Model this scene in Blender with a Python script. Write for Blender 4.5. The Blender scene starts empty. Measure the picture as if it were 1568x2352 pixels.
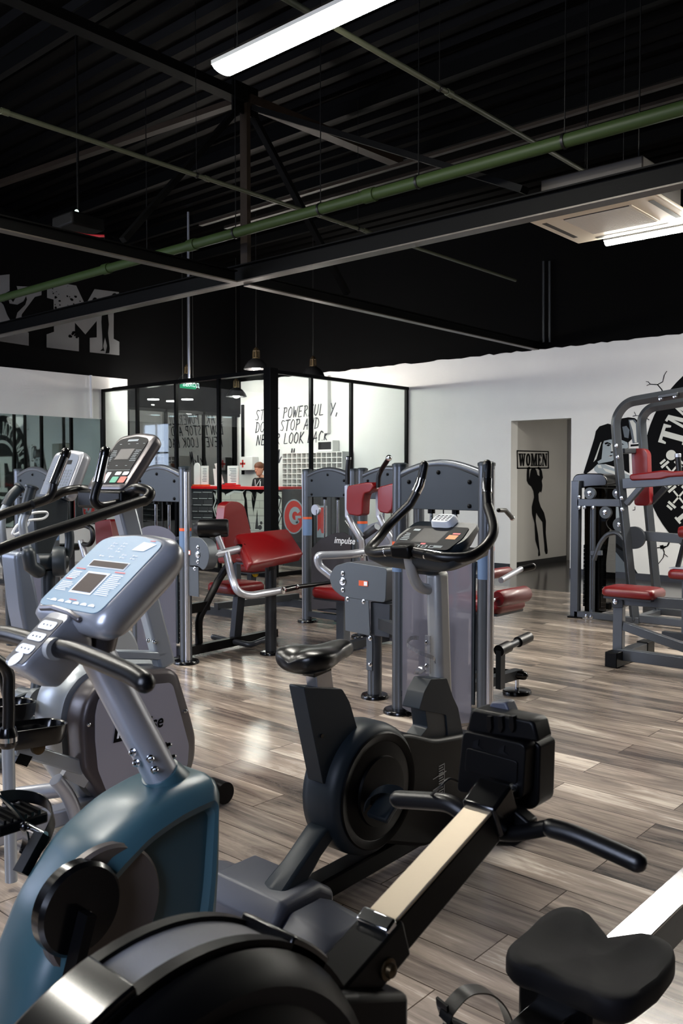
import bpy, bmesh, math, random
from mathutils import Vector, Matrix
random.seed(7)
V = Vector
PI = math.pi
SC = bpy.context.scene
COL = SC.collection

# ------------------------------------------------------------------ camera, world, exposure
EYE = 1.42
FPX = 2005.0
HEAD = math.radians(41.53)
PITCH = math.radians(2.2)
cam = bpy.data.cameras.new('camera'); camo = bpy.data.objects.new('camera', cam); COL.objects.link(camo)
cam.sensor_fit = 'VERTICAL'; cam.sensor_height = 36.0; cam.sensor_width = 24.0
cam.lens = FPX / 2352 * 36.0
cam.clip_start = 0.02; cam.clip_end = 100
camo.location = (0, 0, EYE)
camo.rotation_euler = (PI/2 - PITCH, 0, HEAD - PI/2)
cam.dof.use_dof = True; cam.dof.focus_distance = 4.5; cam.dof.aperture_fstop = 10.0
SC.camera = camo
SC.view_settings.view_transform = 'Standard'
SC.view_settings.look = 'None'
SC.view_settings.exposure = 0.35
SC.view_settings.gamma = 1.0
SC.view_settings.use_curve_mapping = False
SC.cycles.use_denoising = True
SC.cycles.max_bounces = 8
SC.cycles.diffuse_bounces = 3
SC.cycles.transparent_max_bounces = 16
SC.cycles.sample_clamp_indirect = 4.0
SC.cycles.caustics_reflective = False
SC.cycles.caustics_refractive = False
world = bpy.data.worlds.new('world'); SC.world = world
world.use_nodes = True
world.node_tree.nodes['Background'].inputs[0].default_value = (0.55, 0.68, 0.9, 1)
world.node_tree.nodes['Background'].inputs[1].default_value = 0.02
LED_POWER = 118.0        # emission of the linear ceiling lamps
WINDOW_POWER = 12.0      # daylight panes in the wall behind the camera
PENDANT_WATTS = 42.0

F2 = V((math.cos(HEAD), math.sin(HEAD), 0)); R2 = V((math.sin(HEAD), -math.cos(HEAD), 0))
FW = F2 * math.cos(PITCH) + V((0, 0, -math.sin(PITCH)))
UP = F2 * math.sin(PITCH) + V((0, 0, math.cos(PITCH)))
EYEP = V((0, 0, EYE))
def ray(px, py): return FW + R2 * ((px - 784) / FPX) - UP * ((py - 1176) / FPX)
def PX(px, py, x): r = ray(px, py); return EYEP + r * (x / r.x)
def PY(px, py, y): r = ray(px, py); return EYEP + r * (y / r.y)
def PZ(px, py, z=0.0): r = ray(px, py); return EYEP + r * ((z - EYE) / r.z)
def PD(px, py, d): r = ray(px, py); return EYEP + r * (d / r.dot(F2))

# ------------------------------------------------------------------ materials
def lin(c):
    def f(v):
        v /= 255.0
        return v / 12.92 if v <= 0.04045 else ((v + 0.055) / 1.055) ** 2.4
    return (f(c[0]), f(c[1]), f(c[2]), 1)
def mat(name, rgb, rough=0.5, metal=0.0, emit=None, es=1.0, bump=0.0, bscale=60, coat=0.0, spec=None, var=0.0):
    m = bpy.data.materials.new(name); m.use_nodes = True
    nt = m.node_tree; b = nt.nodes['Principled BSDF']
    b.inputs['Base Color'].default_value = lin(rgb)
    b.inputs['Roughness'].default_value = rough
    b.inputs['Metallic'].default_value = metal
    if coat: b.inputs['Coat Weight'].default_value = coat; b.inputs['Coat Roughness'].default_value = 0.12
    if spec is not None: b.inputs['Specular IOR Level'].default_value = spec
    if emit:
        b.inputs['Emission Color'].default_value = lin(emit); b.inputs['Emission Strength'].default_value = es
    if bump or var:
        tc = nt.nodes.new('ShaderNodeTexCoord'); n = nt.nodes.new('ShaderNodeTexNoise')
        n.inputs['Scale'].default_value = bscale; n.inputs['Detail'].default_value = 4
        nt.links.new(tc.outputs['Object'], n.inputs['Vector'])
        if bump:
            bp = nt.nodes.new('ShaderNodeBump'); bp.inputs['Strength'].default_value = bump; bp.inputs['Distance'].default_value = 0.01
            nt.links.new(n.outputs['Fac'], bp.inputs['Height']); nt.links.new(bp.outputs['Normal'], b.inputs['Normal'])
        if var:
            mx = nt.nodes.new('ShaderNodeMix'); mx.data_type = 'RGBA'; c = lin(rgb)
            mx.inputs[6].default_value = tuple(x * (1 - var) for x in c[:3]) + (1,)
            mx.inputs[7].default_value = tuple(min(1, x * (1 + var)) for x in c[:3]) + (1,)
            nt.links.new(n.outputs['Fac'], mx.inputs[0]); nt.links.new(mx.outputs[2], b.inputs['Base Color'])
    return m
def emat(name, rgb, s):
    m = bpy.data.materials.new(name); m.use_nodes = True; nt = m.node_tree; nt.nodes.clear()
    e = nt.nodes.new('ShaderNodeEmission'); o = nt.nodes.new('ShaderNodeOutputMaterial')
    e.inputs[0].default_value = lin(rgb); e.inputs[1].default_value = s
    nt.links.new(e.outputs[0], o.inputs[0]); return m
def glassmat(name, tint, refl=0.0, diff=0.0, dcol=(120, 125, 130), rough=0.0):
    """clear sheet: straight-through tint plus fresnel reflection, optional haze"""
    m = bpy.data.materials.new(name); m.use_nodes = True; nt = m.node_tree; nt.nodes.clear()
    N = nt.nodes.new; L = nt.links.new
    o = N('ShaderNodeOutputMaterial'); t = N('ShaderNodeBsdfTransparent'); g = N('ShaderNodeBsdfGlossy')
    t.inputs[0].default_value = lin(tint); g.inputs['Roughness'].default_value = rough
    fr = N('ShaderNodeLayerWeight'); fr.inputs[0].default_value = 0.5
    pw = N('ShaderNodeMath'); pw.operation = 'POWER'; pw.inputs[1].default_value = 5.0; L(fr.outputs['Facing'], pw.inputs[0])
    ad = N('ShaderNodeMath'); ad.operation = 'ADD'; ad.use_clamp = True; ad.inputs[1].default_value = refl + 0.02
    L(pw.outputs[0], ad.inputs[0])
    mx = N('ShaderNodeMixShader'); L(ad.outputs[0], mx.inputs[0])
    if diff:
        d = N('ShaderNodeBsdfDiffuse'); d.inputs[0].default_value = lin(dcol)
        m2 = N('ShaderNodeMixShader'); m2.inputs[0].default_value = diff
        L(t.outputs[0], m2.inputs[1]); L(d.outputs[0], m2.inputs[2]); L(m2.outputs[0], mx.inputs[1])
    else: L(t.outputs[0], mx.inputs[1])
    L(g.outputs[0], mx.inputs[2]); L(mx.outputs[0], o.inputs[0]); return m

def frosted(name):
    """milky polycarbonate: partly straight-through, partly scattering"""
    m = bpy.data.materials.new(name); m.use_nodes = True; nt = m.node_tree; nt.nodes.clear()
    N = nt.nodes.new; L = nt.links.new
    o = N('ShaderNodeOutputMaterial'); r = N('ShaderNodeBsdfTransparent'); r.inputs[0].default_value = lin((235, 235, 242))
    d = N('ShaderNodeBsdfDiffuse'); d.inputs[0].default_value = lin((132, 132, 146))
    tl = N('ShaderNodeBsdfTranslucent'); tl.inputs[0].default_value = lin((150, 150, 164))
    g = N('ShaderNodeBsdfGlossy'); g.inputs['Roughness'].default_value = 0.3; g.inputs[0].default_value = (.7, .7, .7, 1)
    dt = N('ShaderNodeMixShader'); dt.inputs[0].default_value = 0.5; L(d.outputs[0], dt.inputs[1]); L(tl.outputs[0], dt.inputs[2])
    a = N('ShaderNodeMixShader'); a.inputs[0].default_value = 0.45
    L(r.outputs[0], a.inputs[1]); L(dt.outputs[0], a.inputs[2])
    b = N('ShaderNodeMixShader'); b.inputs[0].default_value = 0.07
    L(a.outputs[0], b.inputs[1]); L(g.outputs[0], b.inputs[2]); L(b.outputs[0], o.inputs[0]); return m

M = {
 'frame': mat('steel_grey_paint', (84, 88, 94), .32, .55, bump=.02, bscale=400),
 'framed': mat('dark_grey_paint', (50, 53, 58), .38, .45),
 'blackmetal': mat('black_painted_steel', (11, 11, 12), .42, .2, spec=.35),
 'silver': mat('silver_paint', (178, 181, 190), .3, .6),
 'silver_lt': mat('pale_silver_paint', (160, 166, 172), .35, .45),
 'chrome': mat('chrome', (225, 228, 232), .12, 1.0),
 'alu': mat('brushed_aluminium', (196, 196, 200), .28, .9, bump=.03, bscale=300),
 'anod': mat('satin_anodised_bar', (176, 163, 142), .42, .65),
 'plate': mat('slate_cover_plastic', (30, 38, 44), .42, .0, bump=.04, bscale=500),
 'bikeplastic': mat('blue_grey_bike_plastic', (31, 38, 44), .42, .0, bump=.03, bscale=500, spec=.25),
 'footplastic': mat('grey_foot_cover_plastic', (54, 57, 68), .45, .0, bump=.03, bscale=500),
 'platel': mat('grey_cam_cover', (78, 83, 88), .42, .35),
 'red': mat('red_leather', (108, 6, 11), .36, .0, bump=.12, bscale=260, coat=.15),
 'reddark': mat('dark_red_leather', (88, 8, 14), .4, .0, bump=.12, bscale=260),
 'black': mat('black_plastic', (5, 5, 6), .38, .0, bump=.03, bscale=500, spec=.13),
 'blackgloss': mat('glossy_black_plastic', (5, 5, 6), .2, .0, coat=.2),
 'rubber': mat('black_rubber_foam', (6, 6, 8), .33, .0, bump=.04, bscale=300, spec=.4),
 'leather': mat('black_saddle_leather', (6, 6, 8), .3, .0, bump=.05, bscale=220),
 'seatfoam': mat('matt_black_seat_foam', (15, 14, 16), .65, .0, bump=.05, bscale=500, spec=.15),
 'teal': mat('teal_blue_plastic', (46, 74, 83), .34, .0, bump=.015, bscale=600),
 'tealc': mat('teal_console_panel', (96, 134, 158), .45, .0),
 'consilver': mat('console_silver_plastic', (150, 152, 158), .3, .45),
 'conbrown': mat('brown_grey_shell', (92, 88, 90), .3, .55),
 'white': mat('white_print', (225, 228, 232), .5),
 'redprint': mat('red_print', (200, 60, 70), .5),
 'orange': mat('orange_label', (206, 84, 40), .5),
 'bluelabel': mat('blue_warning_label', (92, 116, 150), .5),
 'lcd': mat('brown_lcd', (56, 40, 36), .55, spec=.15),
 'screen': mat('dark_screen', (14, 14, 17), .4, spec=.15),
 'screengrey': mat('grey_screen', (78, 76, 76), .25),
 'panelblack': mat('console_dark_panel', (20, 21, 25), .6, spec=.12),
 'greenkey': mat('green_key', (40, 160, 130), .4),
 'redkey': mat('red_key', (220, 84, 66), .4),
 'impanel': mat('lilac_grey_panel', (146, 142, 150), .42, .1, bump=.02, bscale=700),
 'brownframe': mat('brown_grey_shroud', (62, 56, 58), .34, .3),
 'beige': mat('beige_grey_post', (160, 160, 158), .35, .3),
 'smoke': glassmat('smoked_cover', (70, 62, 48), .04),
 'glass': glassmat('partition_glass', (238, 244, 244), .03),
 'clear': glassmat('clear_plastic', (225, 225, 225), .12, .18, (200, 200, 205)),
 'frost': frosted('frosted_polycarbonate'),
 'mullion': mat('black_mullion', (4, 4, 5), .4, .0, spec=.1),
 'paintblack': mat('mural_black_paint', (6, 6, 8), .7, spec=.1),
 'inkblue': mat('quote_ink', (32, 32, 44), .6),
 'mured': mat('mural_red_paint', (190, 48, 44), .6),
 'murwhite': mat('mural_white_paint', (205, 206, 200), .6),
 'murlt': mat('mural_light_grey', (150, 160, 166), .6),
 'murmid': mat('mural_mid_grey', (90, 98, 106), .6),
 'murdk': mat('mural_dark_grey', (24, 28, 33), .7, spec=.2),
 'letgrey': mat('graffiti_grey', (96, 96, 98), .7, var=.15, bscale=3),
 'rope': mat('black_cable', (10, 10, 10), .5),
 'yellow': mat('yellow_knob', (230, 190, 20), .4),
 'weights': mat('weight_plate_steel', (40, 42, 46), .45, .3),
 'truss': mat('truss_steel', (38, 31, 25), .45, .1, spec=.2, var=.4, bscale=6),
 'flange': mat('bounce_lit_flange_steel', (74, 68, 62), .4, .3, var=.35, bscale=9),  # paler than the web: light bounced off the floor, put into the colour
 'trussdark': mat('dark_truss_steel', (5, 5, 5), .55, .0, spec=.08),
 'green': mat('green_pipe_paint', (40, 54, 26), .5, spec=.2),
 'greenthin': mat('olive_pipe_paint', (62, 66, 50), .5),
 'acwhite': mat('air_conditioner_white', (222, 211, 192), .5),
 'acdark': mat('air_conditioner_slots', (52, 46, 40), .6),
 'lampbody': mat('lamp_housing', (200, 200, 198), .4),
 'pendant': mat('pendant_shade_metal', (36, 36, 38), .3, .6),
 'brass': mat('pendant_brass', (84, 70, 50), .35, .8),
 'counterred': mat('red_counter_top', (210, 24, 30), .3),
 'skin': mat('skin', (214, 160, 134), .5),
 'hair': mat('auburn_hair', (110, 66, 44), .55),
 'shirt': mat('black_shirt', (20, 20, 24), .7),
 'mirror': None,
}
M['mirror'] = mat('wall_mirror_silvering', (196, 200, 200), .02, 1.0)
M['led'] = emat('led_diffuser', (255, 251, 240), LED_POWER)
M['bulb'] = emat('bulb_glow', (255, 244, 226), 9)
M['spot'] = emat('downlight_glow', (255, 250, 240), 14)
M['exit'] = emat('exit_sign_green', (40, 160, 110), 1.0)
M['exitw'] = emat('exit_sign_white', (220, 255, 240), 2.2)
M['pane'] = emat('daylight_pane', (214, 226, 255), WINDOW_POWER)

# ------------------------------------------------------------------ mesh builder
def fillet(pts, r, n=5, closed=False):
    pts = [V(p) for p in pts]; out = []; N = len(pts)
    for i, p in enumerate(pts):
        if not closed and i in (0, N - 1): out.append(p); continue
        a = pts[(i - 1) % N] - p; b = pts[(i + 1) % N] - p
        la, lb = a.length, b.length
        rr = r[i] if isinstance(r, (list, tuple)) else r
        if la < 1e-6 or lb < 1e-6 or rr <= 0: out.append(p); continue
        d = min(rr, la * .49, lb * .49)
        A = p + a / la * d; B = p + b / lb * d
        for k in range(n + 1):
            t = k / n
            out.append(A * (1 - t) ** 2 + p * (2 * t * (1 - t)) + B * t * t)
    return out
def spline(pts, n=6):
    pts = [V(p) for p in pts]; out = []
    for i in range(len(pts) - 1):
        p0 = pts[max(i - 1, 0)]; p1 = pts[i]; p2 = pts[i + 1]; p3 = pts[min(i + 2, len(pts) - 1)]
        for k in range(n):
            t = k / n
            out.append(0.5 * ((2 * p1) + (-p0 + p2) * t + (2 * p0 - 5 * p1 + 4 * p2 - p3) * t * t + (-p0 + 3 * p1 - 3 * p2 + p3) * t ** 3))
    out.append(pts[-1]); return out

SPLIT = {'bolt': 'bolt', 'panel_screw': 'panel_screw', 'highlights': 'highlight', 'features': 'feature', 'silhouette': 'silhouette', 'arm': 'arm', 'clip_hooks': 'clip_hook', 'graffiti_lines': 'graffiti_line', 'letter_edge': 'letter_edge', 'red_letter': 'red_letter', 'display_border': 'display_border', 'red_print': 'red_print'}
class B:
    def __init__(s): s.bm = bmesh.new()
    def ring(s, pts): return [s.bm.verts.new(p) for p in pts]
    def bridge(s, a, b, closed=True):
        n = len(a)
        for i in range(n if closed else n - 1):
            j = (i + 1) % n
            try: s.bm.faces.new((a[i], a[j], b[j], b[i]))
            except ValueError: pass
    def cap(s, r, flip=False):
        try: s.bm.faces.new(list(reversed(r)) if flip else r)
        except ValueError: pass
    def box(s, c, size, rot=None):
        c = V(c); h = [x / 2 for x in size]
        vs = []
        for z in (-1, 1):
            for y in (-1, 1):
                for x in (-1, 1):
                    p = V((x * h[0], y * h[1], z * h[2]))
                    if rot is not None: p = rot @ p
                    vs.append(s.bm.verts.new(c + p))
        for f in ((0, 2, 3, 1), (4, 5, 7, 6), (0, 1, 5, 4), (2, 6, 7, 3), (0, 4, 6, 2), (1, 3, 7, 5)):
            s.bm.faces.new([vs[i] for i in f])
        return s
    def span(s, lo, hi):
        lo, hi = V(lo), V(hi); return s.box((lo + hi) / 2, hi - lo)
    def beam(s, a, b, w, h, up=(0, 0, 1)):
        """rectangular bar from a to b; h measured along up, w across"""
        a, b = V(a), V(b); d = (b - a); L = d.length; d.normalize()
        x = d.cross(V(up)).normalized(); u = x.cross(d).normalized()
        r0 = [a + x * (sx * w / 2) + u * (su * h / 2) for sx, su in ((-1, -1), (1, -1), (1, 1), (-1, 1))]
        r1 = [p + d * L for p in r0]
        A, Bv = s.ring(r0), s.ring(r1); s.bridge(A, Bv); s.cap(A, True); s.cap(Bv); return s
    def tube(s, pts, r, seg=12, ends='flat', sx=1.0, sy=1.0, hint=None):
        pts = [V(p) for p in pts]; n = len(pts)
        rs = list(r) if isinstance(r, (list, tuple)) else [r] * n
        if ends == 'round':
            d0 = (pts[0] - pts[1]).normalized(); d1 = (pts[-1] - pts[-2]).normalized()
            pre, post, pr, por = [], [], [], []
            for k in (0.25, 0.55, 0.8):
                pass
            for a in (75, 50, 25):
                a = math.radians(a)
                pre.append(pts[0] + d0 * rs[0] * math.sin(a)); pr.append(rs[0] * math.cos(a))
            for a in (25, 50, 75):
                a = math.radians(a)
                post.append(pts[-1] + d1 * rs[-1] * math.sin(a)); por.append(rs[-1] * math.cos(a))
            pts = pre + pts + post; rs = pr + rs + por; n = len(pts)
        t = (pts[1] - pts[0]).normalized()
        ref = V(hint) if hint is not None else (V((0, 0, 1)) if abs(t.z) < .9 else V((1, 0, 0)))
        x = t.cross(ref).normalized(); prev = None
        for i in range(n):
            if i == 0: t = pts[1] - pts[0]
            elif i == n - 1: t = pts[-1] - pts[-2]
            else: t = (pts[i + 1] - pts[i]).normalized() + (pts[i] - pts[i - 1]).normalized()
            if t.length < 1e-9: t = pts[min(i + 1, n - 1)] - pts[max(i - 1, 0)]
            t.normalize()
            x = (x - t * x.dot(t)).normalized(); y = t.cross(x)
            rg = s.ring([pts[i] + x * (math.cos(2 * PI * k / seg) * rs[i] * sx) + y * (math.sin(2 * PI * k / seg) * rs[i] * sy) for k in range(seg)])
            if prev: s.bridge(prev, rg)
            else: s.cap(rg, True)
            prev = rg
        s.cap(prev); return s
    def cyl(s, a, b, r, r2=None, seg=20): return s.tube([a, b], [r, r if r2 is None else r2], seg)
    def prism(s, pts, ext):
        pts = [V(p) for p in pts]; e = V(ext)
        A = s.ring(pts); Bv = s.ring([p + e for p in pts]); s.bridge(A, Bv); s.cap(A, True); s.cap(Bv); return s
    def flat(s, pts): s.cap(s.ring([V(p) for p in pts])); return s
    def loft(s, rings, cap=True):
        prev = None
        for rg in rings:
            q = s.ring([V(p) for p in rg])
            if prev: s.bridge(prev, q)
            elif cap: s.cap(q, True)
            prev = q
        if cap: s.cap(prev)
        return s
    def lathe(s, c, axis, prof, seg=28, caps=True):
        """prof: list of (radius, offset along axis)"""
        c = V(c); a = V(axis).normalized(); ref = V((0, 0, 1)) if abs(a.z) < .9 else V((1, 0, 0))
        x = a.cross(ref).normalized(); y = a.cross(x)
        return s.loft([[c + a * h + (x * math.cos(2 * PI * k / seg) + y * math.sin(2 * PI * k / seg)) * max(r, 1e-4) for k in range(seg)] for r, h in prof], caps)
    def ball(s, c, r, seg=14, sc=(1, 1, 1)):
        c = V(c); rings = []
        for j in range(1, seg // 2 + 2):
            th = PI * (j - .5) / (seg // 2 + 1)
            rings.append([c + V((math.sin(th) * math.cos(2 * PI * k / seg) * r * sc[0], math.sin(th) * math.sin(2 * PI * k / seg) * r * sc[1], -math.cos(th) * r * sc[2])) for k in range(seg)])
        return s.loft(rings)
    def band(s, pts, width, thick):
        """strap: pts centre line, width vector, thickness"""
        pts = [V(p) for p in pts]; w = V(width); prev = None
        for i, p in enumerate(pts):
            t = (pts[min(i + 1, len(pts) - 1)] - pts[max(i - 1, 0)]).normalized(); nrm = t.cross(w).normalized() * thick / 2
            rg = s.ring([p - w / 2 - nrm, p + w / 2 - nrm, p + w / 2 + nrm, p - w / 2 + nrm])
            if prev: s.bridge(prev, rg)
            else: s.cap(rg, True)
            prev = rg
        s.cap(prev); return s
    def arcband(s, c, r0, r1, y0, y1, a0, a1, n=32):
        """annular sector about the Y axis, centre c=(x,z)"""
        prev = None
        for i in range(n + 1):
            a = math.radians(a0 + (a1 - a0) * i / n); ca, sa = math.cos(a), math.sin(a)
            rg = s.ring([V((c[0] + r * ca, y, c[1] + r * sa)) for r, y in ((r0, y0), (r1, y0), (r1, y1), (r0, y1))])
            if prev: s.bridge(prev, rg)
            else: s.cap(rg, True)
            prev = rg
        s.cap(prev); return s
    def text(s, body, size, o, right, up, ext=0.001, shear=0, offset=0, align='LEFT', sxx=1.0):
        cu = bpy.data.curves.new('t', 'FONT'); cu.body = body; cu.size = 1; cu.shear = shear; cu.offset = offset; cu.align_x = align
        cu.resolution_u = 4
        ob = bpy.data.objects.new('t', cu); COL.objects.link(ob)
        dg = bpy.context.evaluated_depsgraph_get()
        me = bpy.data.meshes.new_from_object(ob.evaluated_get(dg))
        right = V(right).normalized(); up = V(up).normalized(); n = right.cross(up); o = V(o)
        vs = [s.bm.verts.new(o + right * (v.co.x * size * sxx) + up * (v.co.y * size) + n * ext) for v in me.vertices]
        for p in me.polygons:
            try: s.bm.faces.new([vs[i] for i in p.vertices])
            except ValueError: pass
        bpy.data.objects.remove(ob); bpy.data.curves.remove(cu); bpy.data.meshes.remove(me)
        return s
    def pieces(s):
        s.bm.verts.ensure_lookup_table(); seen = set(); out = []
        for v in s.bm.verts:
            if v in seen: continue
            st = [v]; seen.add(v); isl = []
            while st:
                u = st.pop(); isl.append(u)
                for e in u.link_edges:
                    w = e.other_vert(u)
                    if w not in seen: seen.add(w); st.append(w)
            out.append(isl)
        return out
    def build(s, name, material, parent=None, bevel=0.0, smooth=True, sub=0, angle=40, segs=2, label=None, fix=True):
        if name in SPLIT and parent is not None:
            isl = s.pieces()
            if len(isl) > 1:
                first = None
                for vs in isl:
                    nb = B(); mp = {v: nb.bm.verts.new(v.co) for v in vs}
                    for f in {f for v in vs for f in v.link_faces}: nb.bm.faces.new([mp[v] for v in f.verts])
                    o = nb.build(SPLIT[name], material, parent, bevel, smooth, sub, angle, segs, label, fix)
                    first = first or o
                s.bm.free(); return first
        me = bpy.data.meshes.new(name)
        if fix: bmesh.ops.recalc_face_normals(s.bm, faces=s.bm.faces)
        o0 = V(parent['org']) if parent is not None else V((0, 0, 0))
        for v in s.bm.verts: v.co -= o0
        s.bm.to_mesh(me); s.bm.free()
        if smooth:
            me.shade_smooth(); me.set_sharp_from_angle(angle=math.radians(angle))
        me.materials.append(M[material] if isinstance(material, str) else material)
        o = bpy.data.objects.new(name, me); COL.objects.link(o)
        if parent is not None:
            o.parent = parent; o['org'] = tuple(o0)
        else: o['org'] = (0.0, 0.0, 0.0)
        if sub:
            m = o.modifiers.new('sub', 'SUBSURF'); m.levels = sub; m.render_levels = sub
        if bevel:
            m = o.modifiers.new('bevel', 'BEVEL'); m.width = bevel; m.segments = segs; m.limit_method = 'ANGLE'; m.angle_limit = math.radians(35)
        if label: o['label'] = label
        return o

def thing(name, label, cat, loc, group=None):
    o = bpy.data.objects.new(name, None); COL.objects.link(o); o.location = loc; o['org'] = tuple(V(loc))
    o.empty_display_size = .1
    o['label'] = label; o['category'] = cat
    if group: o['group'] = group
    return o
def tag(o, label, cat, group=None, kind=None):
    """single-mesh thing: move its origin to the base of its own geometry"""
    xs = [v.co for v in o.data.vertices]
    lo = V((min(v.x for v in xs), min(v.y for v in xs), min(v.z for v in xs))); hi = V((max(v.x for v in xs), max(v.y for v in xs), max(v.z for v in xs)))
    c = V(((lo.x + hi.x) / 2, (lo.y + hi.y) / 2, lo.z))
    for v in o.data.vertices: v.co -= c
    o.location = c; o['org'] = tuple(c)
    o['label'] = label; o['category'] = cat
    if group: o['group'] = group
    if kind: o['kind'] = kind
    return o
def struct(b, name, material, **k):
    o = b.build(name, material, **k); o['kind'] = 'structure'; return o
def copy_tree(o, parent=None, loc=None, label=None):
    c = o.copy(); COL.objects.link(c)
    if parent is not None: c.parent = parent
    if loc is not None: c.location = loc
    if label: c['label'] = label
    for ch in list(o.children): copy_tree(ch, c)
    return c
def pixpoly(pts, fn, k): return [fn(x, y, k) for x, y in pts]
# ------------------------------------------------------------------ room shell
XW, YW = 11.9, 13.26          # wall with the mural, wall with the mirror
XG, YG, ZG = 8.68, 9.04, 2.97 # glass partition corner
ZPA, ZPB = 3.38, 3.19         # where the white paint ends on each wall
XB, YB = -1.6, -3.2           # walls behind the camera
ZC = 5.7

def wood_mat():
    m = bpy.data.materials.new('laminate_planks'); m.use_nodes = True
    nt = m.node_tree; N = nt.nodes.new; L = nt.links.new; b = nt.nodes['Principled BSDF']
    tc = N('ShaderNodeTexCoord'); mp = N('ShaderNodeMapping'); mp.inputs['Rotation'].default_value = (0, 0, PI / 2)
    L(tc.outputs['Object'], mp.inputs['Vector'])
    def brick(c1, c2, mortar, ms):
        br = N('ShaderNodeTexBrick'); br.offset = 0.37; br.offset_frequency = 2; br.squash = 1
        br.inputs['Scale'].default_value = 1.0; br.inputs['Brick Width'].default_value = 1.38; br.inputs['Row Height'].default_value = 0.195
        br.inputs['Mortar Size'].default_value = ms; br.inputs['Mortar Smooth'].default_value = 0.1; br.inputs['Bias'].default_value = 0
        br.inputs['Color1'].default_value = c1; br.inputs['Color2'].default_value = c2; br.inputs['Mortar'].default_value = mortar
        L(mp.outputs['Vector'], br.inputs['Vector']); return br
    bid = brick((0, 0, 0, 1), (1, 1, 1, 1), (.5, .5, .5, 1), 0.0)
    # grain: noise stretched along the plank, shifted per plank
    sep = N('ShaderNodeSeparateXYZ'); L(mp.outputs['Vector'], sep.inputs[0])
    off = N('ShaderNodeMath'); off.operation = 'MULTIPLY'; off.inputs[1].default_value = 37.0; L(bid.outputs['Color'], off.inputs[0])
    cx = N('ShaderNodeMath'); cx.operation = 'MULTIPLY_ADD'; cx.inputs[1].default_value = 0.16; L(sep.outputs['X'], cx.inputs[0]); L(off.outputs[0], cx.inputs[2])
    cmb = N('ShaderNodeCombineXYZ'); L(cx.outputs[0], cmb.inputs[0]); L(sep.outputs['Y'], cmb.inputs[1]); L(off.outputs[0], cmb.inputs[2])
    n1 = N('ShaderNodeTexNoise'); n1.inputs['Scale'].default_value = 7.0; n1.inputs['Detail'].default_value = 6; n1.inputs['Roughness'].default_value = .62; n1.inputs['Distortion'].default_value = .9
    L(cmb.outputs[0], n1.inputs['Vector'])
    cx2 = N('ShaderNodeMath'); cx2.operation = 'MULTIPLY_ADD'; cx2.inputs[1].default_value = 0.05; L(sep.outputs['X'], cx2.inputs[0]); L(off.outputs[0], cx2.inputs[2])
    cmb2 = N('ShaderNodeCombineXYZ'); L(cx2.outputs[0], cmb2.inputs[0]); L(sep.outputs['Y'], cmb2.inputs[1]); L(off.outputs[0], cmb2.inputs[2])
    n2 = N('ShaderNodeTexNoise'); n2.inputs['Scale'].default_value = 42.0; n2.inputs['Detail'].default_value = 5; n2.inputs['Roughness'].default_value = .7
    L(cmb2.outputs[0], n2.inputs['Vector'])
    cr = N('ShaderNodeValToRGB'); e = cr.color_ramp.elements
    e[0].position = .32; e[0].color = lin((66, 61, 59)); e[1].position = .68; e[1].color = lin((214, 201, 187))
    a = cr.color_ramp.elements.new(.44); a.color = lin((115, 104, 96)); a = cr.color_ramp.elements.new(.58); a.color = lin((158, 144, 132))
    mm = N('ShaderNodeMix'); mm.data_type = 'FLOAT'; mm.inputs[0].default_value = .32; L(n1.outputs['Fac'], mm.inputs[2]); L(n2.outputs['Fac'], mm.inputs[3])
    sh = N('ShaderNodeMath'); sh.operation = 'MULTIPLY_ADD'; sh.inputs[1].default_value = .17; L(bid.outputs['Color'], sh.inputs[0])
    ad = N('ShaderNodeMath'); ad.operation = 'SUBTRACT'; ad.inputs[1].default_value = .085; L(mm.outputs[0], sh.inputs[2]); L(sh.outputs[0], ad.inputs[0])
    L(ad.outputs[0], cr.inputs[0])
    seam = brick((1, 1, 1, 1), (1, 1, 1, 1), (.25, .22, .2, 1), 0.0022)
    mu = N('ShaderNodeMix'); mu.data_type = 'RGBA'; mu.blend_type = 'MULTIPLY'; mu.inputs[0].default_value = 1
    L(cr.outputs[0], mu.inputs[6]); L(seam.outputs['Color'], mu.inputs[7]); L(mu.outputs[2], b.inputs['Base Color'])
    rr = N('ShaderNodeMapRange'); rr.inputs[3].default_value = .13; rr.inputs[4].default_value = .27; L(n2.outputs['Fac'], rr.inputs[0]); L(rr.outputs[0], b.inputs['Roughness'])
    bp = N('ShaderNodeBump'); bp.inputs['Strength'].default_value = .12; bp.inputs['Distance'].default_value = .002
    L(n2.outputs['Fac'], bp.inputs['Height']); L(bp.outputs['Normal'], b.inputs['Normal'])
    b.inputs['Specular IOR Level'].default_value = .75
    return m
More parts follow.
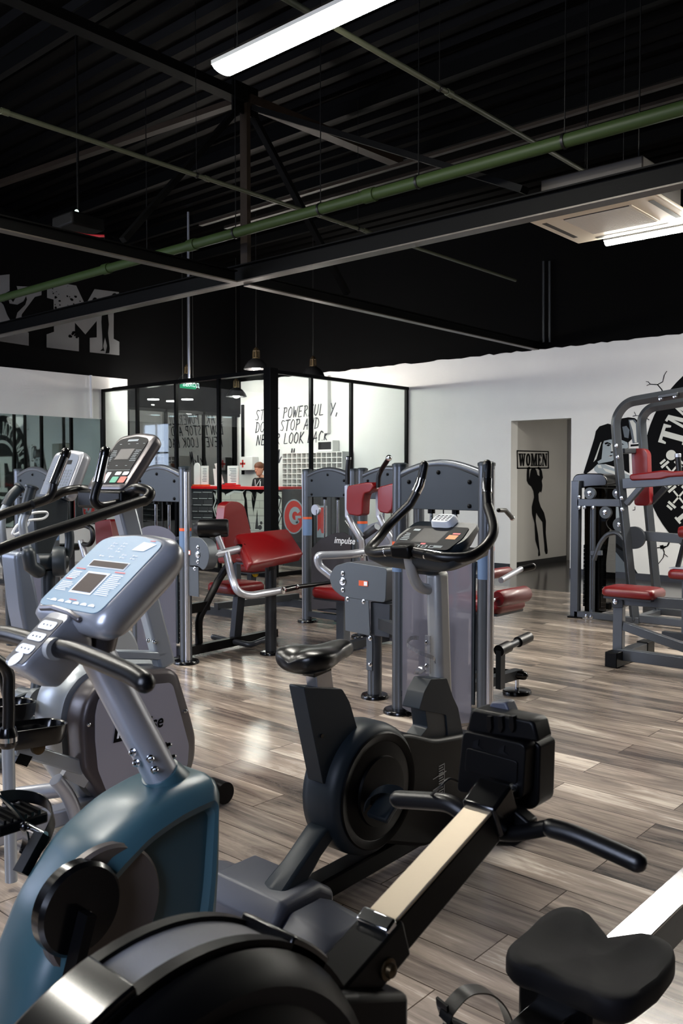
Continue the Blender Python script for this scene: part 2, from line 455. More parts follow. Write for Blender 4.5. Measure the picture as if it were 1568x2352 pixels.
def tile_mat():
    m = bpy.data.materials.new('dark_floor_tiles'); m.use_nodes = True
    nt = m.node_tree; N = nt.nodes.new; L = nt.links.new; b = nt.nodes['Principled BSDF']
    tc = N('ShaderNodeTexCoord'); br = N('ShaderNodeTexBrick'); br.offset = 0
    br.inputs['Scale'].default_value = 1; br.inputs['Brick Width'].default_value = .6; br.inputs['Row Height'].default_value = .6; br.inputs['Mortar Size'].default_value = .004
    br.inputs['Color1'].default_value = lin((60, 57, 55)); br.inputs['Color2'].default_value = lin((74, 70, 68)); br.inputs['Mortar'].default_value = lin((30, 28, 28))
    L(tc.outputs['Object'], br.inputs['Vector'])
    n = N('ShaderNodeTexNoise'); n.inputs['Scale'].default_value = 2.2; n.inputs['Detail'].default_value = 8; n.inputs['Distortion'].default_value = 2
    L(tc.outputs['Object'], n.inputs['Vector'])
    mx = N('ShaderNodeMix'); mx.data_type = 'RGBA'; mx.blend_type = 'MULTIPLY'; mx.inputs[0].default_value = .6
    L(br.outputs['Color'], mx.inputs[6]); L(n.outputs['Color'], mx.inputs[7]); L(mx.outputs[2], b.inputs['Base Color'])
    b.inputs['Roughness'].default_value = .16; return m
def plaster(name, rgb, rgb_hi, rough=.75, spec=.3):
    m = bpy.data.materials.new(name); m.use_nodes = True
    nt = m.node_tree; N = nt.nodes.new; L = nt.links.new; b = nt.nodes['Principled BSDF']
    tc = N('ShaderNodeTexCoord'); n = N('ShaderNodeTexNoise'); n.inputs['Scale'].default_value = 1.3; n.inputs['Detail'].default_value = 9; n.inputs['Roughness'].default_value = .6
    L(tc.outputs['Object'], n.inputs['Vector'])
    mx = N('ShaderNodeMix'); mx.data_type = 'RGBA'; mx.inputs[6].default_value = lin(rgb); mx.inputs[7].default_value = lin(rgb_hi)
    L(n.outputs['Fac'], mx.inputs[0]); L(mx.outputs[2], b.inputs['Base Color'])
    n2 = N('ShaderNodeTexNoise'); n2.inputs['Scale'].default_value = 45; n2.inputs['Detail'].default_value = 5; L(tc.outputs['Object'], n2.inputs['Vector'])
    bp = N('ShaderNodeBump'); bp.inputs['Strength'].default_value = .12; bp.inputs['Distance'].default_value = .01; L(n2.outputs['Fac'], bp.inputs['Height']); L(bp.outputs['Normal'], b.inputs['Normal'])
    b.inputs['Roughness'].default_value = rough; b.inputs['Specular IOR Level'].default_value = spec; return m
def deck_mat():
    m = bpy.data.materials.new('black_profiled_deck'); m.use_nodes = True
    nt = m.node_tree; b = nt.nodes['Principled BSDF']
    b.inputs['Base Color'].default_value = lin((4.5, 4, 4)); b.inputs['Roughness'].default_value = .45; b.inputs['Specular IOR Level'].default_value = .03
    return m
def trussmat():
    return M['truss']
M['wood'] = wood_mat(); M['tile'] = tile_mat()
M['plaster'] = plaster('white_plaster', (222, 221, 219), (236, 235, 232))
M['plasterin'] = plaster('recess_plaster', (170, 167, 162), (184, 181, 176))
M['blackwall'] = plaster('black_upper_wall_paint', (4, 4, 4.5), (5, 5, 6), .8, .06)
M['deck'] = deck_mat()
M['greywall'] = plaster('grey_back_room_paint', (118, 122, 126), (130, 134, 138))
M['base'] = mat('black_baseboard', (16, 15, 16), .4)

struct(B().span((XB - .2, YB - .2, -.1), (10.0, YW + .2, 0)), 'floor', 'wood', smooth=False)
struct(B().span((10.0, YB - .2, -.1), (18.0, 25.2, 0)), 'floor_tiles', 'tile', smooth=False)['label'] = 'dark tiled strip of floor along the mural wall'
# ceiling: trapezoidal deck, ribs along Y
cb = B(); xs = []; x = XB
prof = []
while x < XW + .3:
    prof += [(x, ZC), (x + .10, ZC), (x + .14, ZC - .06), (x + .24, ZC - .06)]; x += .28
ra = cb.ring([(p[0], YB - .2, p[1]) for p in prof]); rb = cb.ring([(p[0], YW + .2, p[1]) for p in prof]); cb.bridge(ra, rb, False)
struct(cb, 'ceiling', 'deck', smooth=False, fix=False)

DY0, DY1, DZ = 6.02, 7.03, 2.31     # doorway
wb = B()
wb.span((XW, YB, 0), (XW + .2, DY0, ZPA)).span((XW, DY0, DZ), (XW + .2, DY1, ZPA)).span((XW, DY1, 0), (XW + .2, YW + .2, ZPA))
struct(wb, 'wall_right', 'plaster', smooth=False)
struct(B().span((XW - .01, YB, ZPA), (XW + .2, YW + .2, ZC)), 'wall_right_upper', 'blackwall', smooth=False)
# ragged torn edge of the paint
eb = B(); rnd = random.Random(3); y = YB; pts = []
while y < YW:
    pts.append((XW - .012, y, ZPA - rnd.random() * .03)); y += .06 + rnd.random() * .12
top = [(p[0], p[1], ZPA + .02) for p in pts]
A = eb.ring(pts); A2 = eb.ring(top); eb.bridge(A, A2, False)
struct(eb, 'trim_1', 'blackwall', smooth=False, fix=False)
# recess behind the doorway
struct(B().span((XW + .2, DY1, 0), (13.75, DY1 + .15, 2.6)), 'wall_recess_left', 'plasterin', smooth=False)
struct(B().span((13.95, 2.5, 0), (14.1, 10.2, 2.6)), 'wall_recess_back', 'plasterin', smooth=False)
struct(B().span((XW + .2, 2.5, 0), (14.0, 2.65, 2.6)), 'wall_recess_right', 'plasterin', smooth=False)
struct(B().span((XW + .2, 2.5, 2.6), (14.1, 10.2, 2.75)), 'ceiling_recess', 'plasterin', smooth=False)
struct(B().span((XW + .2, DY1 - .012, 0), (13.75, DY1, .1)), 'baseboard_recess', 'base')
bb = B().span((XW - .012, YB, 0), (XW, DY0, .09)).span((XW - .012, DY1, 0), (XW, YW, .09))
struct(bb, 'baseboard_right', 'base')
# mirror wall
XE = 9.2
struct(B().span((XB, YW, 0), (XE, YW + .2, ZPB)), 'wall_left', 'plaster', smooth=False)
struct(B().span((XB, YW - .01, ZPB), (XW + .2, YW + .2, ZC)), 'wall_left_upper', 'blackwall', smooth=False)
struct(B().span((XE, YW, 2.72), (XW, YW + .2, ZPB)), 'trim_2', 'blackwall', smooth=False)
# walls behind the camera, with daylight windows in the one on the left
wins = [(.05, 1.6), (6.9, 8.3), (8.9, 10.4), (11.0, 12.6)]
wb = B(); prev = YB
for a, b_ in wins:
    wb.span((XB - .2, prev, 0), (XB, a, ZC)); wb.span((XB - .2, a, 0), (XB, b_, 1.1)); wb.span((XB - .2, a, 3.4), (XB, b_, ZC)); prev = b_
wb.span((XB - .2, prev, 0), (XB, YW + .2, ZC))
struct(wb, 'wall_back', 'blackwall', smooth=False)
for i, (a, b_) in enumerate(wins):
    fr = B()
    for y0 in (a, (a + b_) / 2 - .03, b_ - .06): fr.span((XB - .12, y0, 1.1), (XB - .04, y0 + .06, 3.4))
    for z0 in (1.1, 2.3, 3.34): fr.span((XB - .12, a, z0), (XB - .04, b_, z0 + .06))
    w = struct(fr, 'window_%d' % (i + 1), 'silver', smooth=False)
    p = B().span((XB - .11, a + .05, 1.15), (XB - .09, b_ - .05, 3.35)).build('window_pane', 'pane', w, smooth=False)
struct(B().span((XB - .2, YB - .2, 0), (XW + .2, YB, ZC)), 'wall_front', 'blackwall', smooth=False)
# back room behind the dark glass
struct(B().span((6.0, 25.0, 0), (XW + 6, 25.15, 2.8)), 'wall_back_room', 'greywall', smooth=False)
struct(B().span((6.0, YW + .2, 2.78), (XW + 6, 25.0, 2.9)), 'ceiling_back_room', 'blackwall', smooth=False)
struct(B().span((6.0, YW + .2, 0), (6.15, 25.1, 2.8)), 'wall_back_room_left', 'greywall', smooth=False)
struct(B().span((XW + 5.9, YW + .2, 0), (XW + 6.05, 25.1, 2.8)), 'wall_back_room_right', 'greywall', smooth=False)
struct(B().span((6.0, YW + .2, -.1), (10.0, 25.1, 0)), 'floor_back_room', 'tile', smooth=False)
# dark glazed front of the back room, acts as a weak mirror
M['darkglass'] = glassmat('dark_partition_glass', (120, 128, 132), .16)
gp = B()
for x0 in (XE, 10.05, 10.95, XW - .13): gp.span((x0, YW + .02, 0), (x0 + .05, YW + .08, 2.72))
gp.span((XE, YW + .02, 2.66), (XW, YW + .08, 2.72))
w = struct(gp, 'window_5', 'mullion', smooth=False)
B().span((XE + .02, YW + .045, .02), (XW - .1, YW + .055, 2.68)).build('window_pane', 'darkglass', w, smooth=False)
wb = B(); o = struct(wb.span((10.0, 24.95, 1.0), (11.6, 24.99, 2.3)), 'window_6', 'silver', smooth=False)
B().span((10.05, 24.93, 1.05), (11.55, 24.96, 2.25)).build('window_pane', M['pane'], o, smooth=False)

# ------------------------------------------------------------------ reception glass partition
def mull(b, x, y, w=.05, z1=ZG): b.span((x - w / 2, y - w / 2, 0), (x + w / 2, y + w / 2, z1))
gl = thing('glass_partition', 'black framed glass partition, long run facing the machines left of the corner post', 'glass partition', (XG, 11.1, 0))
ys = [PX(px, 1000, XG).y for px in (238, 316, 405, 503)]
fb = B()
for yy in ys: mull(fb, XG, yy)
fb.span((XG - .03, YG, ZG - .05), (XG + .03, ys[0], ZG)); fb.span((XG - .03, YG, 0), (XG + .03, ys[0], .06))
fb.build('frame', 'mullion', gl, smooth=False)
edges = [YG + .07] + sorted(ys)
for a, b_ in zip(edges[:-1], edges[1:]):
    B().span((XG - .005, a + .02, .05), (XG + .005, b_ - .02, ZG - .05)).build('pane', 'glass', gl, smooth=False)
B().span((XG - .07, YG - .07, 0), (XG + .09, YG + .07, ZG + .02)).build('corner_post', 'mullion', gl, smooth=False, bevel=.004)
gr = thing('glass_partition', 'black framed glass partition running from the corner post to the white wall', 'glass partition', (10.3, YG, 0))
xs = [PY(px, 1000, YG).x for px in (714, 806)] + [XW - .03]
fb = B()
for xx in xs: mull(fb, xx, YG)
fb.span((XG + .08, YG - .03, ZG - .05), (XW, YG + .03, ZG)); fb.span((XG + .08, YG - .03, 0), (XW, YG + .03, .06))
fb.build('frame', 'mullion', gr, smooth=False)
edges = [XG + .09] + xs
for a, b_ in zip(edges[:-1], edges[1:]):
    B().span((a + .02, YG - .005, .05), (b_ - .02, YG + .005, ZG - .05)).build('pane', 'glass', gr, smooth=False)

# mirror on the left wall
mr = thing('wall_mirror', 'large frameless wall mirror on the white wall at the left, reflecting the round logo', 'mirror', (6.2, YW, .63))
B().span((3.5, YW - .012, .63), (PY(234, 1000, YW).x, YW - .002, 2.45)).build('mirror_glass', 'mirror', mr, smooth=False)
o = B().tube([(PY(205, 868, YW).x, YW - .05, 3.19), (PY(207, 960, YW).x, YW - .05, 2.46)], .022).build('pipe', 'plaster'); tag(o, 'thin white painted pipe running down the wall above the mirror', 'pipe')

# ------------------------------------------------------------------ steel roof structure
def ibeam(t, a, c, h, w, th=.012):
    a, c = V(a), V(c)
    b = B(); b.beam(a + V((0, 0, h - th / 2)), c + V((0, 0, h - th / 2)), w, th); b.beam(a + V((0, 0, h / 2)), c + V((0, 0, h / 2)), th, h - 2 * th)
    b.build('web', 'trussdark', t, smooth=False)
    B().beam(a + V((0, 0, th / 2)), c + V((0, 0, th / 2)), w, th).build('bottom_flange', 'flange', t, smooth=False)
bt1 = thing('steel_beam', 'dark steel beam crossing the hall from lower left to upper right', 'beam', (5.93, 5, 3.37))
ibeam(bt1, (5.93, YB, 3.37), (5.93, YW, 3.37), .17, .12)
bt2 = thing('steel_beam', 'dark steel beam descending left to right to the top of the white wall', 'beam', (5, 6.6, 3.36))
ibeam(bt2, (XB, 6.6, 3.36), (5.85, 6.6, 3.36), .12, .09); ibeam(bt2, (6.01, 6.6, 3.36), (XW, 6.6, 3.36), .12, .09)
tr = thing('roof_truss', 'steel roof truss above the beam crossing with braces meeting at one node', 'truss', (6.0, 6.6, 3.5))
HUB = V((6.0, 6.6, 5.2))
B().beam((6.0, 6.6, 3.56), (6.0, 6.6, 5.2), .10, .05, (1, 0, 0)).build('post', 'truss', tr, smooth=False)
for e, nm, mt in (((8.5, 6.6, 5.25), 'top_chord', 'truss'), ((-1.5, 6.6, 5.25), 'top_chord', 'trussdark')):  # left chord in darker steel: shade away from the lamp, painted in
    B().beam(HUB + V((.02 if e[0] > 6 else -.02, 0, 0)), e, .14, .09).build(nm, mt, tr, smooth=False)
for e in ((4.55, 6.6, 3.52), (7.55, 6.6, 3.52)):
    B().beam(HUB + V((-.08 if e[0] < 6 else .08, 0, -.1)), e, .07, .05).build('brace', 'trussdark', tr, smooth=False)
B().beam(HUB + V((-.05, .1, -.02)), (5.93, 12.8, 5.5), .09, .06).build('brace', 'truss', tr, smooth=False)
B().beam(HUB + V((.05, -.1, -.1)), (5.93, 3.4, 3.6), .10, .05).build('brace', 'trussdark', tr, smooth=False)
B().box(HUB, (.34, .02, .3)).build('gusset_plate', 'trussdark', tr, smooth=False)
for i, xx in enumerate((1.4, 2.9, 4.4, 7.4, 8.9, 10.4)):
    o = B().beam((xx, YB, 5.5), (xx, YW, 5.5), .07, .14).build('purlin', 'trussdark', smooth=False)
    tag(o, 'black roof purlin running under the dark ceiling deck', 'purlin', 'roof purlins')
# cable trays / thin rails hanging below the deck
for i, (xx, zz) in enumerate(((6.9, 4.5), (7.3, 4.55), (7.7, 4.6))):
    o = B().beam((xx, 2.2, zz), (xx, 8.4, zz), .05, .03).build('conduit', 'truss', smooth=False)
    tag(o, 'thin metal conduit rail high under the roof near the truss', 'conduit', 'conduit rails under the roof')
# pipes
gx, gz = 5.61, 3.75
gpipe = thing('green_pipe', 'thick green sprinkler pipe crossing under the roof', 'pipe', (gx, 5, gz))
B().tube([(gx, YB, gz), (gx, 12.9, gz)], .047, 18).build('pipe_run', 'green', gpipe)
for yy in (1.9, 4.6, 6.9, 8.4): B().tube([(gx, yy, gz), (gx, yy + .11, gz)], .058, 18).build('pipe_joint', 'green', gpipe)
for yy in (2.0, 2.9, 4.15, 5.2, 6.3, 7.7):
    B().tube([(gx, yy, gz), (gx, yy + .02, gz)], .055, 18).cyl((gx, yy + .01, gz), (gx, yy + .01, 5.6), .005, seg=6).build('hanger', 'blackmetal', gpipe)
for yy, lab, x0, x1 in ((3.54, 'thin olive pipe passing behind the bright ceiling lamp', XB, 9.5), (6.15, 'thin olive pipe entering at the left edge below the roof', XB, 10.5)):
    t = thing('thin_pipe', lab, 'pipe', (4, yy, 4.1))
    B().tube([(x0, yy, 4.1), (x1, yy, 4.1)], .019, 10).build('pipe_run', 'greenthin', t)
    for xx in (3.1, 5.0, 7.2):
        B().tube([(xx, yy, 4.1), (xx + .02, yy, 4.1)], .026, 10).cyl((xx + .01, yy, 4.1), (xx + .01, yy, 5.6), .003, seg=6).build('hanger', 'blackmetal', t)
        B().tube([(xx + .1, yy, 4.1), (xx + .16, yy, 4.1)], .025, 10).build('pipe_joint', 'greenthin', t)
# ceiling lamps
def led(x, y0, y1, z, w, lab, hang=True):
    t = thing('ceiling_lamp', lab, 'lamp', (x, (y0 + y1) / 2, z))
    b = B(); n = 9
    pr = [(x + w / 2 * math.cos(PI * k / n), z - .035 * math.sin(PI * k / n)) for k in range(n + 1)]
    b.prism([(p[0], y0 + .01, p[1]) for p in pr], (0, y1 - y0 - .02, 0)); b.build('diffuser', 'led', t)
    B().span((x - w / 2, y0, z), (x + w / 2, y1, z + .025)).build('housing', 'lampbody', t, smooth=False)
    if hang:
        for yy in (y0 + .15, y1 - .15): B().cyl((x, yy, z + .025), (x, yy, 5.6), .003, seg=6).build('hanging_wire', 'rope', t)
    return t
led(3.64, 2.86, 4.22, 3.96, .165, 'long bright linear lamp at the top of the picture')
led(7.0, 1.75, 3.25, 3.40, .075, 'slim bright linear lamp below the ceiling air conditioner')
led(.4, 3.4, 4.8, 4.0, .15, 'linear ceiling lamp above the cardio machines')
led(9.2, -1.4, 2.4, 3.4, .22, 'added unseen linear lamp near the mural wall')  # added out of frame to brighten the mural wall
led(-.6, 7.2, 8.6, 4.0, .15, 'added unseen linear lamp by the windows')  # unseen fixture, added as extra light for the hall
led(2.0, 5.0, 6.4, 4.0, .15, 'added unseen linear lamp over the left row of machines')  # added outside the view to lift the floor in the middle
led(2.0, 7.4, 8.8, 4.0, .15, 'added unseen linear lamp before the mirror wall')  # extra lamp kept out of view, added to brighten the left floor
led(13.0, 4.2, 4.7, 2.58, .12, 'short ceiling lamp inside the doorway recess', False)
# air conditioner cassette
ac = thing('air_conditioner', 'cream ceiling cassette air conditioner with a square slotted grille', 'air conditioner', (6.45, 2.95, 3.4))
x0, x1, y0, y1, z = 5.98, 6.91, 2.45, 3.45, 3.4
B().span((x0, y0, z), (x1, y1, z + .035)).build('panel', 'acwhite', ac, bevel=.012)
B().span((x0 + .1, y0 + .1, z + .035), (x1 - .1, y1 - .1, z + .3)).build('body', 'acdark', ac, bevel=.01)
g = B(); n = 34
for i in range(n):
    xx = x0 + .22 + (x1 - x0 - .44) * i / (n - 1); g.span((xx - .003, y0 + .24, z - .008), (xx + .003, y1 - .24, z))
g.span((x0 + .2, y0 + .22, z - .006), (x1 - .2, y0 + .24, z)); g.span((x0 + .2, y1 - .24, z - .006), (x1 - .2, y1 - .22, z))
g.build('grille', 'acwhite', ac, smooth=False)
B().span((x0 + .2, y0 + .24, z - .002), (x1 - .2, y1 - .24, z + .001)).build('grille_opening', 'acdark', ac, smooth=False)
for a, b_ in (((x0 + .06, y0 + .2), (x0 + .10, y1 - .2)), ((x1 - .10, y0 + .2), (x1 - .06, y1 - .2)), ((x0 + .2, y0 + .06), (x1 - .2, y0 + .10)), ((x0 + .2, y1 - .10), (x1 - .2, y1 - .06))):
    B().span((a[0], a[1], z - .002), (b_[0], b_[1], z + .001)).build('air_slot', 'acdark', ac, smooth=False)
for xx, yy in ((x0 + .15, y0 + .15), (x1 - .15, y1 - .15)): B().cyl((xx, yy, z + .3), (xx, yy, 5.6), .006, seg=6).build('hanging_rod', 'blackmetal', ac)
# security camera-like dark unit left of the green pipe
pj = thing('ceiling_projector', 'small dark unit with a striped lower edge hanging under the roof at left', 'projector', tuple(PD(180, 540, 8)))
c = PD(180, 515, 8.0)
B().box(c, (.34, .34, .12)).build('body', 'trussdark', pj, bevel=.02)
e0, e1, e2 = PD(122, 526, 7.9), PD(170, 545, 7.9), PD(240, 550, 7.9)
B().tube(spline([e0, e1, e2], 6), .009, 6).build('edge_strip', 'white', pj)
B().tube([p + V((0, 0, .03)) for p in spline([e1 + V((0,0,.01)), PD(205, 549, 7.9), e2], 5)], .012, 6).build('edge_strip', mat('dark_red_strip', (140, 20, 30), .5), pj)
B().ball(PD(176, 486, 7.9), .018).build('lens', M['exitw'], pj)
B().cyl(c, (c.x, c.y, 5.6), .012, seg=8).build('hanging_rod', 'trussdark', pj)
# thin drop tube left of the pendants
p = PY(433, 640, 11.0); q = PY(434, 868, 11.0)
o = B().tube([(p.x, p.y, 5.6), q], .018, 8).build('drop_pipe', 'silver'); tag(o, 'thin pale vertical pipe hanging down in front of the black wall', 'pipe')
for px in (1248, 1262):
    o = B().tube([PX(px, 600, XW - .05), PX(px, 786, XW - .05)], .02, 8).build('wall_conduit', 'framed'); tag(o, 'dark vertical conduit on the black wall above the doorway', 'conduit', 'dark conduits above the doorway')

# ------------------------------------------------------------------ wall graphics
def poly(b, pts, fn, k): b.flat([fn(x, y, k) for x, y in pts])
# big YM lettering on the mirror wall (the G in front of it is out of frame)
ym = thing('wall_lettering', 'large distressed grey letters YM painted on the black upper wall', 'wall lettering', tuple(PY(150, 800, YW - .015)))
YL = YW - .016
b = B()
poly(b, [(-70, 640), (22, 630), (22, 668), (14, 672), (30, 694), (43, 672), (38, 657), (96, 660), (95, 678), (80, 682), (50, 722), (48, 748), (52, 758), (66, 764), (66, 794), (-60, 775), (-60, 745), (-30, 742), (-30, 725), (-50, 680), (-70, 676)], PY, YL)
b.build('letter', 'letgrey', ym, smooth=False, fix=False)
b = B()
poly(b, [(108, 655), (135, 649), (175, 656), (196, 701), (217, 664), (273, 671), (273, 703), (261, 706), (261, 778), (274, 785), (274, 816), (206, 809), (206, 776), (222, 775), (222, 737), (196, 768), (172, 741), (172, 770), (181, 775), (181, 807), (107, 798), (107, 768), (124, 762), (123, 688), (108, 684)], PY, YL)
b.build('letter', 'letgrey', ym, smooth=False, fix=False)
YL2 = YW - .020
b = B(); rnd = random.Random(5)
for i in range(34):
    cx_, cy_ = rnd.uniform(118, 185), rnd.uniform(655, 730); r_ = rnd.uniform(.8, 3.2)
    poly(b, [(cx_ + r_ * rnd.uniform(.6, 1.3) * math.cos(a * PI / 4), cy_ + r_ * rnd.uniform(.6, 1.3) * math.sin(a * PI / 4)) for a in range(8)], PY, YL2)
for i in range(10):
    cx_, cy_ = rnd.uniform(158, 185), rnd.uniform(762, 776); r_ = rnd.uniform(2, 4)
    poly(b, [(cx_ + r_ * math.cos(a * PI / 4), cy_ + r_ * math.sin(a * PI / 4)) for a in range(8)], PY, YL2)
b.build('paint_splatter', 'blackwall', ym, smooth=False, fix=False)
# dancer silhouette on the Y, weightlifter on the M
b = B()
poly(b, [(10, 676), (16, 679), (20, 690), (22, 697), (40, 700), (54, 692), (60, 680), (62, 688), (58, 700), (40, 718), (34, 740), (33, 770), (28, 768), (26, 740), (16, 722), (8, 700), (0, 692), (0, 688), (10, 694), (8, 684)], PY, YL2)
poly(b, [(218 + 6 * math.cos(a), 691 + 8 * math.sin(a)) for a in [k * PI / 6 for k in range(12)]], PY, YL2)
poly(b, [(263 + 7 * math.cos(a), 682 + 9 * math.sin(a)) for a in [k * PI / 6 for k in range(12)]], PY, YL2)
poly(b, [(222, 688), (258, 682), (258, 685), (222, 691)], PY, YL2)
poly(b, [(230, 688), (234, 688), (238, 704), (242, 702), (247, 704), (249, 686), (252, 686), (252, 708), (247, 715), (250, 745), (248, 765), (252, 800), (251, 811), (242, 812), (246, 795), (241, 775), (237, 795), (240, 806), (230, 806), (236, 800), (235, 770), (233, 740), (235, 712)], PY, YL2)
b.build('silhouette', 'blackwall', ym, smooth=False, fix=False)

# WOMEN sign with dancer
XL = DY1 - .004
ws = thing('painted_door_sign', 'black stencil WOMEN sign held up by a long-haired figure silhouette in the doorway', 'sign', tuple(PY(1235, 1280, XL)))
b = B()
for q in ([(1186, 1034), (1260, 1036), (1260, 1038.5), (1186, 1037)], [(1186, 1074), (1260, 1073.5), (1260, 1076.5), (1187, 1077)], [(1186, 1034), (1188.5, 1034), (1189.5, 1077), (1187, 1077)], [(1257.5, 1036), (1260, 1036), (1260.5, 1076), (1258, 1076)]): poly(b, q, PY, XL)
b.build('frame', 'paintblack', ws, smooth=False, fix=False)
def slab(b, ch, x0, y0, w, h, T):
    """slab-serif capitals from polygons in a unit box; T maps (x,y) to a point"""
    S = {'W': [[(0,1),(.34,1),(.34,.9),(.27,.9),(.36,.3),(.47,.8),(.42,1),(.58,1),(.73,.3),(.8,.9),(.72,.9),(.72,1),(1,1),(1,.9),(.93,.9),(.76,0),(.62,0),(.5,.55),(.38,0),(.24,0),(.08,.9),(0,.9)]],
         'O': 'ring', 'M': [[(0,0),(.3,0),(.3,.1),(.22,.1),(.22,.72),(.42,0),(.54,0),(.74,.72),(.74,.1),(.64,.1),(.64,0),(1,0),(1,.1),(.93,.1),(.93,.9),(1,.9),(1,1),(.72,1),(.52,.32),(.3,1),(0,1),(0,.9),(.1,.9),(.1,.1),(0,.1)]],
         'E': [[(0,0),(.95,0),(.95,.28),(.88,.28),(.8,.1),(.4,.1),(.4,.45),(.55,.45),(.6,.36),(.67,.36),(.67,.66),(.6,.66),(.55,.56),(.4,.56),(.4,.9),(.78,.9),(.86,.74),(.93,.74),(.93,1),(0,1),(0,.9),(.12,.9),(.12,.1),(0,.1)]],
         'F': [[(0,0),(.55,0),(.55,.1),(.4,.1),(.4,.45),(.55,.45),(.6,.36),(.67,.36),(.67,.66),(.6,.66),(.55,.56),(.4,.56),(.4,.9),(.78,.9),(.86,.74),(.93,.74),(.93,1),(0,1),(0,.9),(.12,.9),(.12,.1),(0,.1)]],
         'N': [[(0,0),(.3,0),(.3,.1),(.2,.1),(.2,.75),(.72,0),(.9,0),(.9,.9),(1,.9),(1,1),(.7,1),(.7,.9),(.8,.9),(.8,.3),(.34,1),(0,1),(0,.9),(.1,.9),(.1,.1),(0,.1)]],
         'T': [[(.2,0),(.8,0),(.8,.1),(.65,.1),(.65,.88),(.82,.88),(.9,.7),(1,.7),(1,1),(0,1),(0,.7),(.1,.7),(.18,.88),(.35,.88),(.35,.1),(.2,.1)]],
         'I': [[(.15,0),(.85,0),(.85,.1),(.65,.1),(.65,.9),(.85,.9),(.85,1),(.15,1),(.15,.9),(.35,.9),(.35,.1),(.15,.1)]],
         'G': [[(1,.66),(1,.95),(.9,.95),(.86,.88),(.5,1),(.12,.85),(0,.5),(.12,.15),(.5,0),(.85,.08),(.85,.38),(.98,.38),(.98,.48),(.5,.48),(.5,.38),(.6,.38),(.6,.12),(.42,.14),(.3,.3),(.28,.5),(.32,.72),(.5,.88),(.78,.8),(.9,.66)]],
         'Y': [[(.25,0),(.75,0),(.75,.1),(.62,.1),(.62,.42),(.9,.9),(1,.9),(1,1),(.66,1),(.66,.9),(.74,.9),(.54,.54),(.34,.9),(.42,.9),(.42,1),(0,1),(0,.9),(.1,.9),(.38,.42),(.38,.1),(.25,.1)]],
         'S': [[(.05,.0),(.15,0),(.2,.08),(.5,0),(.85,.06),(.95,.28),(.85,.5),(.4,.64),(.32,.78),(.5,.9),(.75,.84),(.85,.68),(.95,.68),(.95,.98),(.85,.98),(.8,.92),(.5,1),(.15,.93),(.05,.72),(.15,.52),(.6,.38),(.68,.24),(.5,.1),(.25,.16),(.14,.34),(.05,.34)]]}
    s = S[ch]
    if s == 'ring':
        n = 20
        o_ = [(.5 + .5 * math.cos(2*PI*k/n), .5 + .5 * math.sin(2*PI*k/n)) for k in range(n)]; i_ = [(.5 + .2 * math.cos(2*PI*k/n), .5 + .36 * math.sin(2*PI*k/n)) for k in range(n)]
        A = b.ring([T(x0 + p[0]*w, y0 + p[1]*h) for p in o_]); C = b.ring([T(x0 + p[0]*w, y0 + p[1]*h) for p in i_]); b.bridge(A, C)
    else:
        for q in s: b.flat([T(x0 + p[0]*w, y0 + p[1]*h) for p in q])
b = B(); xx = 1190.5
for ch, wd in (('W', 17), ('O', 11), ('M', 16), ('E', 10), ('N', 12.5)):
    slab(b, ch, xx, -1070.5, wd - 1.6, 29, lambda x, y: PY(x, -y, XL)); slab(b, ch, xx + 1.0, -1070.5, wd - 1.6, 29, lambda x, y: PY(x, -y, XL - .0004)); xx += wd
b.build('lettering', 'paintblack', ws, smooth=False, fix=False)
b = B()
body = [(1209,1076),(1214,1076),(1213,1095),(1217,1104),(1216,1112),(1222,1120)]
def Z(x, y): return (1140 + x / 3.6636, 760 + y / 3.6636)
fig = [Z(*p) for p in [(258,1150),(275,1142),(285,1150),(276,1168),(275,1250),(288,1170),(300,1155),(322,1152),(336,1175),(345,1212),(362,1222),(360,1172),(340,1155),(352,1142),(368,1152),(382,1180),(390,1235),(380,1262),(386,1300),(382,1340),(374,1362),(366,1352),(352,1372),(356,1430),(372,1480),(400,1530),(416,1600),(414,1700),(420,1760),(430,1850),(428,1875),(414,1878),(404,1850),(402,1800),(392,1700),(386,1610),(350,1560),(333,1530),(330,1600),(350,1720),(358,1800),(368,1890),(352,1897),(350,1880),(352,1850),(326,1760),(320,1620),(298,1540),(296,1480),(316,1400),(310,1350),(292,1310),(268,1290),(254,1262),(254,1200)]]
poly(b, fig, PY, XL); b.build('figure', 'paintblack', ws, smooth=False, fix=False)

# round logo mural on the wall
YC, ZCN, RL = 3.42, 1.66, 1.50
LX = XW - .006
lg = thing('wall_logo', 'huge round black and white gym logo painted on the white wall at right', 'wall logo', (LX, YC, .16))
def LP(a, r, dx=0): a = math.radians(a); return V((LX - dx, YC - r * math.cos(a), ZCN + r * math.sin(a)))   # a measured as seen from the hall
b = B(); n = 72
A = b.ring([LP(k * 5, RL) for k in range(n)]); C = b.ring([LP(k * 5, .82) for k in range(n)]); b.bridge(A, C)
b.flat([LP(k * 5, .74, .001) for k in range(n)])
b.build('black_ring', 'paintblack', lg, smooth=False, fix=False)
b = B(); A = b.ring([LP(k * 5, .80, .001) for k in range(n)]); C = b.ring([LP(k * 5, .75, .001) for k in range(n)]); b.bridge(A, C)
def onring(ch, adeg, w, h, r):
    a = math.radians(adeg); rad = V((0, -math.cos(a), math.sin(a))); tan = V((0, -math.sin(a), -math.cos(a)))
    o_ = V((LX - .003, YC, ZCN)) + rad * (r - h / 2) - tan * (w / 2)
    slab(b, ch, 0, 0, w, h, lambda x, y: o_ + tan * x + rad * y)
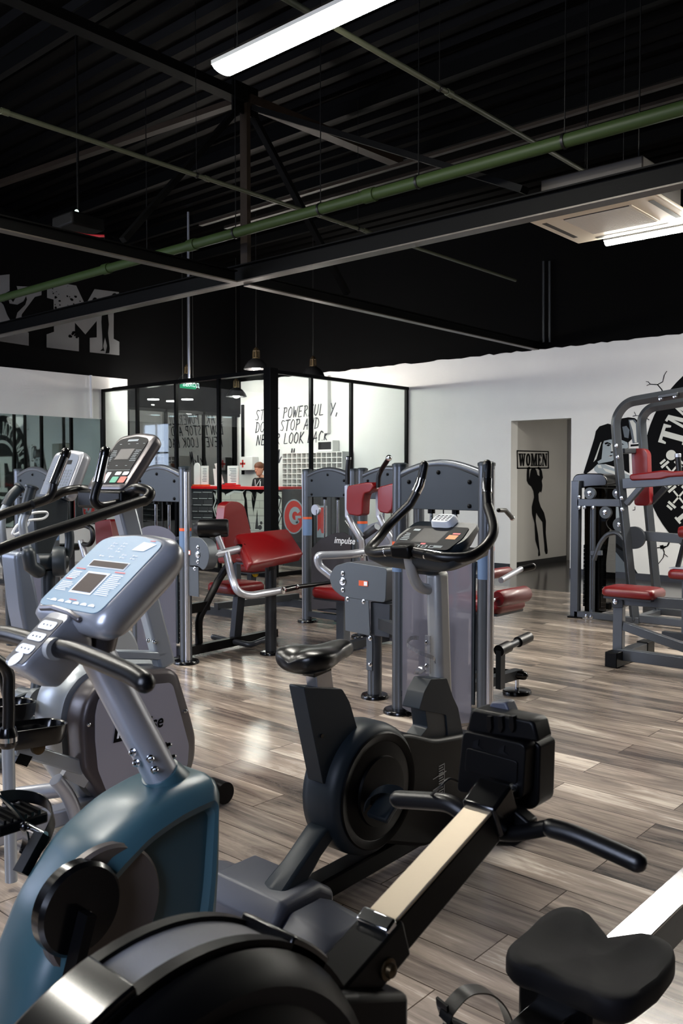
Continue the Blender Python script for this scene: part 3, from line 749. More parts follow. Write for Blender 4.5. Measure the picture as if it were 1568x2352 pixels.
# ring text starts at the left of the disc, clockwise
for ch, a in zip('TM', (163, 149)): onring(ch, a, .30 if ch == 'M' else .26, .36, 1.14)
for ch, a in zip('GYM', (128, 114, 99)): onring(ch, a, .27, .36, 1.14)
for ch, a in zip('FITNESS', (80, 70, 60, 48, 36, 25, 14)): onring(ch, a, .2, .34, 1.14)
for ch, a in zip('FITNESS', (221, 232, 243, 257, 270, 283, 296)):
    a_ = math.radians(a); rad = V((0, -math.cos(a_), math.sin(a_))); tan = V((0, math.sin(a_), math.cos(a_)))
    o_ = V((LX - .003, YC, ZCN)) + rad * (1.16 + .15) - tan * .11
    slab(b, ch, 0, 0, .2, .3, lambda x, y: o_ + tan * x - rad * y)
for a in (176,): 
    c = LP(a, 1.12, .003); b.flat([c + V((0, -.07 * math.cos(k*PI/8), .07 * math.sin(k*PI/8))) for k in range(16)])
def dumbbell(a, r):
    c = LP(a, r, .003)
    for sg in (1, -1):
        d = V((0, sg * math.sin(.7), math.cos(.7))); q = V((0, math.cos(.7) * -sg, math.sin(.7)))
        def bar(o0, L_, W_):
            o_ = c + d * o0; b.flat([o_ - d * L_ / 2 - q * W_ / 2, o_ + d * L_ / 2 - q * W_ / 2, o_ + d * L_ / 2 + q * W_ / 2, o_ - d * L_ / 2 + q * W_ / 2])
        bar(0, .22, .025)
        for s_ in (-1, 1): bar(s_ * .14, .035, .13); bar(s_ * .19, .03, .09)
dumbbell(188, 1.12); dumbbell(206, 1.12)
# centre T
b.flat([V((LX - .003, YC + y, ZCN + z)) for y, z in ((.55, .36), (-.55, .36), (-.55, -.05), (-.4, -.05), (-.3, .18), (-.12, .18), (-.12, -.5), (-.28, -.5), (-.28, -.62), (.28, -.62), (.28, -.5), (.12, -.5), (.12, .18), (.3, .18), (.4, -.05), (.55, -.05))])
b.build('lettering', 'murwhite', lg, smooth=False, fix=False)

# painted woman beside the logo
def Q(x, y): return (1300 + x / 4.2, 840 + y / 4.2)
wm = thing('wall_mural', 'monochrome mural of a long-haired woman painted left of the round logo', 'mural', tuple(PX(1440, 1320, XW - .004)))
MX = XW - .004
def mp_(name, m_, polys, k):
    b = B()
    for q in polys: poly(b, [Q(*p) for p in q], PX, MX - k)
    b.build(name, m_, wm, smooth=False, fix=False)
mp_('torso', 'murlt', [[(270,960),(340,940),(500,1010),(620,1060),(615,1110),(560,1150),(520,1300),(520,1600),(400,1600),(395,1300),(390,1150),(330,1060),(270,1010)]], .0)
mp_('trousers', 'murdk', [[(395,1620),(540,1610),(560,1900),(640,1930),(715,2040),(395,2030)]], .0)
mp_('hair', 'paintblack', [[(165,1035),(230,830),(270,700),(285,630),(320,585),(400,558),(470,575),(520,560),(525,510),(600,497),(660,505),(690,530),(690,620),(640,700),(600,740),(610,1040),(560,1010),(480,980),(380,950),(300,950),(250,1000),(190,1045)]], .001)
mp_('face', 'murlt', [[(352,760),(365,725),(420,712),(470,712),(530,715),(590,740),(600,790),(540,810),(500,880),(440,920),(390,930),(310,945),(300,925),(340,900),(345,850),(350,800)]], .002)
mp_('arm', 'murmid', [[(540,590),(580,580),(610,620),(600,700),(560,690)], [(600,520),(660,520),(690,560),(700,740),(640,750),(620,640)], [(395,1780),(480,1800),(560,1900),(575,2030),(395,2015)]], .002)
mp_('highlights', 'murwhite', [[(610,530),(640,525),(670,560),(680,740),(660,740),(640,620)], [(350,985),(500,1030),(500,1060),(380,1020)], [(400,1200),(500,1190),(500,1210),(400,1260)], [(430,760),(458,740),(462,830),(440,835)], [(410,865),(450,862),(440,880),(412,882)], [(300,960),(330,955),(345,990),(310,985)], [(262,930),(330,740),(340,735),(290,900)]], .003)
mp_('features', 'paintblack', [[(368,745),(395,735),(430,750),(432,765),(405,752),(375,762)], [(385,768),(410,755),(425,768),(405,778)], [(405,872),(430,862),(455,868),(430,876)], [(425,828),(450,826),(455,838),(430,842)], [(470,745),(530,745),(560,760),(500,768)], [(620,760),(700,755),(700,772),(620,780)], [(390,1145),(520,1140),(520,1155),(392,1168)], [(395,1275),(520,1265),(520,1280),(400,1290)], [(400,1640),(560,1780),(560,1800),(400,1700)]], .0035)
# cracks
ckt = thing('wall_cracks', 'thin painted black crack lines around the round logo', 'painted cracks', tuple(PX(1540, 1300, XW - .004)))
def crack(pts, w):
    ck = B()
    ps = [PX(*Q(*p), MX - .001) for p in pts]
    for i in range(len(ps) - 1):
        ck.beam(ps[i], ps[i + 1], .002, w * (1 - .7 * i / len(ps)), (0, .7, .7))
    ck.build('crack', 'paintblack', ckt, smooth=False)
crack([(940,275),(920,230),(880,182),(930,155),(945,90),(970,52)], .016)
crack([(880,182),(810,178),(775,192)], .012); crack([(810,178),(790,155),(768,152)], .01)
crack([(640,488),(675,480),(698,482)], .01); crack([(672,480),(655,445)], .008); crack([(755,500),(800,522)], .012)
crack([(1005,1680),(975,1740),(930,1750),(865,1758)], .02); crack([(930,1755),(945,1800),(935,1850),(885,1915)], .014); crack([(945,1815),(980,1845)], .008)
crack([(905,1752),(940,1745),(950,1760)], .05)
crack([(640,1395),(662,1390),(662,1358)], .01)

# quote on the reception wall
QX = XW - .006
def stroke_text(b, body, ox, oy, size, rot=-.0):
    """brush capitals: strokes in a unit box, slanted"""
    G = {'S': [[(.9,.9),(.4,1),(.15,.75),(.75,.3),(.55,.03),(.05,.1)]], 'T': [[(0,.95),(1,1)],[(.5,.98),(.35,0)]], 'A': [[(0,0),(.6,1),(.75,0)],[(.15,.35),(.85,.38)]],
         'R': [[(.2,0),(.3,1)],[(.1,.95),(.75,.98),(.85,.7),(.3,.5),(.9,0)]], 'P': [[(.15,0),(.3,1)],[(.1,.95),(.8,.98),(.85,.62),(.3,.48)]],
         'O': [[(.5,1),(.1,.7),(.12,.15),(.55,0),(.9,.35),(.85,.85),(.5,1)]], 'W': [[(.1,1),(.2,0),(.5,.7),(.65,0),(1.05,1)]], 'E': [[(.25,1),(.1,0),(.8,.04)],[(.2,.97),(.9,1)],[(.18,.52),(.7,.55)]],
         'F': [[(.25,1),(.1,0)],[(.2,.97),(.95,1)],[(.18,.52),(.7,.55)]], 'U': [[(.2,1),(.1,.2),(.5,0),(.8,.3),(.9,1)]], 'L': [[(.25,1),(.1,0),(.85,.05)]], 'Y': [[(.1,1),(.45,.5)],[(1,1),(.2,-.1)]],
         'D': [[(.25,1),(.12,0)],[(.05,.98),(.6,.95),(.92,.6),(.7,.1),(.05,0)]], 'N': [[(.05,0),(.25,1),(.75,0),(.95,1)]], 'V': [[(.1,1),(.35,0),(1,1)]], 'K': [[(.25,1),(.12,0)],[(.95,1),(.2,.45),(.9,0)]],
         'B': [[(.25,1),(.12,0)],[(.15,.98),(.75,.95),(.75,.65),(.25,.52),(.85,.4),(.7,.05),(.05,0)]], 'C': [[(.95,.85),(.55,1),(.15,.6),(.2,.1),(.6,0),(.9,.15)]], ',': [[(.3,.1),(.15,-.2)]], "'": [[(.4,1.05),(.3,.8)]],
         'm': [[(0,0),(.2,1),(.35,.2),(.55,1),(.65,.1),(.95,.5)]], 'i': [[(.3,.7),(.35,0),(.9,.4)]]}
    x = 0; rndq = random.Random(9)
    for ch in body:
        if ch == ' ': x += .55; continue
        adv = .42 if ch in ",'" else .86
        for st in G[ch]:
            ps = [V((QX, oy[0] - (x + p[0] * .74 + p[1] * .16) * size, oy[1] + (p[1] * 1.28 + rot * x) * size)) for p in st]
            if len(ps) > 2: ps = fillet(ps, size * .12, 3)
            w0 = size * rndq.uniform(.11, .17)
            for i in range(len(ps) - 1):
                d = (ps[i + 1] - ps[i]).normalized(); b.beam(ps[i] - d * w0 * .3, ps[i + 1] + d * w0 * .3, .002, w0 * (1 - .35 * i / len(ps)), V((1, 0, 0)).cross(d))
        x += adv
qt = thing('wall_quote', 'brush-lettered quote in dark ink on the white reception wall', 'wall quote', (QX, 11.6, 1.9))
q1 = PX(586, 966, QX); q2 = PX(586, 994, QX); q3 = PX(588, 1023, QX)
wq = PX(586, 966, QX).y - PX(772, 950, QX).y
for nm, s_, q in (('lettering', 'START POWERFULLY,', q1), ('lettering', "DON'T STOP AND", q2), ('lettering', 'NEVER LOOK BACK', q3)):
    b = B(); stroke_text(b, s_, 0, (q.y, q.z), wq / 13.6, .012); b.build(nm, 'inkblue', qt, smooth=False, fix=False)
b = B(); q = PX(630, 1068, QX); stroke_text(b, 'mim', 0, (q.y, q.z), .24, .02); b.build('signature', 'inkblue', qt, smooth=False, fix=False)
# ------------------------------------------------------------------ reception behind the glass
def pendant(p, lab, watts):
    t = thing('pendant_lamp', lab, 'pendant lamp', p, 'pendant lamps over the reception')
    z = p[2]
    b = B(); b.lathe((p[0], p[1], z), (0, 0, 1), [(.20, 0), (.195, .015), (.17, .07), (.12, .13), (.06, .17), (.05, .18)], 28, False)
    b.lathe((p[0], p[1], z), (0, 0, 1), [(.19, 0), (.16, .065), (.115, .12), (.05, .16)], 28, False); b.build('lamp_shade', 'pendant', t, fix=False)
    b = B()
    for k in range(8):
        a = k * PI / 4; b.cyl((p[0] + .055 * math.cos(a), p[1] + .055 * math.sin(a), z + .17), (p[0] + .05 * math.cos(a), p[1] + .05 * math.sin(a), z + .30), .006, seg=6)
    b.lathe((p[0], p[1], z + .16), (0, 0, 1), [(.06, 0), (.06, .02), (.05, .025)], 16); b.lathe((p[0], p[1], z + .29), (0, 0, 1), [(.055, 0), (.04, .03), (.012, .06)], 16)
    b.cyl((p[0], p[1], z + .17), (p[0], p[1], z + .3), .025, seg=12)
    b.build('lamp_neck', 'brass', t)
    B().ball((p[0], p[1], z + .03), .075, 12, (1, 1, .8)).build('bulb', 'bulb', t)
    B().cyl((p[0], p[1], z + .34), (p[0], p[1], 5.6), .006, seg=6).build('cord', 'rope', t)
    l = bpy.data.lights.new('pendant_light', 'POINT'); l.energy = watts; l.color = (1, .93, .84); l.shadow_soft_size = .2
    lo = bpy.data.objects.new('pendant_light', l); COL.objects.link(lo); lo.parent = t; lo.location = (0, 0, -.07); lo['label'] = 'lamp light'
pendant((9.58, 10.3, 3.16), 'pendant lamp with dark dome shade nearest the glass corner post', PENDANT_WATTS)
pendant((10.9, 10.3, 3.16), 'pendant lamp seen just right of the glass corner post', PENDANT_WATTS)
pendant((10.15, 12.75, 3.16), 'leftmost pendant lamp, in front of the dark back glass', PENDANT_WATTS)
pendant((11.2, 12.6, 2.98), 'lowest pendant lamp, between two mullions near the room corner', PENDANT_WATTS)
ww = thing('added_wall_washer', 'added hidden fill light in a slim black housing along the top of the left glass partition', 'lamp', (8.76, 11.2, ZG - .05))  # added light strip, hidden behind the top frame, brightens the reception wall
B().span((8.712, 9.3, ZG - .045), (8.79, 13.0, ZG + .02)).build('housing', 'mullion', ww, smooth=False)
B().span((8.79, 9.32, ZG - .042), (8.795, 12.98, ZG + .017)).build('diffuser', 'led', ww, smooth=False)
# ceiling downlights of the back room
i = 0
for (px, py) in ((352, 917), (344, 930), (368, 935), (395, 921), (430, 917), (419, 938), (450, 945), (467, 941), (357, 953), (398, 956), (442, 956), (485, 958), (522, 958)):
    q = PZ(px, py, 2.775)
    o = B().lathe((q.x, q.y, 2.765), (0, 0, 1), [(.10, 0), (.10, .012)], 16).build('ceiling_downlight', 'spot')
    tag(o, 'small round downlight glowing in the back room ceiling behind the dark glass', 'downlight', 'downlights of the back room')
# exit sign
ex = thing('exit_sign', 'small green lit exit sign high behind the glass, left of the second mullion', 'exit sign', tuple(PY(433, 893, 12.4)))
a = PY(416, 880, 12.4); c = PY(450, 894, 12.4)
B().span((a.x, 12.4, c.z), (c.x, 12.44, a.z)).build('sign_box', 'exit', ex, smooth=False)
B().cyl((a.x + .05, 12.42, a.z), (a.x + .05, 12.42, 5.6), .006, seg=6).cyl((c.x - .05, 12.42, a.z), (c.x - .05, 12.42, 5.6), .006, seg=6).build('hanging_wire', 'rope', ex)
B().text('ВЫХОД', .1, (a.x + .03, 12.398, c.z + .035), (1, 0, 0), (0, 0, 1), .0).build('lettering', 'exitw', ex, smooth=False, fix=False)
# counter
CX = 10.3; ct = PX(500, 1117, CX).z
cL, cR, cE = PX(438, 1120, CX).y, PX(645, 1120, CX).y, PX(766, 1120, CX).y
cn = thing('reception_counter', 'reception counter with red top and graffiti brick front behind the glass', 'counter', (CX, 11, 0))
M['brick'] = mat('painted_brick_dark', (46, 44, 46), .6)
def brickmat(name, c1, c2, mort):
    m = bpy.data.materials.new(name); m.use_nodes = True; nt = m.node_tree; b = nt.nodes['Principled BSDF']
    tc = nt.nodes.new('ShaderNodeTexCoord'); mp = nt.nodes.new('ShaderNodeMapping'); mp.inputs['Rotation'].default_value = (PI / 2, 0, PI / 2)
    br = nt.nodes.new('ShaderNodeTexBrick'); br.inputs['Scale'].default_value = 1; br.inputs['Brick Width'].default_value = .3; br.inputs['Row Height'].default_value = .13; br.inputs['Mortar Size'].default_value = .008
    br.inputs['Color1'].default_value = lin(c1); br.inputs['Color2'].default_value = lin(c2); br.inputs['Mortar'].default_value = lin(mort)
    sx = nt.nodes.new('ShaderNodeSeparateXYZ'); cb_ = nt.nodes.new('ShaderNodeCombineXYZ')
    nt.links.new(tc.outputs['Object'], sx.inputs[0]); nt.links.new(sx.outputs['Y'], cb_.inputs[0]); nt.links.new(sx.outputs['Z'], cb_.inputs[1])
    nt.links.new(cb_.outputs[0], br.inputs['Vector']); nt.links.new(br.outputs['Color'], b.inputs['Base Color']); b.inputs['Roughness'].default_value = .6
    return m
M['brickdark'] = brickmat('graffiti_brick_dark', (48, 47, 50), (66, 64, 66), (14, 14, 16))
M['bricklight'] = brickmat('graffiti_brick_light', (186, 184, 172), (196, 194, 182), (160, 158, 150))
B().span((CX, cR, 0), (CX + .55, cL, ct - .05)).build('body', 'brickdark', cn, smooth=False)
B().span((CX - .04, cR - .02, ct - .05), (CX + .6, cL + .02, ct)).build('counter_top', 'counterred', cn, bevel=.006)
B().span((CX + .02, cE, 0), (CX + .5, cR - .02, ct - .04)).build('side_block', mat('dark_counter_panel', (44, 42, 44), .5, var=.3, bscale=2), cn, smooth=False)
GX = CX - .004
def gp_(pts, k=0.0, dx=0): return [PX(400 + x / 4.356, 1130 + y / 4.356, GX - dx) for x, y in pts]
def g2(pts, dx=0): return [PX(220 + x / 2.613, 800 + y / 2.613, GX - dx) for x, y in pts]
B().flat(g2([(702, 850), (1115, 850), (1115, 1240), (702, 1240)])).build('graffiti_ground', 'bricklight', cn, smooth=False, fix=False)
b = B()
for q in ([(702,850),(722,860),(715,890),(735,920),(712,960),(730,1010),(722,1080),(735,1240),(702,1240)],
          [(730,850),(1115,850),(1115,862),(1010,858),(990,875),(965,862),(950,915),(935,865),(905,848),(895,920),(880,862),(830,858),(780,885),(770,868)],
          [(895,870),(905,905),(912,1000),(930,1085),(905,1085),(890,960)], [(935,870),(948,915),(968,862),(955,930),(945,985),(935,920)],
          [(968,965),(975,1085),(955,1085)], [(1085,870),(1115,900),(1100,960),(1118,1000),(1095,1060),(1110,1100),(1085,1090)], [(1010,955),(1020,945),(1022,1010),(1012,1000)]):
    b.flat(g2(q, .002))
for cx_, cy_, r_ in ((992, 1048, 8), (985, 1075, 12)): b.flat(g2([(cx_ + r_ * math.cos(k), cy_ + r_ * 1.3 * math.sin(k)) for k in [j * PI / 5 for j in range(10)]], .002))
b.build('graffiti_lines', 'paintblack', cn, smooth=False, fix=False)
b = B()
for q in ([(706,865),(712,870),(722,915),(708,955),(722,1010),(716,1010),(702,955),(716,915)], [(780,876),(830,852),(880,858),(900,846),(880,868),(830,864),(782,892)], [(1096,905),(1106,905),(1095,960),(1112,1000),(1090,1060),(1084,1055),(1104,1000),(1088,960)]):
    b.flat(g2(q, .003))
for (x_, y_, w_) in [(x0_, y0_, w0_) for r_, y0_ in enumerate(range(862, 1085, 38)) for x0_, w0_ in (((585, 48), (640, 56)) if r_ % 2 == 0 else ((580, 30), (618, 50), (675, 22)))]:
    b.flat(g2([(x_, y_), (x_ + w_, y_ + 1), (x_ + w_, y_ + 4), (x_, y_ + 3)], .003))
b.build('graffiti_highlights', 'murwhite', cn, smooth=False, fix=False)
def ringpoly(b, c, r0, r1, sq, fn, n=28, a0=0, a1=360):
    o_, i_ = [], []
    for k in range(n + 1):
        a = math.radians(a0 + (a1 - a0) * k / n); o_.append((c[0] + r0 * math.cos(a), c[1] + r0 * sq * math.sin(a))); i_.append((c[0] + r1 * math.cos(a), c[1] + r1 * sq * math.sin(a)))
    A = b.ring(fn(o_)); C = b.ring(fn(i_)); b.bridge(A, C, False)
b = B(); b.flat(g2([(1188 + 64 * math.cos(k * PI / 12), 1010 + 105 * math.sin(k * PI / 12)) for k in range(24)], -.012 - .02))
b.build('letter_outline', 'murlt', cn, smooth=False, fix=False)
def g3(pts, dx=.0): return [PX(220 + x / 2.613, 800 + y / 2.613, CX + .016 - dx) for x, y in pts]
b = B(); b.flat(g3([(1188 + 64 * math.cos(k * PI / 12), 1010 + 105 * math.sin(k * PI / 12)) for k in range(24)]))
b.flat(g3([(1322,945),(1388,945),(1388,1135),(1322,1135)])); b.build('letter_edge', 'murlt', cn, smooth=False, fix=False)
b = B(); b.flat(g3([(1188 + 57 * math.cos(k * PI / 12), 1010 + 96 * math.sin(k * PI / 12)) for k in range(24)], .002))
b.flat(g3([(1330,955),(1382,955),(1382,1110),(1355,1110),(1345,1080),(1330,1100)], .002)); b.build('red_letter', 'mured', cn, smooth=False, fix=False)
b = B(); ringpoly(b, (1195, 1005), 36, 17, 1.5, lambda p: g3(p, .004), 20, 40, 330)
b.flat(g3([(1196,1005),(1232,1005),(1232,1020),(1212,1020),(1212,1050),(1200,1050)], .004)); b.build('letter_counter', 'murlt', cn, smooth=False, fix=False)
# pigeonhole cabinet
pg = thing('pigeonhole_cabinet', 'white wall cabinet of small square pigeonholes behind the counter', 'cabinet', (11.6, 11, 1.0))
X0 = 11.58
yl, yr = PX(648, 1060, X0).y, PX(785, 1060, X0).y; zt = PX(700, 1040, X0).z; zb = PX(700, 1172, X0).z
b = B(); nc, nr = 12, 11
b.span((XW - .03, yr, zb), (XW - .01, yl, zt))
for k in range(nc + 1):
    y = yr + (yl - yr) * k / nc; b.span((X0, y - .008, zb), (XW - .02, y + .008, zt))
for k in range(nr + 1):
    z = zb + (zt - zb) * k / nr; b.span((X0 + .002, yr, z - .008), (XW - .02, yl, z + .008))
b.build('cabinet_grid', 'plaster', pg, smooth=False)
rn = random.Random(2); b = B()
for k in range(40):
    c_, r_ = rn.randrange(nc), rn.randrange(nr); y = yr + (yl - yr) * (c_ + .5) / nc; z = zb + (zt - zb) * r_ / nr + .01
    b.span((X0 + .12, y - .04, z), (XW - .04, y + .035, z + .012 + rn.random() * .03))
b.build('stored_items', 'blackmetal', pg, smooth=False)['kind'] = 'stuff'
# wall devices
a, c = PX(728, 1012, 11.7), PX(763, 1037, 11.7)
fb_ = thing('fuse_box', 'small white wall box with a dark window above the pigeonholes', 'fuse box', (11.75, (a.y + c.y) / 2, c.z))
B().span((11.7, c.y, c.z), (XW - .01, a.y, a.z)).build('box', 'plaster', fb_, bevel=.01)
B().span((11.695, c.y + .03, c.z + .04), (11.71, a.y - .03, a.z - .03)).build('window', 'screen', fb_, bevel=.004)
a, c = PX(549, 1050, XW - .15), PX(577, 1081, XW - .15)
fk = thing('first_aid_cabinet', 'white first aid wall cabinet with a red cross', 'first aid cabinet', (XW - .1, (a.y + c.y) / 2, c.z))
a = PY(549, 1049, YW - .4); 
x0_, x1_ = PX(549, 1060, XW - .2), PX(577, 1060, XW - .2)
B().span((XW - .18, x1_.y, PX(563, 1080, XW - .18).z), (XW - .01, x0_.y, PX(563, 1049, XW - .18).z)).build('box', 'plaster', fk, bevel=.008)
cc = PX(557, 1065, XW - .183)
B().span((XW - .185, cc.y - .075, cc.z - .02), (XW - .178, cc.y + .075, cc.z + .02)).span((XW - .185, cc.y - .02, cc.z - .075), (XW - .178, cc.y + .02, cc.z + .075)).build('red_cross', 'mured', fk, smooth=False)
# corner trunking
o = B().span((XW - .05, 13.14, 1.5), (XW - .01, 13.19, 2.9)).build('cable_trunking', 'mullion', smooth=False); tag(o, 'thin dark vertical strip in the reception corner beside the first aid cabinet', 'trunking')
o = B().span((XW - .09, PX(752, 900, XW - .09).y, 2.25), (XW - .01, PX(744, 900, XW - .09).y, 3.3)).build('wall_trunking', 'plaster', smooth=False); tag(o, 'white vertical cable trunking on the reception wall right of the quote', 'trunking')
# things on the counter
def stand(px0, px1, pytop, x, lab, arch=False, red=False, nm='leaflet_stand', cat='leaflet stand'):
    a, c = PX(px0, pytop, x), PX(px1, pytop, x); z0 = ct
    w = a.y - c.y; t = thing(nm, lab, cat, (x, (a.y + c.y) / 2, z0))
    pts = [(x, a.y, z0), (x, c.y, z0), (x, c.y, a.z - (w / 2 if arch else 0))]
    if arch: pts += [(x, (a.y + c.y) / 2 - w / 2 * math.cos(k), a.z - w / 2 + w / 2 * math.sin(k)) for k in [j * PI / 8 for j in range(1, 8)]]
    pts += [(x, a.y, a.z - (w / 2 if arch else 0))]
    B().prism(pts, (.02, 0, 0)).build('board', 'plaster', t, smooth=False)
    b = B(); rr = random.Random(int(px0))
    if not arch:
        for k in range(9):
            z = a.z - .05 - k * (a.z - z0 - .08) / 10; b.span((x - .003, c.y + w * .15, z - .006), (x - .001, a.y - w * (.15 + .25 * rr.random()), z + .004))
        b.build('print_lines', 'murmid', t, smooth=False)
    B().span((x - .03, c.y - .01, z0), (x + .06, a.y + .01, z0 + .03)).build('foot', 'counterred' if red else 'orange', t, bevel=.004)
stand(445, 458, 1063, 10.45, 'white rounded arch stand at the left end of the red counter', True)
stand(461, 477, 1070, 10.45, 'narrow white leaflet stand beside the arch stand on the counter')
stand(522, 546, 1070, 10.42, 'white leaflet stand with printed page and red foot on the counter', False, True)
o = B(); a = PX(492, 1085, 10.5)
o.span((10.48, a.y - .13, ct), (10.7, a.y + .1, ct + .02)).beam((10.6, a.y, ct + .01), (10.56, a.y, ct + .32), .2, .02, (1, 0, 0)).beam((10.6, a.y - .1, ct + .05), (10.5, a.y - .06, ct + .42), .1, .02, (1, 0, 0))
o = o.build('card_terminal', 'plaster', bevel=.004); tag(o, 'white card terminal on the red counter behind the mullion', 'terminal')
a = PX(536, 1110, 10.4)
o = B().span((10.265, a.y - .2, ct), (10.375, a.y + .2, ct + .035)).span((10.28, a.y - .12, ct + .035), (10.36, a.y + .1, ct + .06)).build('red_tray', 'counterred', bevel=.006); tag(o, 'red tray lying on the counter in front of the leaflet stand', 'tray')
a = PX(593, 1117, 10.4)
o = B().beam((10.3, a.y - .15, ct + .01), (10.6, a.y + .16, ct + .09), .012, .012).build('pen', 'white'); tag(o, 'white pen leaning on the counter beside the receptionist', 'pen')

# receptionist
P0 = V((11.3, PX(603, 1080, 11.3).y, 0)); top = PX(603, 1062, 11.3).z
pr = thing('person', 'person with tied-back auburn hair in a black shirt looking down behind the counter', 'person', tuple(P0))
ph = bpy.data.meshes.new('body')
J = {'pel': (0, 0, .93, .15), 'sp': (0, 0, 1.12, .13), 'ch': (-.02, 0, 1.32, .15), 'nb': (-.03, 0, 1.44, .06), 'nt': (-.06, 0, 1.50, .052),
     'sl': (-.02, .17, 1.38, .06), 'el': (-.02, .23, 1.10, .042), 'wl': (-.22, .17, 1.12, .028), 'hl': (-.29, .15, 1.13, .03),
     'sr': (-.02, -.17, 1.38, .06), 'er': (-.02, -.23, 1.10, .042), 'wr': (-.22, -.15, 1.12, .028), 'hr': (-.29, -.12, 1.13, .03),
     'tl': (0, .09, .86, .095), 'kl': (0, .1, .48, .06), 'al': (.02, .1, .09, .04), 'fl': (-.12, .11, .045, .035),
     'tr': (0, -.09, .86, .095), 'kr': (0, -.1, .48, .06), 'ar': (.02, -.1, .09, .04), 'fr': (-.12, -.11, .045, .035)}
E = [('pel','sp'),('sp','ch'),('ch','nb'),('nb','nt'),('ch','sl'),('sl','el'),('el','wl'),('wl','hl'),('ch','sr'),('sr','er'),('er','wr'),('wr','hr'),('pel','tl'),('tl','kl'),('kl','al'),('al','fl'),('pel','tr'),('tr','kr'),('kr','ar'),('ar','fr')]
hs = (top - .02) / 1.70
def skinmesh(name, J, E, root, material, parent, sc=1.0, extra_sub=1):
    keys = list(J); me = bpy.data.meshes.new(name)
    me.from_pydata([tuple(V(J[k][:3]) * sc) for k in keys], [(keys.index(a), keys.index(b_)) for a, b_ in E], [])
    o = bpy.data.objects.new(name, me); COL.objects.link(o)
    o.modifiers.new('skin', 'SKIN'); sm = o.modifiers.new('sub', 'SUBSURF'); sm.levels = extra_sub; sm.render_levels = extra_sub
    for i, k in enumerate(keys):
        me.skin_vertices[0].data[i].radius = (J[k][3] * sc, J[k][3] * sc); me.skin_vertices[0].data[i].use_root = (k == root)
    dg = bpy.context.evaluated_depsgraph_get(); m2 = bpy.data.meshes.new_from_object(o.evaluated_get(dg)); bpy.data.objects.remove(o)
    m2.name = name; m2.shade_smooth(); m2.materials.clear(); m2.materials.append(M[material])
    o = bpy.data.objects.new(name, m2); COL.objects.link(o); o.parent = parent; o['org'] = parent['org']; return o
bd = skinmesh('body', J, E, 'pel', 'skin', pr, hs)
# head joined into the body mesh
bm = bmesh.new(); bm.from_mesh(bd.data)
hb = B(); hc = V((-.085, 0, 1.605)) * hs
tilt = Matrix.Rotation(math.radians(-24), 3, 'Y')
rings = []
for j, (h, rx, ry, ox) in enumerate([(-.125, .02, .02, -.055), (-.115, .05, .04, -.045), (-.085, .075, .058, -.028), (-.05, .088, .068, -.012), (0, .095, .074, 0), (.04, .094, .076, .004), (.075, .08, .066, .008), (.1, .052, .045, .008), (.112, .02, .02, .006)]):
    rings.append([hc + tilt @ V((ox + rx * math.cos(a), ry * math.sin(a), h)) for a in [k * PI / 9 for k in range(18)]])
hb.loft(rings); hb.loft([[hc + tilt @ V((-.09 - d, .012 * s_ * (1 - d * 12), -.03 + zz)) for s_, zz in ((-1, 0), (1, 0), (0, .045))] for d in (0, .028)])
for s_ in (-1, 1): hb.ball(hc + tilt @ V((.005, s_ * .076, -.01)), .022, 8, (.6, .35, 1))
for s_ in (-1, 1): 
    for q in range(4):
        f0 = V((-.30, s_ * .135 + (q - 1.5) * .014, 1.13)) * hs; hb.tube([f0, f0 + V((-.035, 0, -.006)), f0 + V((-.06, 0, -.02))], [.008, .0075, .006], 6, 'round')
    f0 = V((-.26, s_ * .11, 1.14)) * hs; hb.tube([f0, f0 + V((-.03, -s_ * .02, .01)), f0 + V((-.05, -s_ * .022, 0))], [.009, .008, .007], 6, 'round')
tm = bpy.data.meshes.new('h'); hb.bm.to_mesh(tm); bm.from_mesh(tm); bm.to_mesh(bd.data); bd.data.shade_smooth()
hb.bm.free()
hh = B(); rings = []
for (h, rx, ry, ox) in [(-.06, .04, .07, .06), (-.02, .075, .08, .035), (.03, .098, .084, .012), (.075, .092, .078, .008), (.105, .066, .058, .008), (.122, .02, .02, .006)]:
    rings.append([hc + tilt @ V((ox + rx * math.cos(a), ry * math.sin(a), h)) for a in [k * PI / 9 for k in range(18)]])
hh.loft(rings).ball(hc + tilt @ V((.11, 0, .02)), .038, 10).build('x', 'hair', None)
o = bpy.data.objects['x']; o.name = 'hair'; o.data.name = 'hair'; o.parent = pr; o['org'] = pr['org']
fe = B()
for s_ in (-1, 1): fe.ball(hc + tilt @ V((-.083, s_ * .03, .0)), .011, 8, (.5, 1.2, .5)).box(hc + tilt @ V((-.09, s_ * .03, .022)), (.006, .03, .005))
fe.box(hc + tilt @ V((-.088, 0, -.066)), (.01, .036, .008))
o = fe.build('face_features', mat('face_feature_brown', (96, 50, 44), .6), None); o.parent = pr; o['org'] = pr['org']
Js = {k: (v[0], v[1], v[2], v[3] + .012) for k, v in J.items() if k in ('pel', 'sp', 'ch', 'nb', 'sl', 'el', 'sr', 'er')}
Js['nb'] = (-.03, 0, 1.43, .07)
Js['el'] = (-.02, .22, 1.19, .058); Js['er'] = (-.02, -.22, 1.19, .058)
skinmesh('shirt', Js, [e for e in E if e[0] in Js and e[1] in Js], 'pel', 'shirt', pr, hs)
Jt = {k: (v[0], v[1], v[2], v[3] + .012) for k, v in J.items() if k in ('pel', 'tl', 'kl', 'al', 'tr', 'kr', 'ar')}
skinmesh('trousers', Jt, [e for e in E if e[0] in Jt and e[1] in Jt], 'pel', 'black', pr, hs)
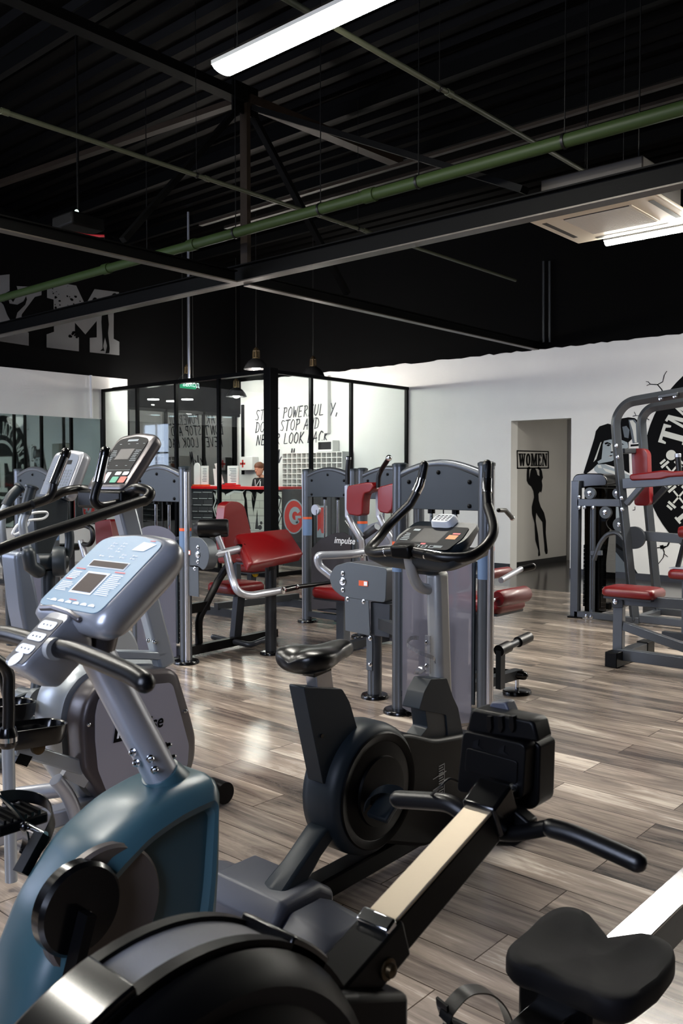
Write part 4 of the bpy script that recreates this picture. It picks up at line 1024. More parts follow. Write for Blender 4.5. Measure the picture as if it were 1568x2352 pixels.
B().band([V((-.13, .07, 1.40)) * hs + P0, V((-.17, .02, 1.30)) * hs + P0, V((-.17, 0, 1.2)) * hs + P0], (0, .012, 0), .006).build('collar_piping', 'white', pr)
B().band([V((-.13, -.07, 1.40)) * hs + P0, V((-.17, -.02, 1.30)) * hs + P0, V((-.17, 0, 1.2)) * hs + P0], (0, .012, 0), .006).build('collar_piping', 'white', pr)
# ------------------------------------------------------------------ weight machines
def disc_foot(t, x, y, r=.1, nm='foot'):
    B().lathe((x, y, 0), (0, 0, 1), [(r, 0), (r, .014), (r * .93, .024), (.05, .03)], 28).build(nm, 'blackgloss', t)
def bolt(b, p, axis, r=.012):
    b.lathe(p, axis, [(r * 1.5, 0), (r * 1.5, .003), (r, .004), (r * .9, .010), (r * .3, .013)], 12)
def tower(t, X, ya, yb, H=1.49, shroud=True, silver=(0, 1), weights=True, label_side=1):
    """weight tower in the plane X=const between posts ya (far) and yb (near)"""
    for i, y in enumerate((ya, yb)):
        B().tube([(X, y, .02), (X, y, H)], .046, 20).build('post', 'frame', t)
        B().lathe((X, y, H), (0, 0, 1), [(.05, 0), (.05, .016), (.035, .024)], 20).build('post_cap', 'plate', t)
        disc_foot(t, X, y)
        if i in silver:
            s = 1 if y == max(ya, yb) else -1
            B().tube([(X - .012, y + s * .034, .03), (X - .012, y + s * .034, H - .02)], .022, 14, sx=1.0, sy=1.0).build('aluminium_strip', 'alu', t)
    if label_side is not None:
        y = (ya, yb)[label_side]
        B().lathe((X, y, 1.02), (0, 0, 1), [(.0468, 0), (.0468, .022)], 20, False).build('warning_label', 'orange', t, fix=False)
        B().lathe((X, y, .86), (0, 0, 1), [(.0468, 0), (.0468, .158)], 20, False).build('warning_label', 'bluelabel', t, fix=False)
    ym = (ya + yb) / 2; hw = abs(ya - yb) / 2
    arc = [(X - .01, ya + (yb - ya) * k / 12, 1.435 + .07 * math.sin(PI * k / 12)) for k in range(13)]
    B().tube(arc, .026, 14).build('arched_header_tube', 'frame', t)
    n = 14; pts = [(X - .02, ya - .03 + (yb - ya + .06) * k / n, 1.425 + .07 * math.sin(PI * k / n)) for k in range(n + 1)]
    lo, hi = (ya - .03, yb + .03) if ya > yb else (ya + .03, yb - .03)
    pts = [(X - .02, lo + (hi - lo) * k / n, 1.425 + .07 * math.sin(PI * k / n)) for k in range(n + 1)] + [(X - .02, hi, 1.24), (X - .02, lo, 1.24)]
    pl = B().prism(pts, (-.012, 0, 0)).build('header_panel', 'plate', t, bevel=.003)
    b = B()
    for yy, zz in ((lo - .06 * (1 if ya > yb else -1), 1.40), (ym, 1.455), (hi + .06 * (1 if ya > yb else -1), 1.40), (lo - .06 * (1 if ya > yb else -1), 1.265), (hi + .06 * (1 if ya > yb else -1), 1.265)):
        bolt(b, (X - .032, yy, zz), (-1, 0, 0), .009)
    b.build('panel_screw', 'black', pl)
    for s in (-1, 1):
        B().cyl((X + .02, ym + s * .085, .12), (X + .02, ym + s * .085, 1.26), .011, seg=10).build('guide_rod', 'chrome', t)
        B().cyl((X + .02, ym + s * .085, 1.215), (X + .02, ym + s * .085, 1.25), .022, seg=12).build('rod_stop', 'black', t)
    B().cyl((X + .02, ym, .7), (X + .02, ym, 1.42), .004, seg=6).build('cable', 'rope', t)
    if weights:
        b = B()
        for k in range(13): b.span((X - .03, ym - .14, .13 + k * .037), (X + .08, ym + .14, .13 + k * .037 + .033))
        b.build('weight_stack', 'weights', t, bevel=.003)
    B().span((X - .03, min(ya, yb), .06), (X + .03, max(ya, yb), .11)).build('base_bar', 'framed', t)
    if shroud:
        w = hw - .06; pts = []
        m = 16
        for k in range(m + 1):
            u = -1 + 2 * k / m; pts.append((X - .045, ym + w * u, .93 + .12 * math.sqrt(max(0, 1 - (u * .93) ** 2))))
        for k in range(m + 1):
            u = 1 - 2 * k / m; pts.append((X - .045, ym + w * u, .07 - .05 * math.sqrt(max(0, 1 - (u * .93) ** 2))))
        B().prism(pts, (-.006, 0, 0)).build('frosted_shroud', 'frost', t, smooth=False)
        for s in (-1, 1): B().span((X - .045, ym + s * (w + .006) - .008, .15), (X - .03, ym + s * (w + .006) + .008, .95)).build('shroud_rail', 'plate', t)
def cushion(t, name, ctr, size, rot, material='red', r=.03):
    """upholstered pad with rounded edges and a backing board"""
    b = B(); hx, hy, hz = [v / 2 for v in size]; c = V(ctr)
    rings = []
    for z, ins in ((-hz, .012), (-hz * .6, .0), (hz * .3, .0), (hz * .8, .012), (hz, .035)):
        pts = fillet([(-hx + ins, -hy + ins, z), (hx - ins, -hy + ins, z), (hx - ins, hy - ins, z), (-hx + ins, hy - ins, z)], min(.05, hx * .6, hy * .6), 4, True)
        rings.append([c + rot @ p for p in pts])
    b.loft(rings)
    o = b.build(name, material, t, angle=55)
    B().box(c + rot @ V((0, 0, -hz - .008)), (size[0] * .9, size[1] * .9, .016), rot).build(name + '_board', 'framed', o)
    return o
def roller(t, name, a, b_, r, material):
    a, b_ = V(a), V(b_); d = (b_ - a).normalized()
    q = a.lerp(b_, .06); p = a.lerp(b_, .94)
    o = B().tube([a, q, p, b_], [r * .86, r, r, r * .86], 22).build(name, material, t)
    return o
def camplate(t, X, ylist, z0, z1, rounded, name='cam_cover'):
    pass
RI = Matrix.Identity(3)
def RX(a): return Matrix.Rotation(math.radians(a), 3, 'X')
def RY(a): return Matrix.Rotation(math.radians(a), 3, 'Y')
def RZ(a): return Matrix.Rotation(math.radians(a), 3, 'Z')

def cam_unit(t, X, pts, lower, th=.05, boltpos=None, label=None, mtl='platel'):
    """grey cover plate facing the camera side with its lower skirt, bolts and label"""
    P = fillet([PX(x, y, X) for x, y in pts], [(.0 if len(q) < 3 else q[2]) for q in [(a + (0,))[:3] if len(a) < 3 else a for a in [tuple(p) for p in pts]]] if False else .03, 4, True)
    o = B().prism(P, (th, 0, 0)).build('cam_cover', mtl, t, bevel=.004)
    if lower:
        o2 = B().prism([PX(x, y, X - .004) for x, y in lower], (.006, 0, 0)).build('cover_skirt', mtl, t)
    b = B()
    for i, (x, y) in enumerate(boltpos or []):
        bolt(b, PX(x, y, X - .002), (-1, 0, 0), .018 if i == 0 else .010)
    b.build('bolt', 'chrome', o)
    if label:
        c = PX(label[0], label[1], X - .003)
        q = B().box(c, (.002, .075, .034)).build('sticker', 'orange', o, smooth=False)
        B().box(c + V((-.0015, -.02, 0)), (.001, .028, .026)).build('sticker_field', 'white', o, smooth=False)
    return o

# ---- near centre machine: leg curl
XN = 4.165
tn = thing('leg_curl_machine', 'grey leg curl machine with frosted shroud and red roller, directly behind the grey bike', 'weight machine', (XN, 2.93, 0))
ya, yb = PZ(909, 1639).y, 2.614
tower(tn, XN, ya, yb, silver=(1,), label_side=1)
B().lathe((XN, ya, 1.02), (0, 0, 1), [(.0468, 0), (.0468, .022)], 20, False).build('warning_label', 'orange', tn, fix=False)
B().lathe((XN, ya, .86), (0, 0, 1), [(.0468, 0), (.0468, .158)], 20, False).build('warning_label', 'bluelabel', tn, fix=False)
XP = 4.25
cam_unit(tn, XP, [(768, 1300), (800, 1290), (888, 1304), (885, 1385), (786, 1372), (762, 1352), (755, 1325)], [(791, 1372), (846, 1380), (849, 1460), (793, 1448)], .14, [(787, 1335), (787, 1317), (787, 1355), (798, 1376), (835, 1382)], (834, 1340))
B().span((XP + .02, PX(890, 1400, XP).y, PX(860, 1462, XP).z), (XP + .15, PX(846, 1400, XP).y, PX(860, 1385, XP).z)).build('cam_box', 'framed', tn, bevel=.004)
p = PZ(860, 1602); B().tube([p + V((0, 0, .02)), (p.x, p.y, PX(860, 1450, p.x).z)], .05, 20, sx=.9).build('support_leg', 'frame', tn); disc_foot(tn, p.x, p.y, .09)
q = PX(850, 1465, p.x - .05); B().span((p.x - .055, q.y - .02, PX(850, 1535, p.x).z), (p.x - .04, q.y + .03, q.z)).build('adjuster_plate', 'platel', tn, bevel=.003)
b = B(); bolt(b, PX(850, 1466, p.x - .058), (-1, 0, 0), .011); bolt(b, PX(850, 1526, p.x - .058), (-1, 0, 0), .011); b.build('bolt', 'chrome', tn)
B().beam((p.x, p.y, .5), (XN, ya, .5), .05, .07).build('cross_bar', 'framed', tn)
# silver lever arm loop
arm = [PX(760, 1322, XP + .06), PX(732, 1300, XP + .02), PX(728, 1276, XP), PY(800, 1274, PX(738, 1280, XP).y - .05), PY(880, 1262, PX(738, 1280, XP).y - .1), PY(945, 1252, PX(738, 1280, XP).y - .15)]
B().tube(fillet(arm, .07, 6), .028, 16, 'round').build('lever_arm', 'silver', tn)
b = B(); bolt(b, arm[3] + V((.1, -.03, -.01)), (0, -1, 0), .013); b.build('bolt', 'chrome', tn)
# seat behind the tower and roller pads
cushion(tn, 'seat', (4.85, 3.05, .62), (.36, .42, .09), RI)
cushion(tn, 'back_pad', (4.85, 3.32, .86), (.34, .4, .08), RX(82))
for px, py, x, ln, r, nm in ((1142, 1376, 4.4, .33, .050, 'shin_roller'), (1118, 1320, 4.9, .28, .034, 'thigh_roller')):
    a = PX(px, py, x); roller(tn, nm, a, a + V((ln, 0, 0)), r, 'red')
    B().cyl(a - V((.12, 0, 0)), a + V((ln + .01, 0, 0)), .014, seg=10).build('roller_axle', 'chrome', tn)
a = PX(1150, 1333, 4.6); c = PX(1198, 1306, 4.95)
B().tube([a, c], .018, 12).build('seat_handle', 'silver', tn); B().tube([c, PX(1222, 1301, 5.0)], .024, 12, 'round').build('handle_grip', 'rubber', tn)
a = PX(1145, 1172, 4.5); c = PX(1160, 1172, 4.6); d = PX(1176, 1190, 4.7)
B().tube([a, c, d], .014, 10, 'round').build('adjusting_handle', 'rubber', tn); B().ball(d, .016).build('handle_tip', 'chrome', tn)
a = PX(1145, 1495, 4.5); c = a + V((.36, 0, .035))
B().cyl(a, a.lerp(c, .3), .035).build('foot_roller', 'rubber', tn); B().cyl(a, c, .022).build('foot_bar', 'framed', tn); B().cyl(a.lerp(c, .62), c, .033).build('foot_roller', 'rubber', tn)
B().beam((a.x + .02, a.y, a.z), (a.x + .02, a.y, .16), .035, .05, (1, 0, 0)).build('foot_bar_post', 'framed', tn)
pz = PZ(1187, 1592); B().beam((XN + .05, pz.y + .05, .13), (pz.x + .02, pz.y, .13), .06, .06).build('floor_beam', 'framed', tn)
B().tube([(pz.x - .1, pz.y + .35, .13), (pz.x - .02, pz.y - .06, .13)], .03, 12, 'round').build('floor_cross_tube', 'blackgloss', tn)
B().cyl((pz.x, pz.y, .02), (pz.x, pz.y, .12), .014).build('levelling_screw', 'chrome', tn); disc_foot(tn, pz.x, pz.y, .095)
B().beam((XN, 3.0, .13), (4.9, 3.1, .13), .07, .08).build('floor_beam', 'framed', tn); B().beam((4.85, 3.1, .12), (4.85, 3.1, .57), .07, .07, (1, 0, 0)).build('seat_post', 'framed', tn)
B().beam((4.85, 3.34, .12), (4.85, 3.34, 1.1), .06, .06, (1, 0, 0)).build('back_post', 'framed', tn)

# ---- pec fly machine (tower T3) behind it
XT3 = 5.92; y3 = PZ(825, 1466).y
t3 = thing('pec_fly_machine', 'grey chest fly machine with two red L-shaped arm pads and upright black handles', 'weight machine', (XT3, y3 - .3, 0))
tower(t3, XT3, y3, y3 - .62, silver=(), label_side=0)
for i, (dx, pxs) in enumerate(((0, 0), (1, 0))):
    xx = 5.35
    if i == 0: P_ = [(795, 1125), (798, 1116), (838, 1108), (852, 1108), (857, 1118), (850, 1130), (836, 1134), (832, 1150), (831, 1182), (822, 1186), (800, 1182), (794, 1170)]
    else: P_ = [(866, 1125), (870, 1118), (900, 1110), (905, 1120), (900, 1170), (890, 1180), (872, 1177), (866, 1168)]
    y_pl = PX(P_[0][0], 1150, xx).y
    pts = fillet([PX(x, y, xx) for x, y in P_], .012, 2, True)
    B().prism(pts, (.10, 0, 0)).build('arm_pad', 'red', t3, bevel=.014, segs=3)
    x0 = P_[0][0]
    B().prism([PX(x, y, xx + .1) for x, y in ((x0 - 4, 1116), (x0 + 2, 1114), (x0 + 3, 1182), (x0 + 38, 1230), (x0 + 32, 1234), (x0 - 3, 1188))], (.02, 0, 0)).build('pad_bracket', 'silver', t3)
    B().tube([PX(x0 + 4, 1185, xx + .06), PX(x0 + 18, 1215, xx + .06), PX(x0 + 34, 1240, xx + .08), PX(x0 + 40, 1300, xx + .2)], .025, 12).build('swing_arm', 'silver', t3)
h = [PX(798, 1112, 5.4), PX(798, 1080, 5.4), PX(800, 1056, 5.4)]
B().tube(h, .020, 12).build('handle_grip', 'rubber', t3); B().lathe(h[2], (0, 0, 1), [(.023, 0), (.024, .02), (.012, .03)], 14).build('handle_cap', 'chrome', t3)
h = [PX(868, 1120, 5.4), PX(869, 1093, 5.4), PX(876, 1078, 5.4), PX(893, 1052, 5.3)]
B().tube(fillet(h, .06), .019, 12).build('handle_grip', 'rubber', t3); B().ball(h[-1], .025).build('handle_cap', 'chrome', t3)
a, c = PX(792, 1196, 5.42), PX(822, 1236, 5.42)
B().cyl(a, c, .006, seg=6).build('tie_rod', 'chrome', t3)
b = B().tube([PX(866, 1210, 5.5), PX(830, 1236, 5.52), (5.85, y3 - .1, .62)], .03, 12).build('linkage', 'frame', t3)
cushion(t3, 'seat', (5.3, y3 - .32, .5), (.36, .4, .09), RI)
B().beam((5.3, y3 - .32, .04), (5.3, y3 - .32, .45), .08, .08, (1, 0, 0)).build('seat_post', 'frame', t3)
B().beam((5.1, y3 - .32, .05), (XT3, y3 - .31, .05), .08, .06).build('floor_beam', 'framed', t3)
disc_foot(t3, 5.12, y3 - .32, .07)

# ---- T2 tower with printed smoked shroud
p2 = PZ(706, 1428)
t2 = thing('cable_tower_machine', 'grey weight tower left of the chest fly machine with a smoked printed shroud', 'weight machine', (p2.x, p2.y - .3, 0))
tower(t2, p2.x, p2.y, p2.y - .6, shroud=False, silver=(0,), label_side=0, weights=True)
X2 = p2.x
sh = [PX(x, y, X2 - .06) for x, y in ((716, 1260), (735, 1240), (765, 1225), (790, 1222), (806, 1232), (806, 1395), (716, 1400))]
B().prism(sh, (-.006, 0, 0)).build('shroud', glassmat('grey_smoked_shroud', (84, 82, 86), .03, .45, (88, 86, 92)), t2, smooth=False)
o = PX(767, 1247, X2 - .07); B().text('impulse', .085, o, (0, -1, 0), (0, 0, 1), .001, shear=.25, offset=.015).build('logo', 'white', t2, smooth=False, fix=False)
c = PX(723, 1171, X2 - .05); B().cyl(c, c + V((.03, 0, 0)), .052, seg=22).build('pulley', 'silver', t2)
B().cyl(c + V((0, -.02, 0)), (c.x, c.y - .02, c.z - .35), .004, seg=6).build('cable', 'rope', t2)
B().beam((X2 + .1, p2.y - .3, .05), (X2 + .9, p2.y - .3, .05), .08, .06).build('floor_beam', 'framed', t2)
cushion(t2, 'seat', (X2 + .7, p2.y - .3, .5), (.36, .38, .08), RI); B().beam((X2 + .7, p2.y - .3, .05), (X2 + .7, p2.y - .3, .46), .07, .07, (1, 0, 0)).build('seat_post', 'framed', t2)
# small teal dumbbells on a low rack inside view between
rk = thing('dumbbell_rack', 'low dark rack with small turquoise dumbbells behind the smoked shroud', 'rack', tuple(PZ(740, 1400)))
c = PZ(752, 1386)
B().span((c.x - .15, c.y - .35, 0), (c.x + .2, c.y + .3, .05)).span((c.x - .1, c.y - .35, .05), (c.x + .15, c.y - .31, .5)).span((c.x - .1, c.y + .26, .05), (c.x + .15, c.y + .3, .5)).span((c.x - .12, c.y - .35, .42), (c.x + .16, c.y + .3, .45)).span((c.x - .12, c.y - .35, .18), (c.x + .16, c.y + .3, .21)).build('frame', 'blackmetal', rk)
M['turq'] = mat('turquoise_vinyl', (40, 180, 170), .4)
for i, (zz, yy) in enumerate(((.213, -.2), (.213, .05), (.453, -.2), (.453, .05))):
    d = thing('dumbbell', 'small turquoise dumbbell on the %s shelf of the low rack, %s one' % (('lower', 'upper')[i // 2], ('right', 'left')[i % 2]), 'dumbbell', (c.x, c.y + yy, zz))
    B().cyl((c.x - .08, c.y + yy, zz + .045), (c.x + .08, c.y + yy, zz + .045), .014).build('handle', 'turq', d)
    for s in (-1, 1): B().lathe((c.x + s * .065, c.y + yy, zz + .045), (1, 0, 0), [(.03, -.028), (.045, -.015), (.045, .015), (.03, .028)], 12).build('weight_head', 'turq', d)

# ---- arm curl machine (T4)
XA = 4.2
p4 = PZ(418, 1525)
t4 = thing('arm_curl_machine', 'arm curl machine with big sloped red arm pad and tall red backrest', 'weight machine', (XA, p4.y, 0))
y4 = p4.y
tower(t4, XA, y4 + .62, y4, silver=(1,), label_side=1, shroud=True)
XQ = XA - .03
cam_unit(t4, XQ + .02, [(399, 1234), (410, 1232), (462, 1235), (476, 1252), (481, 1278), (476, 1300), (466, 1312), (455, 1300), (399, 1299)], [(418, 1300), (455, 1303), (456, 1371), (420, 1366)], .09, [(454, 1274), (454, 1257), (454, 1290), (422, 1303), (447, 1306)], (430, 1269))
yA = PX(480, 1278, XA).y
a = V((XA + .05, yA + .02, PX(478, 1276, XA).z))
e = PY(548, 1262, yA)
B().tube([a, e], .032, 16).build('pivot_tube', 'silver', t4)
B().tube([e, e + (e - a).normalized() * .05], .04, 16).build('pivot_hub', 'blackgloss', t4)
arm = [PY(500, 1240, yA), PY(510, 1262, yA)]
B().tube([PY(500, 1232, yA + .02), PY(512, 1262, yA)], .022, 12).build('roller_arm', 'silver', t4)
rc = PY(488, 1214, yA + .05)
B().tube([rc + V((-.05, .10, 0)), rc + V((-.05, .08, 0)), rc + V((.12, -.02, 0)), rc + V((.13, -.03, 0))], [.055, .07, .07, .062], 22).build('counter_roller', 'rubber', t4)
yB = yA - .12
path = [PY(519, 1268, yA), PY(533, 1330, yA - .05), PY(545, 1360, yB), PY(572, 1369, yB), PY(645, 1356, yB)]
B().tube(fillet(path, .09, 6), .029, 16).build('lever_arm', 'silver', t4)
a = path[-1]; b_ = PY(683, 1348, yB); c_ = PY(760, 1338, yB)
B().tube([a, b_], .024, 12).build('grip_sleeve', 'blackgloss', t4); B().tube([b_, c_], .018, 12, 'round').build('grip_bar', 'rubber', t4)
b = B(); bolt(b, PY(651, 1356, yB - .03), (0, -1, 0), .018); bolt(b, PY(682, 1347, yB - .02), (0, -1, 0), .011); b.build('bolt', 'chrome', t4)
# base, posts
bz = .06
B().beam((XA, PY(430, 1500, y4).y + .12, bz), (5.35, y4 + .2, bz), .06, .07).build('floor_beam', 'blackmetal', t4)
yk = y4 + .2
curve = [PY(457, 1490, yk), PY(456, 1420, yk), PY(470, 1395, yk), PY(505, 1325, yk), PY(530, 1290, yk - .1)]
B().tube(fillet(curve, .12, 6), .036, 12, sy=.8).build('curved_post', 'blackmetal', t4)
B().beam(PY(425, 1400, yk), PY(478, 1390, yk), .05, .075).build('link_beam', 'blackmetal', t4)
B().span((XA + .03, yk - .04, PY(425, 1430, yk).z), (XA + .06, yk + .04, PY(425, 1375, yk).z)).build('mounting_plate', 'blackmetal', t4)
sp = [PY(540, 1470, yk), PY(549, 1370, yk)]
B().beam(sp[0], sp[1], .06, .08, (1, 0, 0)).build('seat_post', 'framed', t4)
B().tube(fillet([PY(490, 1463, yk + .1), PY(520, 1470, yk), PY(575, 1482, yk - .2), PY(612, 1467, yk - .2)], .05), .024, 12, 'round').build('foot_tube', 'frame', t4)
ps = PZ(622, 1502)
B().tube([(ps.x, ps.y, .02), (ps.x, ps.y, PX(622, 1290, ps.x).z)], .046, 18).build('front_post', 'framed', t4); disc_foot(t4, ps.x, ps.y, .09)
cushion(t4, 'seat', PY(551, 1348, yk - .0) + V((0, .05, 0)), (.36, .36, .085), RI)
# tall backrest
yb_ = yk + .42
pts = fillet([PY(x, y, yb_) for x, y in ((517, 1160), (530, 1151), (550, 1153), (562, 1163), (592, 1285), (520, 1296), (512, 1215))], .03, 3, True)
B().prism(pts, (-.02, .09, 0)).build('backrest', 'red', t4, bevel=.018, segs=3)
B().beam(PY(545, 1340, yb_ + .06), PY(540, 1200, yb_ + .1), .05, .05, (1, 0, 0)).build('back_post', 'framed', t4)
# preacher pad: top edge far, bottom edge nearer
yt, ybm = yA + .10, yA - .22
T0, T1, B0, B1 = PY(541, 1225, yt), PY(662, 1213, yt), PY(573, 1296, ybm), PY(699, 1270, ybm)
nrm = (T1 - T0).cross(B0 - T0).normalized()
if nrm.z < 0: nrm = -nrm
th = -nrm * .075
b = B(); rings = []
mid = (T0 + T1 + B0 + B1) / 4
for k, ins in ((0.0, .06), (.22, .0), (1.0, .02)):
    rings.append(fillet([p.lerp(mid, ins) + th * k for p in (T0, T1, B1, B0)], .03, 3, True))
b.loft(rings); b.build('arm_pad', 'red', t4, angle=60)
B().beam(ps + V((0, 0, PX(622, 1300, ps.x).z - .02)), (mid.x, mid.y, mid.z - .12), .06, .06, (1, 0, 0)).build('pad_bracket', 'framed', t4)
cushion(t4, 'lower_pad', PY(575, 1284, yk), (.2, .2, .05), RI, 'reddark')

# ---- machines seen at the far left (T5) with a dark red backrest
y5 = PX(45, 1200, 4.2).y
t5 = thing('leg_press_machine', 'partly hidden weight machine at the far left with dark red backrest and black bent handle', 'weight machine', (4.2, y5, 0))
tower(t5, 4.2, y5, y5 - .62, silver=(), label_side=1, shroud=True)
q = PD(236, 1225, 8.0)
pts = [PX(x, y, 5.0) for x, y in ((217, 1198), (252, 1192), (262, 1250), (262, 1330), (222, 1335), (220, 1250))]
B().prism(fillet(pts, .03, 3, True), (.09, 0, 0)).build('backrest', 'reddark', t5, bevel=.015, segs=3)
h = [PX(x, y, 4.8) for x, y in ((160, 1232), (205, 1225), (214, 1210), (214, 1240), (210, 1252), (196, 1252))]
B().tube(fillet([PX(160, 1216, 4.8), PX(195, 1206, 4.8), PX(212, 1214, 4.8), PX(214, 1240, 4.8), PX(205, 1252, 4.8), PX(192, 1250, 4.8)], .04, 4), .024, 12, 'round').build('bent_handle', 'rubber', t5)
B().tube([PX(185, 1242, 4.8), PX(196, 1280, 4.8)], .03, 14).build('chrome_sleeve', 'silver', t5)
B().beam((4.9, y5 - .5, .05), (5.05, y5 - .5, .8), .07, .07, (1, 0, 0)).build('back_post', 'framed', t5)
B().beam((4.2, y5 - .45, .05), (5.4, y5 - .45, .05), .08, .06).build('floor_beam', 'framed', t5)
cushion(t5, 'seat', (4.75, y5 - .5, .48), (.4, .38, .08), RI, 'reddark')
# pale machine with horizontal black bar in between, far left behind: dumbbell bench
bn = thing('training_bench', 'dark training bench behind the far left machines near the mirror', 'bench', (6.3, 11.2, 0))
cushion(bn, 'bench_pad', (6.3, 11.2, .45), (1.2, .3, .08), RI, 'blackgloss')
for x_ in (5.8, 6.8): B().beam((x_, 11.2, 0.0), (x_, 11.2, .4), .06, .06, (1, 0, 0)).build('leg', 'framed', bn); B().span((x_ - .03, 10.95, 0), (x_ + .03, 11.45, .05)).build('foot_bar', 'framed', bn)
bn2 = thing('seat_machine', 'low red-seated bench machine with yellow knob seen between the arm curl pads', 'weight machine', tuple(PZ(575, 1400)))
c = PZ(578, 1402)
B().beam((c.x - .5, c.y, .1), (c.x + .6, c.y - .1, .1), .07, .07).build('floor_beam', 'framed', bn2)
for dx in (-.45, .5): B().span((c.x + dx - .03, c.y - .3, 0), (c.x + dx + .03, c.y + .25, .08)).build('foot_bar', 'framed', bn2)
B().beam((c.x, c.y, .1), (c.x, c.y, .42), .07, .07, (1, 0, 0)).build('seat_post', 'framed', bn2)
B().cyl((c.x + .3, c.y, .12), (c.x + .3, c.y, .7), .03).build('round_post', 'silver', bn2)
a = PX(586, 1318, c.x); B().ball(a, .035).build('knob', 'yellow', bn2); B().tube([a, a + V((0, .08, -.02)), (c.x, c.y + .02, .38)], .008, 8).build('knob_stem', 'framed', bn2)
cushion(bn2, 'seat', (c.x, c.y, .47), (.36, .36, .08), RI, 'reddark')

# ---- right hand multi station
px_, py_ = 1323, 1418
ps = PZ(px_, py_)
ms = thing('dip_station_machine', 'tall grey pull-up station with red elbow pads and weight stack before the mural', 'weight machine', (ps.x, ps.y, 0))
XS = ps.x
def xb(px, py, x=XS): return PX(px, py, x)
def bar(nm, pts, w, h, mtl='frame', r=0, up=(1, 0, 0)):
    return B().beam(pts[0], pts[1], w, h, up).build(nm, mtl, ms, bevel=.005)
a = xb(1324, 1104)
bar('rear_post', [(XS, a.y, 0.01), (XS, a.y, a.z)], .085, .075)
bar('base_beam', [(XS, a.y, .04), (XS, PX(1470, 1440, XS).y, .04)], .075, .06, up=(0, 0, 1))
B().span((XS - .06, a.y - .05, 0), (XS + .06, a.y + .06, .015)).build('foot_plate', 'black', ms)
c = xb(1356, 1290); bar('inner_post', [(XS + .05, xb(1355, 1300).y, .06), (XS + .05, xb(1355, 1300).y, xb(1355, 1160).z)], .045, .045)
# weight stack cover
pts = [xb(x, y, XS + .12) for x, y in ((1314, 1098), (1322, 1090), (1350, 1087), (1382, 1088), (1392, 1098), (1393, 1150), (1391, 1412), (1376, 1418), (1346, 1418), (1338, 1180), (1318, 1120))]
B().prism(fillet([xb(x, y, XS + .02) for x, y in ((1313, 1100), (1322, 1089), (1350, 1087), (1384, 1088), (1393, 1100), (1393, 1116), (1350, 1118), (1330, 1122), (1318, 1120))], .03, 4, True), (.28, 0, 0)).build('top_cap', 'blackgloss', ms, bevel=.01)
B().prism([xb(x, y, XS + .10) for x, y in ((1342, 1116), (1393, 1116), (1391, 1405), (1362, 1412), (1342, 1405))], (.22, 0, 0)).build('stack_cover', 'smoke', ms, smooth=False)
b = B(); yc = xb(1364, 1300, XS + .2).y
for k in range(16): b.span((XS + .14, yc - .09, .1 + k * .04), (XS + .30, yc + .09, .136 + k * .04))
b.build('weight_stack', 'weights', ms)
for s in (-1, 1): B().cyl((XS + .22, yc + s * .05, .08), (XS + .22, yc + s * .05, 1.4), .012, seg=10).build('guide_rod', 'brass', ms)
def pulley(px, py, r, x=XS - .02):
    c = xb(px, py, x); o = B().lathe(c, (-1, 0, 0), [(r, -.018), (r, -.008), (r * .86, 0), (r, .008), (r, .018)], 26).build('pulley', 'platel', ms)
    b = B(); bolt(b, c + V((-.018, 0, 0)), (-1, 0, 0), .016); b.build('bolt', 'chrome', o)
pulley(1355, 1133, .058); pulley(1391, 1177, .06); pulley(1419, 1133, .052, XS + .03); pulley(1424, 1205, .07, XS + .03)
B().tube([xb(1355, 1120), xb(1420, 1122)], .005, 6).build('cable', 'rope', ms)
B().tube(spline([xb(1400, 1187), xb(1392, 1200), xb(1400, 1215), xb(1425, 1228)], 5), .005, 6).build('cable', 'rope', ms)
B().tube([xb(1358, 1145), xb(1358, 1400)], .005, 6).build('cable', 'rope', ms)
bar('upper_beam', [xb(1328, 1154), xb(1428, 1155)], .075, .075, up=(0, 0, 1))
b = B()
for x, y in ((1330, 1142), (1330, 1166), (1342, 1166), (1362, 1166)): bolt(b, xb(x, y, XS - .04), (-1, 0, 0), .012)
for x, y in ((1346, 1416), (1357, 1417)): bolt(b, xb(x, y, XS - .04), (-1, 0, 0), .014)
b.build('bolt', 'chrome', ms)
# curved swing arm
B().tube(fillet([xb(1364, 1286), xb(1376, 1250), xb(1394, 1226), xb(1418, 1222), xb(1434, 1240)], .12, 6), .032, 10, sx=.7).build('swing_arm', 'frame', ms)
bar('arm_bracket', [xb(1356, 1270), xb(1382, 1270)], .05, .04)
# inclined front uprights
F1 = [xb(1457, 1430), xb(1413, 985)]; X9 = 8.85
def upright(base, pts, x, end):
    P = [PX(*q, x) for q in pts]; P[0].z = .03
    path = fillet(P, .22, 8)
    B().tube(path, .052, 4, hint=(1, 0, 0)).build('upright', 'frame', ms, smooth=False, bevel=.006)
upright(None, [(1458, 1432), (1420, 1060), (1412, 960), (1438, 924), (1600, 896)], XS, None)
upright(None, [(1512, 1412), (1484, 1120), (1472, 960), (1492, 936), (1600, 918)], X9, None)
bar('top_joint', [xb(1515, 912, XS - .03), xb(1560, 905, XS - .03)], .03, .11, 'framed')
b = B()
for x, y in ((1517, 915), (1550, 910)): bolt(b, xb(x, y, XS - .06), (-1, 0, 0), .014)
for x, y in ((1416, 1024), (1419, 1050), (1428, 1144), (1429, 1170)): bolt(b, xb(x, y, XS - .06), (-1, 0, 0), .013)
b.build('bolt', 'chrome', ms)
bar('pull_up_grip', [PX(1545, 902, XS + .2), PX(1600, 896, XS + .2)], .04, .04, 'blackgloss')
bar('pull_up_plate', [PX(1535, 902, XS + .1), PX(1552, 899, XS + .1)], .03, .08, 'silver')
